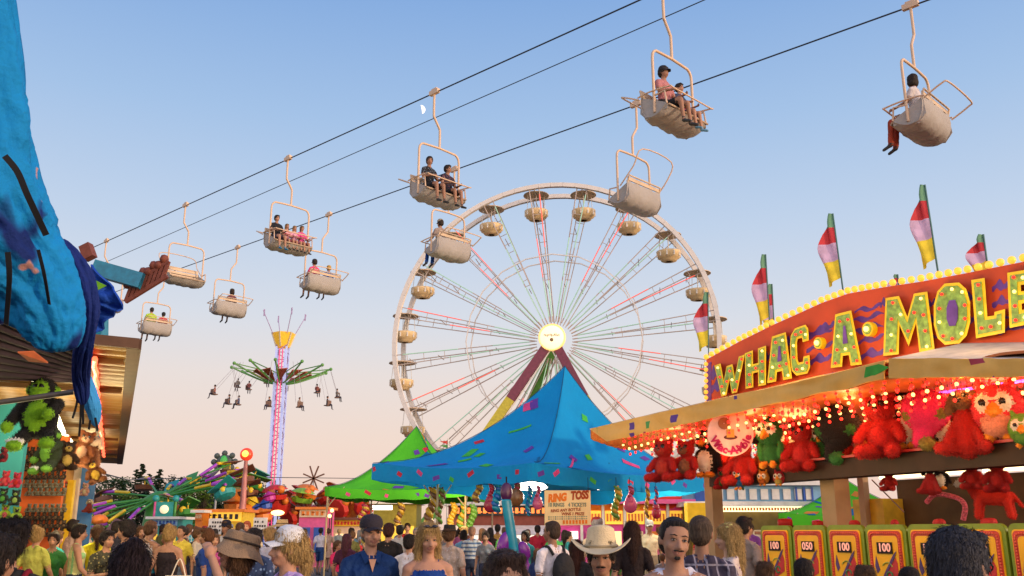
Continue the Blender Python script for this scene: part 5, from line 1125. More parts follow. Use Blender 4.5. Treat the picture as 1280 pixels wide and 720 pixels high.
# round hanging sign
c = RP(913, 542, -1.0); rr_ = 27 * (c - V((0, 0, CZ))).length / FPX; t = thing('round_sign', 'round pink disc sign with curved dark red lettering hanging under the awning', 'sign', c)
fw = (V((0, 0, CZ)) - c); fw.z = 0; fw.normalize(); sx = V((-fw.y, fw.x, 0)); sx = sx if sx.x > 0 else -sx; Rd = Matrix((sx, up, -sx.cross(up) * -1)).transposed()
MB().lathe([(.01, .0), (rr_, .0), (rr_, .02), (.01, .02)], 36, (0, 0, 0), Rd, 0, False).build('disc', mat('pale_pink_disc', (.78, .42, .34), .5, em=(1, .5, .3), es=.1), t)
tx = MB(); s_ = 'Whac-A-Mole'
for i, chh in enumerate(s_):
    an = radians(-168 + 156 * (i + .5) / len(s_)) if True else 0; rad = rr_ * .76
    ang = radians(205) + radians(150) * (i + .3) / len(s_)
    pos = sx * (rad * cos(ang)) + up * (rad * sin(ang)) + fw * .03
    me = text_mesh(chh, rr_ * .46, .003, .008); M = Matrix.Translation(pos) @ Matrix((sx, up, sx.cross(up))).transposed().to_4x4() @ Matrix.Rotation(ang + pi / 2, 4, 'Z'); tx.mesh(me, M, 0)
tx.lathe([(.01, 0), (rr_ * .27, 0), (rr_ * .27, .006), (.01, .006)], 12, fw * .024 + up * rr_ * .45 - sx * rr_ * .25, Rd, 1, False); tx.box(fw * .026 + up * rr_ * .0, (rr_ * .34, .006, rr_ * .36), 2, Matrix((sx, fw, up)).transposed()); tx.lathe([(.01, 0), (rr_ * .3, 0), (rr_ * .3, .004), (.01, .004)], 16, fw * .022 - up * rr_ * .17, Matrix((sx * 1., up * .35, fw)).transposed(), 3, False)
tx.build('lettering', [mat('crimson_letter', (.42, .01, .08), .5), mat('sign_patch_brown', (.35, .12, .05), .5), mat('sign_patch_gold', (.6, .3, .05), .5), mat('sign_patch_dark', (.12, .03, .02), .5)], t)
MB().tube([up * rr_, up * (rr_ + .3)], .006, 4).build('hanging_string', black_m, t)
# things behind the counter
MB().box(SL(sof(1098, 3.6), 3.6, 1.45), (.75, .5, 1.5), 0, Rs).build('storage_cabinet', mat('cabinet_yellow', (.58, .40, .03), .5), loc=None); o = bpy.data.objects['storage_cabinet']; tag(o, 'plain yellow cabinet behind the mallet game counter', 'cabinet')
bw_ = MB().box((SL(sof(1125, 3.9), 3.9, 1.3) + SL(s1, 3.9, 1.3)) / 2, (sof(1125, 3.9) - s1, .05, 2.5), 0, Rs).build('back_panel', mat('olive_back_panel', (.10, .075, .04), .7, var=.4, scale=1.2), gs, world=True)
for i, (px, y0, y1) in enumerate(((1090, 603, 655), (1230, 600, 655))): tag(MB().tube([RP(px, 600, 2.2 + i), RP(px + 40, 640, 2.0 + i)], .012, 5).build('slack_rope', mat('grey_rope', (.3, .28, .25), .8)), ['slack grey rope behind the counter left of the pink garland', 'slack grey rope behind the counter near the red horse'][i], 'rope')
tag(MB().tube(bez([RP(1158, 628, .6), RP(1170, 618, .6), RP(1195, 622, .6), RP(1206, 632, .6), RP(1204, 650, .6)], 8), .035, 8).build('tinsel_garland', mat('pink_tinsel', (.65, .12, .2), .3, var=.6, scale=40, bump=2, bscale=90)), 'pink tinsel garland drooping behind the counter', 'garland')
# ================================================================= left prize booth
E1, E2 = P(168, 430, 10.8), P(150, 578, 29); dl = (E2 - E1); zr = E1.z
lb = thing('prize_booth', 'prize booth at left with corrugated lifted roof flap and red neon strip', 'prize booth', (E1.x, E1.y, 0))
DLs = V((dl.x, dl.y, 0)).normalized(); NL = V((-DLs.y, DLs.x, 0)); NL = NL if NL.x < 0 else -NL      # NL points away from the street
LLn = dl.length
def LP(s, off, z): return V((E1.x, E1.y, 0)) + DLs * s + NL * off + V((0, 0, z))
def Lz(s): return E1.z + (E2.z - E1.z) * s / LLn
corr = mat('corrugated_gold', (.30, .17, .05), .45, metal=.2, var=.25, scale=1.5, dirt=.35)
def roof(u, v):
    s = u * LLn; return LP(s, 5.2 * v, Lz(s) + .025 * sin(u * LLn * 2 * pi / .38) + .12 * v)
MB().grid(roof, 300, 4, th=.02).build('roof_flap', corr, lb, world=True)
dkb = mat('dark_trim_brown', (.10, .05, .03), .6)
m = MB(); m.beam(LP(0, 0, Lz(0)), LP(LLn, 0, Lz(LLn)), .16, .12); m.build('roof_edge', dkb, lb, world=True)
MB().beam(LP(-.02, -.05, Lz(0)), LP(-.02, 4, Lz(0) + .1), .08, .12).build('roof_edge', dkb, lb, world=True)
neon = lamp_mat('red_neon', (1., .10, .04), 3.0)
m = MB(); m.tube([LP(.5 + k * LLn * .78 / 30, .42 + .02 * (k % 2), Lz(k * LLn * .8 / 30) - .12) for k in range(31)], .035, 6)
m.build('neon_strip', neon, lb, world=True)
MB().beam(LP(.3, .5, Lz(0) - .07), LP(LLn * .8, .5, Lz(LLn * .8) - .07), .09, .06).build('neon_housing', dkb, lb, world=True)
for i in range(7): MB().beam(LP(1 + i * 2.7, .1, Lz(1 + i * 2.7) - .06), LP(1 + i * 2.7, 4.5, Lz(1 + i * 2.7) - .02), .07, .07).build('roof_beam', mat('roof_beam_brown', (.22, .12, .05), .6), lb, world=True)
bluep = mat('blue_post_paint', (.01, .16, .42), .45, var=.15, dirt=.15)
def lcol(px, D): q = P(px, 640, D); return V((q.x, q.y, 0))
c = lcol(106, 18.6); Rl = Matrix((NL, DLs, up)).transposed()
MB().box(c + V((0, 0, 1.75)), (.28, .26, 3.5), 0, Rl).build('post', [bluep], lb, world=True)
MB().box(c + NL * .2 + V((0, 0, 1.6)), (.16, .1, 3.0), 0, Rl).build('post_trim', mat('cream_post_trim', (.6, .5, .35), .5), lb, world=True)
teal = mat('teal_wall_paint', (.02, .17, .19), .6, var=.2, scale=1, dirt=.2); orw = mat('orange_pegboard', (.55, .11, .02), .6, var=.2, scale=2)
def wallq(name, px0, px1, y0, y1, D0, D1, m_, par=lb, th=.08):
    a, b_, c_, d_ = P(px0, y0, D0), P(px1, y0, D1), P(px1, y1, D1), P(px0, y1, D0); z0 = max(0, min(c_.z, d_.z)); zt = max(a.z, b_.z)
    o = MB().slab([(a.x, a.y, zt), (b_.x, b_.y, zt), (b_.x, b_.y, z0), (a.x, a.y, z0)], (0, th, 0)).build(name, m_, par, world=True); return o
wallq('side_wall', -60, 38, 500, 860, 12, 12, teal)
wallq('display_board', 24, 86, 545, 760, 16.5, 16.5, orw)
wallq('back_wall', 60, 104, 560, 760, 21, 21, mat('warm_back_wall', (.55, .30, .10), .6, var=.4, scale=1.5))
wallq('gold_banner', 85, 93, 600, 700, 17, 17, mat('gold_banner', (.75, .50, .03), .5))
wallq('pale_curtain', 93, 99, 598, 740, 17.4, 17.4, mat('pale_curtain', (.65, .5, .36), .7))
# front counter
MB().box(LP(9, 1.5, .5), (.6, 14, 1.0), 0, Rl).build('counter', mat('booth_counter_red', (.3, .05, .04), .5), lb, world=True)
flt = lamp_mat('fluorescent_tube', (1., .93, .62), 6, True)
for (x0, y0, x1, y1) in ((42, 471, 60, 498), (-6, 517, 10, 536), (67, 512, 79, 541), (83, 546, 94, 560)):
    D = lambda y: (zr - .35 - CZ) * FPX / (665 - y); MB().tube([P(x0, y0, D(y0)), P(x1, y1, D(y1))], .045, 8).build('tube_lamp', flt, lb, world=True)
for q, e in ((P(20, 520, 11), 110), (P(60, 555, 14.5), 90), (P(100, 590, 21), 130), (P(40, 500, 10.5), 40), (P(120, 600, 15), 160), (P(40, 560, 8.5), 50)): pl(q, e, (1, .78, .38), .4)
pk = None
# rows of small dark prizes pegged on the orange board
rp = random.Random(11)
for r_ in range(11):
    y = 562 + r_ * 10.2
    if r_ in (6,): continue
    for c_ in range(7):
        x = 33 + c_ * 7.2 + (3 if r_ % 2 else 0)
        toy('bear', W(x, y + 7, 16.35), .175, (.02, .012, .01) if r_ not in (4, 5, 7) else (.12, .12, .10), (.09, .05, .03), 'small dark plush pegged in rows on the orange board', rp.uniform(-20, 20), 0, 'small dark prizes pegged on the orange board')
for i, (x, y, c_, c2) in enumerate(((4, 570, (.3, .02, .03), BK), (6, 600, (.7, .05, .08), (.7, .1, .1)), (20, 602, (.65, .04, .1), RD), (3, 622, (.03, .05, .03), (.1, .4, .05)), (18, 624, (.02, .03, .02), (.3, .5, .1)), (5, 642, (.35, .55, .04), (.5, .1, .1)), (19, 645, (.3, .5, .05), BK), (4, 660, (.25, .03, .2), (.4, .05, .1)), (17, 662, (.4, .04, .12), (.1, .05, .3)), (27, 664, (.08, .06, .3), RD))):
    toy('bear', P(x, y + 8, 9.5), .19, c_, c2, ['dark red', 'scarlet', 'crimson', 'black and green', 'black and lime', 'lime and red', 'yellow green', 'plum', 'magenta', 'violet'][i] + ' small plush on the teal wall at the left edge', -10 + i * 7, 0, 'small bright prizes on the teal wall')
toy('ape', P(46, 551, 8.4), .64, (.012, .012, .012), (.24, .55, .02), 'black plush ape with lime green face and belly hanging at left', 8, 0)
toy('ape', P(62, 584, 9.6), .45, (.03, .05, .02), (.2, .5, .05), 'smaller green and black plush below the big ape', -25, 0)
toy('bear', P(98, 578, 15), .62, (.20, .06, .02), (.5, .3, .2), 'brown and cream plush bear hanging from the roof edge', 20, .2); toy('bear', P(122, 604, 15), .5, (.17, .06, .02), (.6, .4, .05), 'brown plush bear dangling right of the blue post', 30, -.4); toy('dog', P(113, 584, 15.2), .62, (.20, .07, .03), (.65, .5, .4), 'brown and white plush dog between the two hanging bears', -10, .1)
toy('bear', P(62, 585, 13), .45, (.05, .025, .015), (.5, .35, .05), 'dark brown plush bear hanging above the orange board', 0, 0); toy('bear', P(82, 588, 13.2), .5, (.04, .02, .012), (.55, .4, .1), 'dark plush bear with yellow belly above the gold banner', 30, 0)
for i, (x, y) in enumerate(((73, 610), (75, 625), (96, 612), (101, 632))): toy('dog' if i % 2 else 'bear', P(x + 10, y + 8, 18), .3, [(.6, .05, .05), (.55, .3, .1), (.7, .4, .3), (.3, .05, .04)][i], (.7, .6, .4), ['scarlet', 'tan', 'pale peach', 'maroon'][i] + ' little plush by the pale curtain beside the blue post', 0, 0)
# --- blue tarpaulin roll in the foreground
def tarp(name, pts, lab, m_, nf=9, amp=.16, seed=0., cat='tarpaulin'):
    """gathered canvas: a lofted, closed roll with long folds running down it"""
    C_ = [P(x, y, d) for x, y, r, d in pts]; R_ = [r * d / FPX for x, y, r, d in pts]; o0 = C_[0].copy(); cs = bez([q - o0 for q in C_], 10); n = len(cs) - 1; NA_ = 110
    rr_l = []
    for i in range(n + 1): t = i / 10; k = min(int(t), len(R_) - 2); rr_l.append(R_[k] + (R_[k + 1] - R_[k]) * (t - k))
    vs = []
    for i in range(n + 1):
        tn = (cs[min(i + 1, n)] - cs[max(i - 1, 0)]).normalized(); x = tn.cross(V((0, 1, 0))).normalized(); y = tn.cross(x)
        for j in range(NA_):
            a_ = 2 * pi * j / NA_; t = i / 10
            f = abs(sin(a_ * nf / 2 + seed + .5 * sin(t * 1.1 + seed) + .6 * noise.noise(V((cos(a_) * 1.5, sin(a_) * 1.5, t * .7 + seed))))) ** .6 - .6
            f += .55 * noise.noise(V((cos(a_) * 3.2, sin(a_) * 3.2, t * .8 + seed * 3))) + .35 * (1 - 3 * abs(noise.noise(V((cos(a_) * 5, sin(a_) * 5, t * 2.2 + seed)))))
            e = min(1, (n - i) / 4 + .15) * min(1, i / 2 + .2)
            vs.append(cs[i] + (x * cos(a_) + y * sin(a_)) * rr_l[i] * e ** .5 * (1 + amp * f))
    mb = MB(); mb.add(vs, [(i * NA_ + j, i * NA_ + (j + 1) % NA_, (i + 1) * NA_ + (j + 1) % NA_, (i + 1) * NA_ + j) for i in range(n) for j in range(NA_)] + [tuple(range(NA_))[::-1], tuple(n * NA_ + j for j in range(NA_))], 0, True)
    o = mb.build(name, m_); o.location = o0; return tag(o, lab, cat)
def swath(name, base, dark, bit):
    m = mat(name, base, .8, var=.15, scale=2, bump=.6, bscale=30); nt = m.node_tree; b = nt.nodes['Principled BSDF']; src = b.inputs['Base Color'].links[0].from_socket
    tc = N(nt, 'ShaderNodeTexCoord'); prev = src
    for sc_, th_, col_, st_ in ((1.5, .60, dark, (1, 1, .45)), (5.0, .70, bit, (1, 1, .6)), (2.3, .66, (dark[0], dark[1] * 2, dark[2] * 1.8), (1, 1, .4))):
        mp_ = N(nt, 'ShaderNodeMapping'); mp_.inputs['Scale'].default_value = st_; mp_.inputs['Location'].default_value = (sc_, 0, sc_ * 2); nt.links.new(tc.outputs['Object'], mp_.inputs['Vector'])
        ns = N(nt, 'ShaderNodeTexNoise'); ns.inputs['Scale'].default_value = sc_; ns.inputs['Detail'].default_value = 3; nt.links.new(mp_.outputs[0], ns.inputs['Vector'])
        gt_ = N(nt, 'ShaderNodeMapRange'); gt_.inputs['From Min'].default_value = th_; gt_.inputs['From Max'].default_value = th_ + .02; nt.links.new(ns.outputs['Fac'], gt_.inputs[0])
        mx = N(nt, 'ShaderNodeMixRGB'); mx.inputs[2].default_value = (*col_, 1); nt.links.new(gt_.outputs[0], mx.inputs[0]); nt.links.new(prev, mx.inputs[1]); prev = mx.outputs[0]
    nt.links.new(prev, b.inputs['Base Color']); return m
tm = swath('blue_tarp_canvas', (.003, .22, .55), (.004, .02, .14), (.55, .28, .25))  # dark patches paint in both a navy swath and shadows
tarp('rolled_tarpaulin', [(-50, -60, 46, 4.2), (-37, 60, 54, 4.2), (-31, 160, 58, 4.2), (-18, 240, 57, 4.2), (8, 300, 56, 4.25), (40, 350, 49, 4.3), (60, 388, 40, 4.3), (71, 418, 30, 4.3), (73, 440, 18, 4.3)], 'big rolled cyan blue tarpaulin hanging at the left edge of the view', tm, 7, .22, 1.)
navy = swath('navy_canvas', (.006, .022, .16), (.003, .008, .05), (.02, .08, .35))
tarp('folded_canopy', [(72, 302, 7, 5.6), (88, 322, 11, 5.6), (99, 350, 16, 5.6), (106, 385, 15, 5.6), (104, 425, 11, 5.7), (101, 470, 9, 6.0), (104, 505, 6, 6.1)], 'folded dark navy canopy hanging behind the blue tarpaulin', navy, 9, .3, 4)
m_ = MB(); tri = [(112, 330, 6.0), (138, 352, 6.0), (154, 380, 6.0), (146, 390, 6.05), (132, 402, 6.1), (124, 416, 6.1), (116, 400, 6.1)]
def cn(u, v):
    k = u * 6; i = min(int(k), 5); a_ = P(*tri[i]).lerp(P(*tri[i + 1]), k - i); c__ = P(106, 375, 6.05); q = c__.lerp(a_, v); return q + V((0, -.06 * abs(sin(u * 17)) * v + .03 * sin(v * 9), -.02 * abs(sin(u * 11)) * v))
tag(m_.grid(cn, 48, 10, th=.012).build('canopy_corner', swath('royal_canvas', (.012, .07, .42), (.006, .02, .14), (.02, .12, .5))), 'bright blue pointed canopy corner sticking out right of the navy canopy', 'canopy')
tag(MB().slab([P(119, 350, 5.9), P(133, 357, 5.9), P(121, 363, 5.9)], (0, .006, 0)).build('canopy_patch', mat('patch_lime', (.2, .55, .03), .7)), 'small lime green triangle on the navy canopy', 'patch')
tarp('fabric_fish', [(108, 470, 5, 6.8), (111, 490, 9, 6.8), (117, 510, 9, 6.8), (120, 533, 4, 6.8)], 'small sky blue and white fabric toy hanging below the canopy', swath('sky_plush', (.04, .28, .62), (.6, .6, .68), (.3, .1, .4)), 5, .15, 2, 'plush toy')
tarp('folded_canopy', [(-34, 320, 36, 5.2), (-14, 370, 30, 5.2), (2, 405, 14, 5.2)], 'dark blue lining of the tarpaulin at the left edge', navy, 8, .25, 12)
def strap(pts, lab, w=.012, n=6):
    q = bez([P(*p_) for p_ in pts], n); k = len(q) - 1
    def fn(u, v):
        i = min(int(round(u * k)), k); a = q[max(i - 1, 0)]; b_ = q[min(i + 1, k)]; t = (b_ - a).normalized(); s_ = t.cross(V((0, -1, .2))).normalized(); return q[i] + s_ * w * (v - .5) * 1.3
    tag(MB().grid(fn, k, 2, th=.004).build('strap', black_m), lab, 'strap', 'black tie straps on the left canopies')
strap([(6, 195, 3.86), (22, 215, 3.87), (35, 245, 3.88), (58, 294, 3.93)], 'long black strap crossing the upper blue tarpaulin', .02)
strap([(10, 315, 3.86), (12, 350, 3.87), (8, 405, 3.95)], 'black strap hanging at the left edge over the tarpaulin', .018)
strap([(48, 312, 3.87), (56, 345, 3.9), (62, 380, 3.98)], 'short black strap on the lower part of the tarpaulin', .011)
for i, (a, b_, c_) in enumerate((((99, 485), (96, 505), (91, 523)), ((105, 485), (104, 510), (104, 530)), ((101, 490), (101, 520), (99, 546)), ((113, 525), (112, 532), (111, 537)), ((119, 522), (121, 532), (122, 539)))):
    strap([(*a, 6.7), (*b_, 6.7), (*c_, 6.7)], ['leftmost black strap end dangling under the navy canopy', 'second black strap end under the navy canopy', 'longest black strap end under the navy canopy', 'short strap end below the sky blue toy', 'rightmost short strap end below the sky blue toy'][i], .012, 3)
tag(MB().tube([P(-30, 507, 6.6), P(92, 490, 6.9)], .022, 6).build('support_rod', mat('dark_rod', (.06, .055, .05), .4)), 'dark rod crossing in front of the lime faced ape', 'rod')
tag(MB().tube([P(-20, 350, 4.9), P(60, 322, 5.2)], .014, 6).build('support_rod', mat('pale_rod', (.5, .48, .45), .4)), 'pale rod under the blue tarpaulin at the left edge', 'rod')
# striped awning underside
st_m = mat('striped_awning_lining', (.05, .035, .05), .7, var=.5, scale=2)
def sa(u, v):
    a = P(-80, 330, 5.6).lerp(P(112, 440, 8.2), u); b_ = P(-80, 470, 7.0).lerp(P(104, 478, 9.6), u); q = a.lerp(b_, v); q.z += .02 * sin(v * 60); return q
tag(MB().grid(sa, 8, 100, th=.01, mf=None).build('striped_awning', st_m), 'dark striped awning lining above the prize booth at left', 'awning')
tag(MB().slab([P(22, 441, 6.6), P(42, 440, 6.9), P(60, 454, 7.3), P(36, 452, 7.0)], (0, 0, .01)).build('awning_patch', mat('patch_orange', (.5, .12, .03), .7)), 'orange patch on the dark awning lining', 'patch')
tag(MB().slab([P(2, 318, 4.8), P(10, 300, 4.8), P(14, 312, 4.8), P(6, 330, 4.8)], (0, 0.01, 0)).build('canopy_patch', mat('patch_lime', (.2, .55, .03), .7)), 'lime green patch at the left edge below the tarpaulin', 'patch')
# ride arm behind the canopy
ra = thing('boom_ride', 'blue ride arm with rusty red lattice end above the booth roof', 'ride arm', P(150, 352, 30))
MB().beam(P(118, 335, 30), P(178, 352, 30), .4, .5).build('arm_box', mat('teal_blue_arm', (.01, .22, .36), .4), ra, world=True)
MB().beam(P(120, 370, 30.3), P(118, 560, 30.3), .6, .6).build('arm_post', mat('teal_blue_arm', (.01, .22, .36), .4), ra, world=True)
rus = mat('rust_red_lattice', (.20, .06, .04), .6); m = MB()
for k in range(8):
    a, b_ = P(158 + k * 6.5, 368 - k * 4, 30.1), P(164.5 + k * 6.5, 364 - k * 4, 30.1)
    m.beam(a + V((0, 0, .25)), b_ + V((0, 0, .25)), .12); m.beam(a - V((0, 0, .25)), b_ - V((0, 0, .25)), .12); m.beam(a - V((0, 0, .25)), b_ + V((0, 0, .25)), .1); m.ball(a + V((0, 0, .34 + .1 * (k % 2))), .16, 6)
m.build('lattice', rus, ra, world=True)
MB().beam(P(104, 318, 30), P(116, 312, 30), .3, .5).build('motor_block', rus, ra, world=True)
# ================================================================= background rides, stands, trees
def paint(n, c, **k): return mat('paint_' + n, c, .45, var=.12, **k)
PC = {n: paint(n, c) for n, c in dict(green=(.05, .26, .04), lime=(.22, .45, .03), yellow=(.80, .55, .02), purple=(.38, .06, .50), orange=(.75, .20, .02), red=(.60, .025, .015), brown=(.16, .06, .03), teal=(.02, .30, .28), blue=(.02, .09, .42), pink=(.70, .10, .30), white=(.72, .70, .66), dark=(.03, .025, .025), magenta=(.55, .03, .30), skyb=(.20, .42, .65), cream=(.72, .58, .38), grey=(.35, .35, .36)).items()}
# spinning sweep ride, left
Y = 62; o = W(196, 665, Y); sr = thing('spinning_ride', 'green spinning ride with yellow and purple arms before the far trees at left', 'fairground ride', (o.x, o.y, 0))
MB().lathe([(2.6, 0), (2.4, .9), (1.0, 1.6), (.8, 3.2), (1.2, 3.6), (.3, 4.2)], 16, (0, 0, 0), close=True).build('centre_column', PC['green'], sr)
rs = random.Random(4)
for k in range(20):
    a = 2 * pi * k / 20 + rs.uniform(-.14, .14); d = V((cos(a), sin(a), 0)); tilt = 1.5 * cos(a - .9) + rs.uniform(-.5, .5); m = MB()
    tip = d * 5.9 + V((0, 0, 4.0 + tilt * 1.3)); m.tube([V((0, 0, 3.8)), d * 3 + V((0, 0, 4.0 + tilt * .7)), tip], .07, 6, 0)
    m.tube([d * 3.2 + V((0, 0, 4.1 + tilt * .7)), d * 4.6 + V((0, 0, 4.15 + tilt * 1.15))], .11, 6, 1); m.tube([d * 4.7 + V((0, 0, 4.15 + tilt * 1.2)), tip + V((0, 0, .1))], .11, 6, 2)
    m.build('sweep_arm', [PC['green'], PC['purple'] if k % 2 else PC['yellow'], PC['yellow'] if k % 2 else PC['purple']], sr)
    m = MB(); q = tip + V((0, 0, -.5)); Rr = Matrix.Rotation(a, 3, 'Z') @ Matrix.Rotation(.5 * sin(a * 3), 3, 'Y')
    m.lathe([(.3, -.3), (.62, -.2), (.7, .1), (.62, .1), (.5, -.15)], 10, q, Rr, 0, False, True); m.slab([q + Rr @ V((-.9, -.5, .55)), q + Rr @ V((.95, -.3, .75)), q + Rr @ V((.7, .5, .5)), q + Rr @ V((-.6, .5, .4))], (0, 0, .06), 0); m.tube([q, q + Rr @ V((0, 0, .6))], .05, 4, 1); m.ball(q + Rr @ V((.3, -.4, .1)), .22, 8, 1)
    m.build('ride_car', [[PC['brown'], PC['green'], PC['teal'], PC['brown']][k % 4], PC['yellow']], sr)
for k in range(16):
    a = 2 * pi * k / 16; q = V((4.6 * cos(a), 4.6 * sin(a) - .5, 1.4 + .9 * (k % 2))); m = MB(); m.tube([q * .55 + V((0, 0, .6)), q], .07, 5, 0); m.ball(q, (.6, .4, .35), 8, 1, Matrix.Rotation(a, 3, 'Z')); m.build('low_car', [PC['green'], [PC['teal'], PC['yellow'], PC['brown'], PC['orange']][k % 4]], sr)
# ticket booth in front of it
def facade(name, px0, px1, ytop, Y, lab, cat, body, roofc, sign=None, win=None, depth=2.0, awn=None, hz=None, base=0.):
    a, b_ = W(px0, 665, Y), W(px1, 665, Y); z = ZY(ytop, Y); w_ = b_.x - a.x; cx = (a.x + b_.x) / 2
    t = thing(name, lab, cat, (cx, Y, 0))
    MB().box((0, depth / 2, z / 2), (w_, depth, z)).build('wall', body, t)
    MB().box((0, depth / 2 - .1, z + .06), (w_ + .3, depth + .4, .12)).build('roof', roofc, t)
    if sign:
        h_, c1, c2 = sign; MB().box((0, -.06, z - h_ / 2), (w_ * .96, .08, h_)).build('sign_panel', c1, t)
        m = MB(); n = max(4, int(w_ / (h_ * .62))); r_ = random.Random(int(px0))
        for i in range(n):
            x = -w_ * .44 + w_ * .88 * (i + .5) / n; m.box((x, -.11, z - h_ / 2), (w_ * .5 / n, .02, h_ * .55)); 
            if r_.random() < .6: m.box((x + w_ * .2 / n, -.11, z - h_ / 2 + h_ * .15 * r_.choice((-1, 1))), (w_ * .55 / n, .02, h_ * .12))
        m.build('sign_lettering', c2, t)
    if win:
        n, c1, c2 = win
        for i in range(n):
            x = -w_ / 2 + w_ * (i + .5) / n; o_ = MB().box((x, -.03, z * .48), (w_ * .72 / n, .08, z * .42)).build('window', c1, t); MB().box((x, -.09, z * .27), (w_ * .8 / n, .16, .06)).build('window_counter', c2, t)
    if awn:
        MB().grid(lambda u, v: V(((u - .5) * w_ * 1.04, -.1 - 1.0 * v, z * .72 - .3 * v)), 24, 2, th=.03, mf=None).build('awning', awn, t)
    return t, z, w_
litw = lamp_mat('lit_window', (1., .75, .38), .8); lity = lamp_mat('lit_yellow_panel', (1., .60, .06), .55); litp = lamp_mat('lit_white_panel', (1., .92, .8), 1.1)
t, z, w_ = facade('ticket_booth', 187, 222, 649, 45, 'small teal and white ticket booth with lit round sign before green ride', 'booth', PC['teal'], PC['white'], (.3, PC['skyb'], PC['blue']), (3, lity, PC['yellow']))
m = MB(); m.box((0, -.1, z + .42), (w_ * .62, .12, .75), 0); m.build('crest_panel', PC['teal'], t); MB().lathe([(.2, 0), (.2, .08), (.01, .08)], 16, (0, -.16, z + .45), Matrix.Rotation(pi / 2, 3, 'X') @ Matrix.Scale(1.0, 3)).build('crest_disc', lamp_mat('lit_cream_disc', (1, .8, .5), .7), t)
for s in (-1, 1): m = MB(); m.tube([(s * w_ * .36, -.1, z), (s * w_ * .36, -.1, z + 1.1)], .07, 6, 0); m.ball((s * w_ * .36, -.1, z + .95), .17, 8, 1); m.build('crest_post', [PC['pink'] if s < 0 else PC['green'], PC['teal']], t)
facade('food_stand', 246, 302, 640, 42, 'long yellow food stand with dark lettering below the far trees', 'food stand', PC['yellow'], PC['orange'], (.40, lity, PC['dark']), (3, mat('stand_amber', (.5, .28, .03), .5), PC['orange']))
facade('orange_kiosk', 243, 252, 641, 41, 'narrow orange kiosk at the left end of the yellow food stand', 'kiosk', PC['orange'], PC['white'], (.3, PC['orange'], PC['cream']))
facade('striped_kiosk', 373, 407, 637, 45, 'square kiosk with blue and teal doors under an orange striped frame', 'kiosk', PC['pink'], PC['orange'], (.35, PC['cream'], PC['orange']), (2, PC['blue'], PC['teal']))
facade('menu_stand', 405, 470, 650, 48, 'low cream food stand with many lit menus under the green tent', 'food stand', PC['cream'], PC['brown'], (.3, PC['yellow'], PC['red']), (5, litw, PC['grey']))
facade('snack_stand', 560, 705, 632, 33, 'long snack stand with orange sign letters and white lit band', 'food stand', mat('stand_dim_red', (.25, .07, .05), .6), PC['white'], (.34, PC['dark'], lamp_mat('orange_letters_lit', (1, .25, .05), 1.2)), (6, litp, PC['white']), awn=PC['white'])
facade('game_kiosk', 466, 520, 630, 36, 'olive and yellow lit kiosk beneath the middle of the green tent', 'kiosk', mat('olive_kiosk', (.3, .26, .04), .6), PC['white'], None, (3, lity, PC['grey']))
tag(MB().box(P(478, 634.5, 30), (.62, .2, .14)).build('strip_lamp', lamp_mat('strip_white', (1, .95, .75), 4)), 'white fluorescent fixture under the green tent', 'lamp')
# pink fun ride trailer
t, z, w_ = facade('fun_ride_trailer', 700, 862, 630, 26, 'magenta and yellow ride trailer seen beneath the blue tent', 'ride trailer', PC['magenta'], PC['pink'], None, None, depth=1.2)
for i in range(6):
    x = -w_ / 2 + w_ * (i + .5) / 6; MB().box((x, -.05, z - .36), (w_ * .135, .06, .36)).build('name_panel', lity, t); m = MB(); [m.box((x - w_ * .05 + k * w_ * .025, -.09, z - .36), (w_ * .015, .02, .2)) for k in range(5)]; m.build('panel_lettering', PC['orange'], t)
    MB().box((x, -.04, z - 1.15), (w_ * .11, .05, .85)).build('lower_panel', [litp, PC['pink'], litw, PC['cream'], PC['orange'], PC['cream']][i], t)
    MB().box((x + w_ / 12, -.08, z * .5), (.07, .08, z)).build('column', PC['white'], t)
for i, (px, py, c_, r_) in enumerate(((748, 622, 'orange', .42), (772, 618, 'orange', .5), (792, 622, 'yellow', .35), (806, 620, 'orange', .4), (833, 620, 'red', .36), (842, 608, 'pink', .3), (725, 624, 'red', .3), (823, 612, 'cream', .3))):
    q = W(px, py, 26) - t.location; m = MB(); m.ball(q, (r_ * 1.2, .12, r_), 14); m.tube([q + V((r_ * cos(a) * 1.1, -.1, r_ * sin(a) * .8)) for a in (0, .8, 1.6, 2.4, 3.2, 4.)], .05, 6, 1); m.build('cloud_panel', [PC[c_], PC['yellow']], t)
# blue and white container building behind the prize stand
t, z, w_ = facade('site_building', 868, 1035, 607, 31, 'pale blue and white trailer building seen through the prize stand', 'building', PC['skyb'], PC['white'], None, None, depth=2)
for i in range(9): MB().box((-w_ * .3 + i * w_ * .085, -.04, z - .28), (w_ * .055, .06, .34)).build('window', PC['white'], t)
MB().box((-w_ * .42, -.05, z - .33), (w_ * .13, .07, .5)).build('door_panel', PC['blue'], t)
for i in range(3): MB().box((w_ * (.28 + .06 * i), -.06, z - .45), (.06, .06, .8)).build('frame_post', PC['blue'], t)
facade('lit_roof_stand', 862, 1010, 633, 25, 'stand with warm tube lights under a white roof edge behind the flower hair woman', 'food stand', mat('stand_dim_olive', (.18, .13, .04), .6), PC['white'], (.14, lamp_mat('warm_strip', (1, .8, .45), 1.8), PC['orange']), (7, mat('yellow_goods', (.6, .42, .03), .7, var=.6, scale=9), PC['dark']), awn=PC['cream'])
tag(MB().box(W(873, 641, 21), (.55, .4, .42)).build('ticket_box', PC['yellow']), 'yellow box standing left of the beige post', 'box')
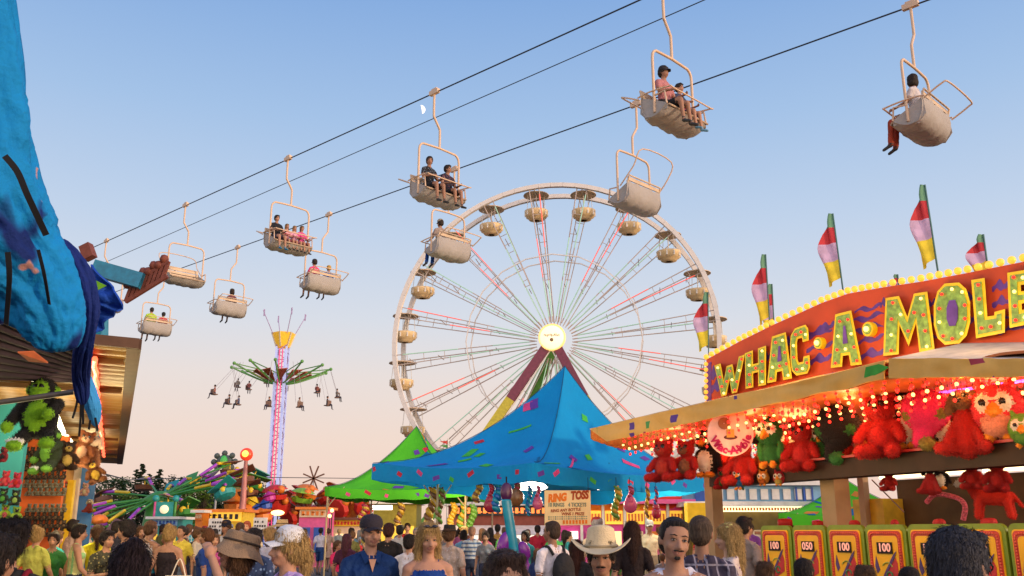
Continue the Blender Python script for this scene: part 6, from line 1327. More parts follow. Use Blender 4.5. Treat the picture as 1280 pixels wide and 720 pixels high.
# white price boards at left
for px, y0, y1, D, lab in ((270, 648, 668, 33, 'white board with dark writing before the yellow food stand'), (326, 647, 668, 33, 'white board with black rows of writing right of the yellow stand')):
    a, b_ = P(px, y0, D), P(px, y1, D); t = thing('notice_board', lab, 'sign', (a.x, a.y, 0)); w_ = 17 * D / FPX; m = MB(); m.box((0, 0, (a.z + b_.z) / 2), (w_, .05, a.z - b_.z)); m.build('board', PC['white'], t); m = MB(); r_ = random.Random(px)
    for r in range(3):
        for k in range(5):
            if r_.random() < .8: m.box((-w_ * .36 + k * w_ * .18, -.03, a.z - (a.z - b_.z) * (.25 + .25 * r)), (w_ * .11, .01, .07))
    m.build('board_writing', PC['dark'], t); MB().tube([(0, .03, 0), (0, .03, a.z)], .03, 6).build('stand_post', PC['grey'], t)
# pendulum ride
Y = 75; a, b_ = W(281, 577, Y), W(303, 622, Y); pr = thing('pendulum_ride', 'leaning pendulum arm ride with green lit head above the trees', 'fairground ride', (b_.x, b_.y, 0))
MB().beam(a, b_, .62, .5).build('swing_arm', mat('khaki_arm', (.28, .24, .08), .5), pr, world=True)
m = MB(); m.ball(a, (.7, .5, .55), 12, 0); [m.ball(a + V((.85 * cos(q), -.1, .65 * sin(q))), .25, 6, 0) for q in (0, .8, 1.6, 2.4, 3.2, 4, 4.8, 5.5)]; m.ball(a + V((.1, -.6, 0)), (.3, .3, .45), 8, 1); m.build('head', [mat('dark_head', (.12, .14, .12), .5), lamp_mat('green_glow', (.08, .5, .08), .25)], pr, world=True)
m = MB(); m.beam(b_, W(318, 662, Y), .35, .3); m.beam(b_, W(290, 665, Y), .3, .3); m.box(W(303, 622, Y) + V((0, -.4, 0)), (1.5, .5, 1.2), 1); m.build('support_frame', [PC['brown'], PC['orange']], pr, world=True)
# red topped light tower
a, b_ = W(308, 570, 60), W(301, 663, 60); t = thing('ride_light_post', 'tall pink and teal ride post topped by a round red lamp', 'ride post', (b_.x, b_.y, 0))
m = MB(); m.tube([b_, b_.lerp(a, .55), a], [.26, .17, .11], 10, 0); m.build('post', mat('pink_teal_post', (.5, .18, .16), .4, var=.5, scale=1.2), t, world=True)
m = MB(); m.ball(a + V((0, 0, .1)), (.42, .35, .42), 16, 0); m.ball(a + V((0, -.3, .12)), (.22, .2, .22), 10, 1); m.build('lamp_head', [lamp_mat('red_round_lamp', (.9, .06, .02), .6), lamp_mat('orange_core', (1, .6, .1), 1.6)], t, world=True)
for i, (px, py, c_, r_) in enumerate(((293, 632, 'orange', .8), (310, 640, 'orange', .7), (322, 637, 'blue', .5), (328, 645, 'orange', .75), (316, 628, 'yellow', .45), (332, 632, 'blue', .5), (337, 622, 'magenta', .45))):
    q = W(px, py, 61); tag(MB().lathe([(r_ * .3, -r_ * .7), (r_ * .8, -r_ * .4), (r_ * .85, r_ * .1), (r_ * .4, r_ * .15), (r_, r_ * .3), (r_ * .1, r_ * .9)], 10, q, Matrix.Rotation(.5 * sin(i * 2.), 3, 'Y'), 0, False).tube([q, (q.x, q.y, 0)], .05, 5).build('ride_balloon_car', PC[c_]), ['large orange', 'lower orange', 'dark blue', 'round tangerine', 'small yellow', 'upper blue', 'magenta'][i] + ' bulging ride car beside the red lamp post', 'ride car', 'bulging cars by the red lamp post')
# red octopus ride
Y = 66; o = W(390, 665, Y); oc = thing('octopus_ride', 'low red octopus ride with orange topped cars under the swing tower', 'fairground ride', (o.x, o.y, 0))
MB().lathe([(2, 0), (1.6, 1.2), (.6, 2.2), (.5, 3.2), (.1, 3.4)], 14, close=True).build('hub', PC['red'], oc)
for k, (px, py, c_) in enumerate(((345, 618, 'red'), (362, 628, 'red'), (350, 632, 'red'), (372, 619, 'red'), (383, 617, 'orange'), (378, 628, 'red'), (362, 645, 'red'), (395, 632, 'brown'), (410, 622, 'red'), (425, 634, 'red'), (440, 636, 'orange'), (378, 622, 'lime'), (415, 616, 'orange'), (455, 633, 'red'), (418, 640, 'orange'), (333, 622, 'red'))):
    q = W(px, py, Y - 4 + (k * 5) % 9) - oc.location; m = MB(); m.tube(bez([V((0, 0, 2.6)), V((q.x * .5, q.y * .5, 3.2)), q], 4), .12, 6, 1)
    Rr = Matrix.Rotation(.9 * sin(k * 2.3), 3, 'Y') @ Matrix.Rotation(.5 * cos(k * 1.7) - .4, 3, 'X'); m.lathe([(.25, -.4), (.65, -.3), (.75, 0), (.66, 0), (.5, -.2)], 10, q, Rr, 0, False, True); m.lathe([(.8, .35), (.75, .4), (.4, .58), (.05, .64)], 8, q, Rr, 0, False); m.lathe([(.8, .35), (.05, .58)], 8, q, Rr, 2, False); m.tube([q, q + Rr @ V((0, 0, .6))], .06, 5, 1); m.ball(q + V((.4, -.4, .3)), .28, 6, 2); m.build('ride_car', [PC[c_], PC['brown'], PC['orange']], oc)
# star on a pole
a = W(392, 598, 90); t = thing('star_ornament', 'thin pole topped by a dark eight armed star on the skyline', 'ornament', (a.x, a.y, 0)); MB().tube([(0, 0, 0), (0, 0, a.z)], .06, 6).build('pole', PC['grey'], t)
for k in range(8): q = 2 * pi * k / 8 + .39; MB().beam((0, 0, a.z), (1.1 * cos(q), 0, a.z + 1.1 * sin(q) * (1.15 if k in (1, 2) else 1)), .13, .13).build('star_arm', PC['brown'], t)
# utility pole and wires
up_ = W(272, 596, 80); t = thing('utility_pole', 'slim grey utility pole before the far trees', 'pole', (up_.x, up_.y, 0)); MB().tube([(0, 0, 0), (0, 0, up_.z)], .09, 8).build('pole', PC['grey'], t); MB().box((0, 0, up_.z - .4), (1.2, .1, .1)).build('crossarm', PC['grey'], t)
tag(MB().tube([W(125, 591, 40), W(160, 600, 60), up_, W(450, 598, 100), W(620, 597, 130)], .035, 5).build('overhead_wire', cable), 'thin overhead wire running above the far trees', 'wire')
for i, (px, py, D, e) in enumerate(((347, 641, 40, 0), (472, 640, 38, 0), (415, 638, 44, 0), (412, 645, 44, 0))):
    q = P(px, py, D); t = thing('work_lamp', ['wide warm lamp shining below the octopus ride', 'round warm lamp shining left of the green tent kiosk', 'tiny white lamp above the striped kiosk', 'second tiny white lamp right of the striped kiosk'][i], 'lamp', q); MB().ball((0, 0, 0), (.3, .12, .12) if i == 0 else ((.15,) * 3 if i == 1 else (.09,) * 3), 10).build('glowing_head', lamp_mat('work_lamp_glow', (1, .66, .22), 3.5, True), t); MB().tube([(0, .05, 0), (0, .05, -q.z)], .03, 5).build('lamp_post', PC['dark'], t)
# small pennant flags by the big wheel
q = W(560, 566, 30); t = thing('pennant_pole', 'short pole with red and green pennants behind the blue tent', 'flag', (q.x, q.y, 0)); MB().tube([(0, 0, 0), (0, 0, ZY(548, 30))], .02, 6).build('pole', PC['white'], t)
for k in range(3): zz = ZY(551 + k * 5, 30); MB().slab([(0, 0, zz), (-.28, 0, zz - .02), (0, 0, zz - .12)], (0, .01, 0)).build('pennant', [PC['red'], PC['green'], PC['teal']][k], t)
# --- trees
bark = mat('tree_bark', (.06, .045, .03), .9, var=.3, bump=1)
def leafm(n, c): return mat(n, c, .7, var=.55, scale=.45, sheen=.0)
LM = [leafm('leaf_dark', (.025, .055, .018)), leafm('leaf_mid', (.045, .09, .02)), leafm('leaf_light', (.10, .17, .02)), leafm('needle_dark', (.018, .042, .02))]
def tree_proto(kind, seed):
    r_ = random.Random(seed); t = thing('broadleaf_tree' if kind != 'fir' else 'fir_tree', 'x', 'tree', group='trees along the far edge of the fairground'); h = 10
    m = MB(); m.tube([(0, 0, 0), (.1, 0, h * .4), (0, 0, h * .8 if kind != 'fir' else h * .97)], [.28, .2, .05], 8)
    cl = []
    if kind == 'fir':
        for i in range(60):
            z = h * (.12 + .86 * (i / 60)); rad = (h - z) * .26 + .1; a = r_.uniform(0, 2 * pi); L_ = rad * r_.uniform(.6, 1.15); cl.append((V((L_ * .7 * cos(a), L_ * .7 * sin(a), z - L_ * .2)), (L_ * .5 + .12) * .9, .22)); m.tube([(0, 0, z), (L_ * cos(a), L_ * sin(a), z - L_ * .25)], .03, 4)
    else:
        for i in range(26):
            a = r_.uniform(0, 2 * pi); z = r_.uniform(h * .28, h * .95); rad = 3.0 * sin(pi * min(1, (z / h - .12) / .92)) ** .6 * r_.uniform(.3, 1); q = V((rad * cos(a), rad * sin(a), z)); cl.append((q, r_.uniform(.7, 1.35), .75)); m.tube([(0, 0, z * .55), tuple(q * .5 + V((0, 0, z * .4))), tuple(q)], [.12, .07, .03], 5)
    m.build('trunk', bark, t); f = MB()
    for q, rd, fl in cl:
        for k in range(55 if kind != 'fir' else 26):
            p_ = V((r_.gauss(0, 1), r_.gauss(0, 1), r_.gauss(0, 1))); p_ = p_.normalized() * rd * r_.uniform(.5, 1.05); p_.z *= fl; c_ = q + p_; s_ = r_.uniform(.10, .22)
            R_ = Matrix.Rotation(r_.uniform(0, 6), 3, 'Z') @ Matrix.Rotation(r_.uniform(-1, 1), 3, 'X'); f.add([c_ + R_ @ V(v_) * s_ for v_ in ((-1, -.6, 0), (1, -.5, .1), (.8, .7, 0), (-.9, .6, -.1))], [(0, 1, 2, 3)], 0)
    f.build('crown', LM[0], t); return t
protos = {'a': tree_proto('b', 1), 'b': tree_proto('b', 2), 'c': tree_proto('fir', 3), 'd': tree_proto('b', 5)}
usedp = set(); hm_ = 0
TR = [(118, 596, 'b', 0), (132, 592, 'a', 0), (147, 596, 'd', 1), (163, 584, 'c', 3), (170, 577, 'c', 3), (180, 590, 'c', 3), (193, 584, 'c', 3), (200, 592, 'a', 0), (214, 596, 'b', 0), (226, 596, 'a', 2), (236, 599, 'd', 2), (246, 594, 'b', 0), (258, 600, 'a', 2), (268, 606, 'd', 0), (280, 603, 'b', 0), (290, 606, 'a', 1), (318, 604, 'c', 3), (327, 600, 'b', 1), (338, 603, 'a', 0), (352, 612, 'd', 0), (366, 614, 'a', 0), (381, 613, 'c', 3), (398, 618, 'b', 0), (412, 620, 'a', 0), (452, 618, 'd', 0), (150, 612, 'a', 2), (222, 612, 'b', 2), (252, 612, 'd', 2), (305, 614, 'd', 0), (432, 620, 'b', 0),
      (610, 622, 'a', 0), (650, 628, 'b', 0), (850, 614, 'd', 0), (862, 618, 'a', 0)]
words_ = ['leftmost', 'second', 'third', 'fourth', 'fifth', 'sixth', 'seventh', 'eighth', 'ninth', 'tenth', 'eleventh', 'twelfth', 'thirteenth', 'fourteenth', 'fifteenth', 'sixteenth', 'seventeenth', 'eighteenth', 'nineteenth', 'twentieth', 'twenty first', 'twenty second', 'twenty third', 'twenty fourth', 'last']
kd_ = {0: 'dark green', 1: 'mid green', 2: 'light green', 3: 'pointed dark fir'}
for i, (px, py, k, c_) in enumerate(TR):
    Y = 118 + (i * 13) % 34 if i < 25 or i > 28 else 98; q = W(px, 665, Y); z = ZY(py, Y)
    p_ = protos[k]
    if k in usedp: t = dup(p_)
    else: t = p_; usedp.add(k)
    t.location = (q.x, Y, 0); t.scale = (z / 10 * 1.0, z / 10, z / 10); t.rotation_euler = (0, 0, i * 1.3)
    t['label'] = (words_[i] + ' tree from the left in the far treeline, ' + kd_[c_]) if i < 25 else ['light green tree in front, behind the spinning ride', 'light green tree behind the ticket booth', 'light green tree left of the utility pole', 'dark tree behind the red lamp post', 'dark tree behind the green tent corner', 'dark tree low behind the snack stand at left', 'dark tree low behind the price board', 'dark tree in the gap left of the beige post', 'second dark tree in the gap by the beige post'][i - 25]
    cr_ = [ch for ch in KIDS.get(t.name, []) if ch.name.startswith('crown')][0]; cr_.data = cr_.data if c_ in () else cr_.data
    cr_.material_slots[0].link = 'OBJECT'; cr_.material_slots[0].material = LM[c_]
# ================================================================= the crowd
def at(px, ytop, h, capx=0.):
    """ground spot for a person of height h whose head top shows at image row ytop: solve for Y"""
    return None
def gp_(px, Y): return V((GX(px, Y), Y, 0))
def hy(y, ytop_h):  # distance from head height
    return y
blond = (.42, .27, .10); brn = (.10, .05, .025); dkh = (.018, .013, .012); grey = (.25, .24, .24)
def necklace(o, q, R, part): part('necklace', MB().tube([V((.07 * cos(a), -.055 + .07 * sin(a) * .9 - .03, 1.43 + .05 * sin(a))) for a in [2 * pi * k / 16 for k in range(16)]], .003, 5, closed=True).ball((0, -.135, 1.36), .014, 8), black_m)
def collar(o, q, R, part):
    m = MB()
    for s in (-1, 1): m.slab([(s * .075, .03, 1.49), (s * .085, -.04, 1.475), (s * .06, -.105, 1.40), (s * .018, -.105, 1.425), (s * .055, -.02, 1.50)], (0, 0, -.008))
    part('collar', m, shirt_m)
def vneck(o, q, R, part):
    collar(o, q, R, part); part('neck_opening', MB().slab([(-.03, -.118, 1.43), (.03, -.118, 1.43), (.0, -.134, 1.33)], (0, .01, 0)), skin_m)
def glasses(o, q, R, part):
    m = MB()
    for s in (-1, 1): m.tube([q(s * .033 + .022 * cos(a), -.098, .006 + .017 * sin(a)) for a in [2 * pi * k / 14 for k in range(14)]], .0028, 5, closed=True); m.tube([q(s * .055, -.095, .012), q(s * .08, -.02, .012), q(s * .08, .03, .0)], .003, 5)
    part('glasses', m, black_m)
def mustache(o, q, R, part):
    m = MB()
    for s in (-1, 1): m.ball(q(s * .014, -.094, -.05), (.017, .007, .0065), 8)
    part('moustache', m, hair_m)
def goatee(o, q, R, part):
    m = MB()
    for s in (-1, 1): m.ball(q(s * .014, -.092, -.051), (.017, .006, .005), 8)
    m.ball(q(0, -.0765, -.089), (.018, .008, .012), 10); part('goatee', m, hair_m)
def shades(o, q, R, part):
    m = MB()
    for s in (-1, 1): m.ball(q(s * .034, -.055, .112), (.028, .03, .014), 10)
    m.tube([q(-.06, -.03, .112), q(0, -.078, .108), q(.06, -.03, .112)], .004, 5); part('sunglasses', m, mat('tinted_lens', (.02, .02, .03), .1))
def comb(*fs):
    def f(*a):
        for g in fs: g(*a)
    return f
def flower(o, q, R, part):
    m = MB()
    for k in range(14): a = k * 2.4; r = .012 + .0038 * k; m.ball(q(r * cos(a) - .0, .02 + r * sin(a), .128 - .0006 * k * k * .3), (.026, .026, .012), 8)
    part('hair_flower', m, mat('pale_yellow_petals', (.75, .70, .25), .7))
H = dict(voxel=.0085, group='nearest people in the crowd')
# (px of head, Y) — heads are sized by distance, heights set so that the head tops sit where the photo has them
def hgt(ytop, Y, hat=0.): return ZY(ytop, Y) - hat
person('man in navy polo and black cap facing the camera left of centre', gp_(464, 7.6), 18, hgt(643, 7.6, .03), 0, shirt=(.008, .035, .13), pants=(.04, .04, .05), hair='buzz', hc=(.2, .17, .14), hat='cap', hatc=(.03, .025, .035), extra=vneck, head=(.15, 0, 0), pose='walk', fat=1.08, **H)
person('blonde woman in blue camisole with sunglasses pushed onto her head', gp_(536, 7.6), 12, hgt(656, 7.6), 0, shirt=(.01, .05, .25), hair='long', hc=blond, fem=True, top='tank', sleeve='none', extra=shades, head=(.1, .12, 0), pose='stand', **H)
person('lavender shirted woman in white cap looking left', gp_(362, 5.6), -48, hgt(658, 5.6, .02), 0, shirt=(.42, .30, .62), hair='tail', hc=blond, hat='cap', hatc=(.75, .75, .76), fem=True, extra=vneck, head=(-.25, -.06, 0), pose='stand', bag=None, fat=1.15, **H)
person('woman in black top and floppy tan hat shading her brow', gp_(300, 5.7), -55, hgt(668, 5.7, .0), 0, shirt=(.012, .011, .012), hair='bob', hc=brn, hat='bucket', hatc=(.30, .20, .12), fem=True, extra=comb(necklace, glasses), head=(-.15, -.25, 0), pose='stand', arms={1: ((.36, -.10, 1.20), (.10, -.20, 1.60))}, **H)
person('man in tan shirt wearing a broad cream cowboy hat', gp_(751, 5.4), -8, hgt(673, 5.4), 1, shirt=(.42, .30, .19), hair='short', hc=dkh, hat='cowboy', hatc=(.72, .58, .36), extra=comb(collar, mustache), head=(0, .02, 0), pose='stand', **H)
person('man in white tank top with goatee and cropped black hair', gp_(842, 5.0), 5, hgt(648, 5.0), 1, shirt=(.62, .62, .72), hair='buzz', hc=dkh, top='tank', sleeve='none', extra=goatee, head=(.05, .0, .14), pose='walk', fat=1.15, **H)
person('man in white t-shirt with black backpack under the price board', gp_(690, 10.8), -140, hgt(652, 10.8), 2, shirt=(.66, .62, .66), shirt2=(.6, .1, .15), pat=0, hair='buzz', hc=(.05, .03, .02), bag='backpack', hatc=(.02, .02, .022), pose='stand', head=(.3, 0, 0), voxel=.01, group='nearest people in the crowd')
person('man in dark plaid shirt seen from behind beside the tank top man', gp_(876, 6.6), 160, hgt(646, 6.6), 2, shirt=(.05, .04, .065), shirt2=(.30, .27, .32), pat=2, hair='buzz', hc=(.07, .045, .03), pose='stand', fat=1.2, **H)
person('long haired blonde woman in profile with a yellow flower on her head', gp_(910, 8.4), -100, hgt(656, 8.4), 3, shirt=(.60, .50, .45), shirt2=(.2, .1, .22), pat=3, hair='longback', hc=blond, fem=True, extra=flower, pose='stand', **H)
person('man in dusty tan shirt behind the blonde woman, looking right', gp_(931, 12), 120, hgt(647, 12), 1, shirt=(.28, .21, .17), hair='short', hc=dkh, pose='stand', voxel=.012)
person('close grey haired man with glasses seen from behind at lower right', gp_(1194, 2.95), 125, hgt(665, 2.95), 1, shirt=(.1, .1, .12), hair='short', hc=(.035, .035, .045), extra=glasses, pose='stand', **H)
person('dark haired child at bottom centre, only the head top visible', gp_(632, 3.6), 20, hgt(692, 3.6), 0, shirt=(.1, .1, .2), hair='short', hc=(.05, .028, .02), pose='stand', **H)
person('close dark haired woman at lower left turned away', gp_(166, 4.0), -150, hgt(684, 4.0), 1, shirt=(.1, .05, .12), hair='bun', hc=(.018, .01, .014), fem=True, pose='stand', **H)
person('person at the left edge carrying a maroon backpack', gp_(14, 5.2), -160, hgt(652, 5.2), 1, shirt=(.02, .02, .02), hair='messy', hc=dkh, bag='backpack', hatc=(.22, .01, .025), pose='stand', voxel=.012)
person('dark haired person cut by the lower left corner', gp_(-6, 3.8), 170, hgt(668, 3.8), 1, shirt=(.02, .02, .025), hair='short', hc=dkh, pose='stand', voxel=.012)
for px, Y, yt, hc_, lab in ((1001, 7.5, 700, dkh, 'black haired child at the foot of the second yellow panel'), (953, 8, 704, brn, 'brown haired child in front of the first yellow panel'), (1076, 7, 709, brn, 'brown haired child below the fourth yellow panel'), (1131, 6.5, 711, dkh, 'dark haired child low beside the grey haired man')):
    person(lab, gp_(px, Y), 150, hgt(yt, Y), 1, hair='short' if hc_ == dkh else 'messy', hc=hc_, voxel=.014, pose='stand')
MID = [  # px, Y, ytop, face, colours...
 (47, 9.5, 660, 172, dict(shirt=(.50, .52, .10), hair='bun', hc=blond, fem=True, fat=1.15, pants=(.15, .15, .17), skin=0, label='woman in yellow green t-shirt with blonde bun seen from behind')),
 (72, 10.5, 664, 150, dict(shirt=(.02, .28, .30), hair='short', hc=brn, skin=1, label='boy in teal shirt right of the yellow green t-shirt woman')),
 (99, 9.6, 656, 120, dict(shirt=(.62, .60, .25), shirt2=(.25, .5, .2), pat=4, top='tank', sleeve='none', hair='short', hc=dkh, skin=1, label='man in striped yellow tank top in front of the blue post')),
 (90, 12, 650, 160, dict(shirt=(.45, .33, .3), hair='short', hc=dkh, skin=2, label='man in dusty pink shirt just behind the striped tank top')),
 (122, 10.2, 657, -150, dict(shirt=(.72, .62, .02), hair='tail', hc=brn, fem=True, legs='dress', skin=1, pants=(.6, .5, .45), label='woman in bright yellow top right of the blue post')),
 (135, 8.6, 664, 60, dict(shirt=(.05, .05, .03), shirt2=(.3, .25, .1), pat=3, hair='short', hc=dkh, skin=1, pose='hold', label='boy in dark floral shirt holding something below yellow top')),
 (158, 8.2, 651, -100, dict(shirt=(.05, .045, .10), hair='short', hc=dkh, skin=1, extra=goatee, fat=1.1, label='bearded man in dark slate shirt looking left')),
 (146, 12, 652, 165, dict(shirt=(.03, .03, .05), hair='short', hc=dkh, skin=2, label='dark haired man in black behind the bearded man')),
 (188, 9.4, 651, 150, dict(shirt=(.60, .58, .62), shirt2=(.02, .30, .5), pat=5, top='tank', sleeve='none', hair='buzz', hc=brn, skin=1, label='man in white and blue tank top seen from behind')),
 (176, 13, 658, 40, dict(shirt=(.5, .35, .3), hair='bob', hc=brn, fem=True, skin=0, label='woman in salmon top between bearded man and tank top man')),
 (213, 9.3, 658, 175, dict(shirt=(.02, .014, .018), top='tank', sleeve='none', hair='bun', hc=blond, fem=True, fat=1.15, pants=(.12, .18, .25), skin=1, bag=None, label='woman in black tank top and jeans seen from behind')),
 (236, 17, 656, 178, dict(shirt=(.05, .32, .42), shirt2=(.5, .6, .6), pat=2, hair='short', hc=brn, skin=0, label='man in turquoise plaid shirt walking away')),
 (259, 9.6, 661, -95, dict(shirt=(.015, .05, .22), hair='short', hc=(.12, .05, .02), skin=1, label='boy in navy blue t-shirt in profile left of the floppy hat')),
 (282, 15, 660, 170, dict(shirt=(.02, .12, .40), hair='short', hc=dkh, skin=1, label='person in royal blue shirt under the white board')),
 (270, 12, 668, 20, dict(shirt=(.5, .08, .25), hair='bob', hc=brn, fem=True, skin=0, label='girl in pink top behind the navy t-shirt boy')),
 (246, 14, 662, 175, dict(shirt=(.04, .03, .04), hair='short', hc=dkh, skin=1, label='person in black left of the yellow food stand')),
 (308, 16, 652, 0, dict(shirt=(.35, .12, .10), hair='long', hc=(.25, .06, .03), fem=True, skin=0, label='red haired woman facing the camera by the yellow stand')),
 (318, 8.6, 662, 175, dict(shirt=(.03, .05, .12), shirt2=(.2, .3, .5), pat=3, hair='short', hc=dkh, skin=1, label='man in dark blue patterned shirt behind the floppy hat')),
 (337, 10.5, 661, -120, dict(shirt=(.28, .30, .40), hair='messy', hc=(.4, .25, .1), skin=0, label='grey shirted man with sandy hair left of the white cap')),
 (352, 11.5, 648, 180, dict(shirt=(.3, .28, .3), hat='sunhat', hatc=(.50, .34, .16), hair='bob', hc=brn, fem=True, skin=0, label='person in a wide straw sun hat behind the white cap')),
 (401, 37, 660, 178, dict(shirt=(.62, .60, .68), pants=(.02, .06, .2), legs='short', shoe=(.05, .05, .05), hair='short', hc=dkh, skin=1, pose='walk', label='man in white shirt and blue shorts walking away down the midway')),
 (411, 40, 661, 178, dict(shirt=(.55, .35, .25), pants=(.5, .35, .25), legs='dress', hair='bun', hc=brn, fem=True, skin=1, label='woman in peach dress walking beside the white shirt man')),
 (424, 42, 661, 178, dict(shirt=(.35, .38, .32), hair='short', hc=blond, skin=0, label='man in grey green shirt right of the peach dress')),
 (434, 11.5, 668, 170, dict(shirt=(.06, .015, .04), hair='long', hc=(.05, .01, .02), fem=True, skin=1, bag=None, label='woman in dark plum with long dark hair left of the navy polo')),
 (423, 13, 676, 60, dict(shirt=(.70, .03, .12), hair='tail', hc=brn, fem=True, skin=1, label='child in hot pink beside the plum dressed woman')),
 (486, 10.5, 655, 172, dict(shirt=(.015, .013, .013), hair='short', hc=(.06, .02, .015), skin=1, fat=1.1, label='man in black t-shirt seen from behind right of navy polo')),
 (500, 15, 657, 170, dict(shirt=(.55, .52, .5), hair='short', hc=dkh, skin=1, label='man in white shirt beyond the black t-shirt man')),
 (512, 9.0, 669, 165, dict(shirt=(.62, .58, .60), hair='short', hc=dkh, skin=1, label='boy in white t-shirt left of the blonde woman')),
 (562, 9.2, 655, 160, dict(shirt=(.42, .33, .27), shirt2=(.5, .42, .38), pat=3, hat='fedora', hatc=(.02, .02, .02), hair='short', hc=brn, skin=1, fat=1.1, label='man in faded floral shirt and black hat seen from behind')),
 (590, 15, 659, 175, dict(shirt=(.50, .52, .56), shirt2=(.10, .16, .3), pat=1, hair='short', hc=(.3, .15, .1), skin=0, label='man in blue and white striped shirt near the inflatables')),
 (603, 17, 661, 160, dict(shirt=(.40, .02, .07), hair='long', hc=brn, fem=True, skin=1, label='woman in crimson top right of the striped shirt')),
 (613, 19, 660, 170, dict(shirt=(.03, .02, .02), hair='long', hc=dkh, fem=True, skin=1, label='woman in black with long black hair near the guitar')),
 (622, 20, 656, 180, dict(shirt=(.5, .28, .08), hair='short', hc=dkh, skin=2, label='man in mustard shirt left of the purple guitar')),
 (672, 19, 657, 178, dict(shirt=(.40, .02, .05), hair='short', hc=dkh, skin=1, label='man in dark red shirt right of the purple guitar')),
 (660, 22, 662, 10, dict(shirt=(.6, .25, .25), hair='bob', hc=brn, fem=True, skin=1, label='woman in coral top left of the dark red shirt')),
 (706, 17, 663, 170, dict(shirt=(.05, .35, .40), hair='long', hc=dkh, fem=True, skin=1, label='woman in turquoise right of the backpack')),
 (790, 9.8, 653, 175, dict(shirt=(.02, .012, .012), hair='longback', hc=(.035, .014, .010), fem=True, skin=1, label='woman with very long dark hair right of the cowboy hat')),
 (811, 21, 663, 150, dict(shirt=(.28, .03, .36), pants=(.02, .05, .1), hair='tail', hc=dkh, fem=True, skin=1, pose='hold', label='woman in purple top with raised hands by the magenta trailer')),
 (778, 18, 664, 0, dict(shirt=(.05, .07, .05), hair='short', hc=brn, skin=0, label='person in dark green behind the long haired woman')),
 (720, 10, 676, 170, dict(shirt=(.02, .02, .02), hair='long', hc=(.05, .015, .01), fem=True, skin=1, label='woman with auburn hair just left of the cowboy')),
 (575, 20, 660, 170, dict(shirt=(.45, .12, .35), hair='short', hc=dkh, skin=1, label='person in magenta shirt left of the striped shirt')),
]
for px, Y, yt, fc, kw in MID:
    Y = Y * 1.45 if Y < 24 else Y
    if px in (790, 318, 720): Y /= 1.25
    kw = dict(kw); lab = kw.pop('label'); pose = kw.pop('pose', 'walk' if int(px) % 2 else 'stand'); hat = kw.get('hat')
    person(lab, gp_(px, Y), fc, hgt(yt, Y, .04 if hat else 0), pose=pose, voxel=.0125 if Y < 16 else .018, **kw)
t = thing('tote_bag', 'white tote bag carried beside the black tank top woman', 'bag', gp_(228, 13.3) + V((0, 0, .62))); MB().box((0, 0, .2), (.34, .08, .4)).build('bag_body', mat('pale_tote', (.72, .66, .55), .8), t); MB().tube(bez([(-.1, 0, .38), (0, 0, .62), (.1, 0, .38)], 5), .008, 6).build('bag_handle', mat('pale_tote', (.72, .66, .55), .8), t)
# the rest of the crowd, farther off
CN = dict([('white', (.6, .58, .56)), ('black', (.02, .02, .022)), ('navy', (.02, .04, .14)), ('red', (.45, .03, .04)), ('teal', (.03, .25, .28)), ('grey', (.2, .2, .22)), ('olive', (.15, .15, .05)), ('orange', (.6, .2, .03)), ('pink', (.6, .15, .25)), ('yellow', (.6, .48, .06)), ('sky blue', (.2, .4, .6)), ('brown', (.12, .06, .03)), ('purple', (.2, .05, .25)), ('green', (.05, .25, .06)), ('cream', (.6, .5, .35))])
rc = random.Random(21); names = list(CN); seen = set()
lands = [(0, 40, 'at the left edge'), (40, 95, 'by the orange board'), (95, 140, 'right of the blue post'), (140, 185, 'below the spinning ride'), (185, 235, 'before the ticket booth'), (235, 300, 'before the yellow stand'), (300, 345, 'below the red lamp post'), (345, 400, 'below the swing tower'), (400, 460, 'in the open midway'), (460, 520, 'before the green tent kiosk'), (520, 580, 'under the blue tent left'), (580, 640, 'near the inflatables'), (640, 700, 'near the price board'), (700, 770, 'behind the cowboy'), (770, 840, 'before the magenta trailer'), (840, 950, 'beyond the plaid shirt')]
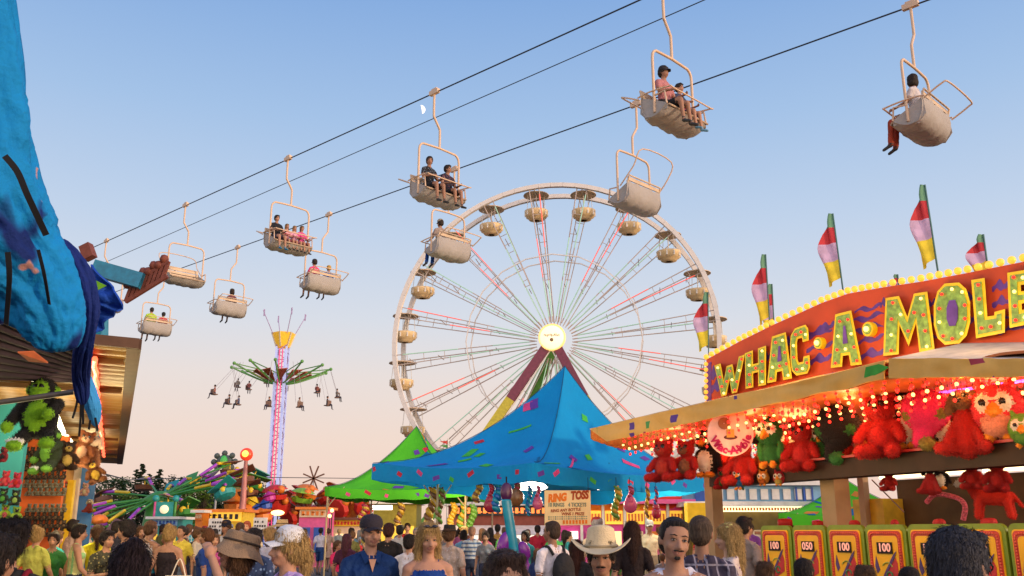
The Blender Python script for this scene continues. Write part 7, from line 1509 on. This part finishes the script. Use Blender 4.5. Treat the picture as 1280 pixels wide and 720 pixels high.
for i in range(125):
    px = rc.uniform(2, 945) if i % 3 else rc.uniform(150, 620); Y = rc.choice([15, 19, 22, 24, 27, 30, 33, 36, 40]) + rc.uniform(-1, 1)
    if 385 < px < 640 and Y < 21: Y += 12
    if 835 < px and Y < 18: continue
    if px < 110 and Y > 17: continue
    if 385 < px < 432 and Y < 45: continue
    fem = rc.random() < .48; h = rc.uniform(1.55, 1.70) if fem else rc.uniform(1.66, 1.84)
    if rc.random() < .12: h = rc.uniform(1.1, 1.4)
    cn = rc.choice(names); hn = rc.choice(['black', 'brown', 'blond', 'dark', 'grey']); hc_ = dict(black=dkh, brown=brn, blond=blond, dark=(.035, .02, .015), grey=grey)[hn]
    fc = rc.choice([180, 175, 165, -170, 150, 0, 15, -20, 90, -90, 60]); land = [l_ for a, b_, l_ in lands if a <= px < b_][0]
    hk = rc.choice(['long', 'tail', 'bob', 'bun']) if fem else rc.choice(['short', 'buzz', 'messy', 'short']); hat = rc.choice([None, None, None, 'cap']) if Y > 14 else None
    view = 'seen from behind' if abs(fc) > 140 else ('facing the camera' if abs(fc) < 40 else ('in profile facing right' if fc > 0 else 'in profile facing left'))
    who = ('child' if h < 1.45 else ('woman' if fem else 'man'))
    lab = f"{who} with {hn} {'cap covered ' if hat else ''}{ {'long':'long hair','tail':'ponytail','bob':'bobbed hair','bun':'bun','short':'short hair','buzz':'cropped hair','messy':'tousled hair'}[hk]} in {cn} {view} {land}"
    if lab in seen or len(lab.split()) > 16: continue
    seen.add(lab)
    key = dict(pose=rc.choice(['stand', 'walk']), fem=fem, sleeve='short' if h > 0 else '', legs=rc.choice(['long', 'short']))
    person(lab, gp_(px, Y), fc + rc.uniform(-8, 8), h, rc.choice([0, 0, 1, 1, 2, 3]), shirt=CN[cn], pants=rc.choice([(.03, .04, .09), (.02, .02, .02), (.25, .2, .14), (.08, .1, .15)]), hair=hk, hc=hc_, hat=hat, hatc=rc.choice([(.02, .02, .03), (.4, .4, .42), (.3, .03, .03)]), voxel=.02, **key)

for q_, e_ in (((-1.5, 24, 2.6), 200), ((-6, 22, 3.2), 160), ((3.5, 22, 2.8), 180), ((-3.2, 33, 3), 250), ((0.6, 15.5, 2.2), 40)): pl(V(q_), e_, (1, .66, .32), .5)  # warm fill lights added over the midway to brighten crowd and stands
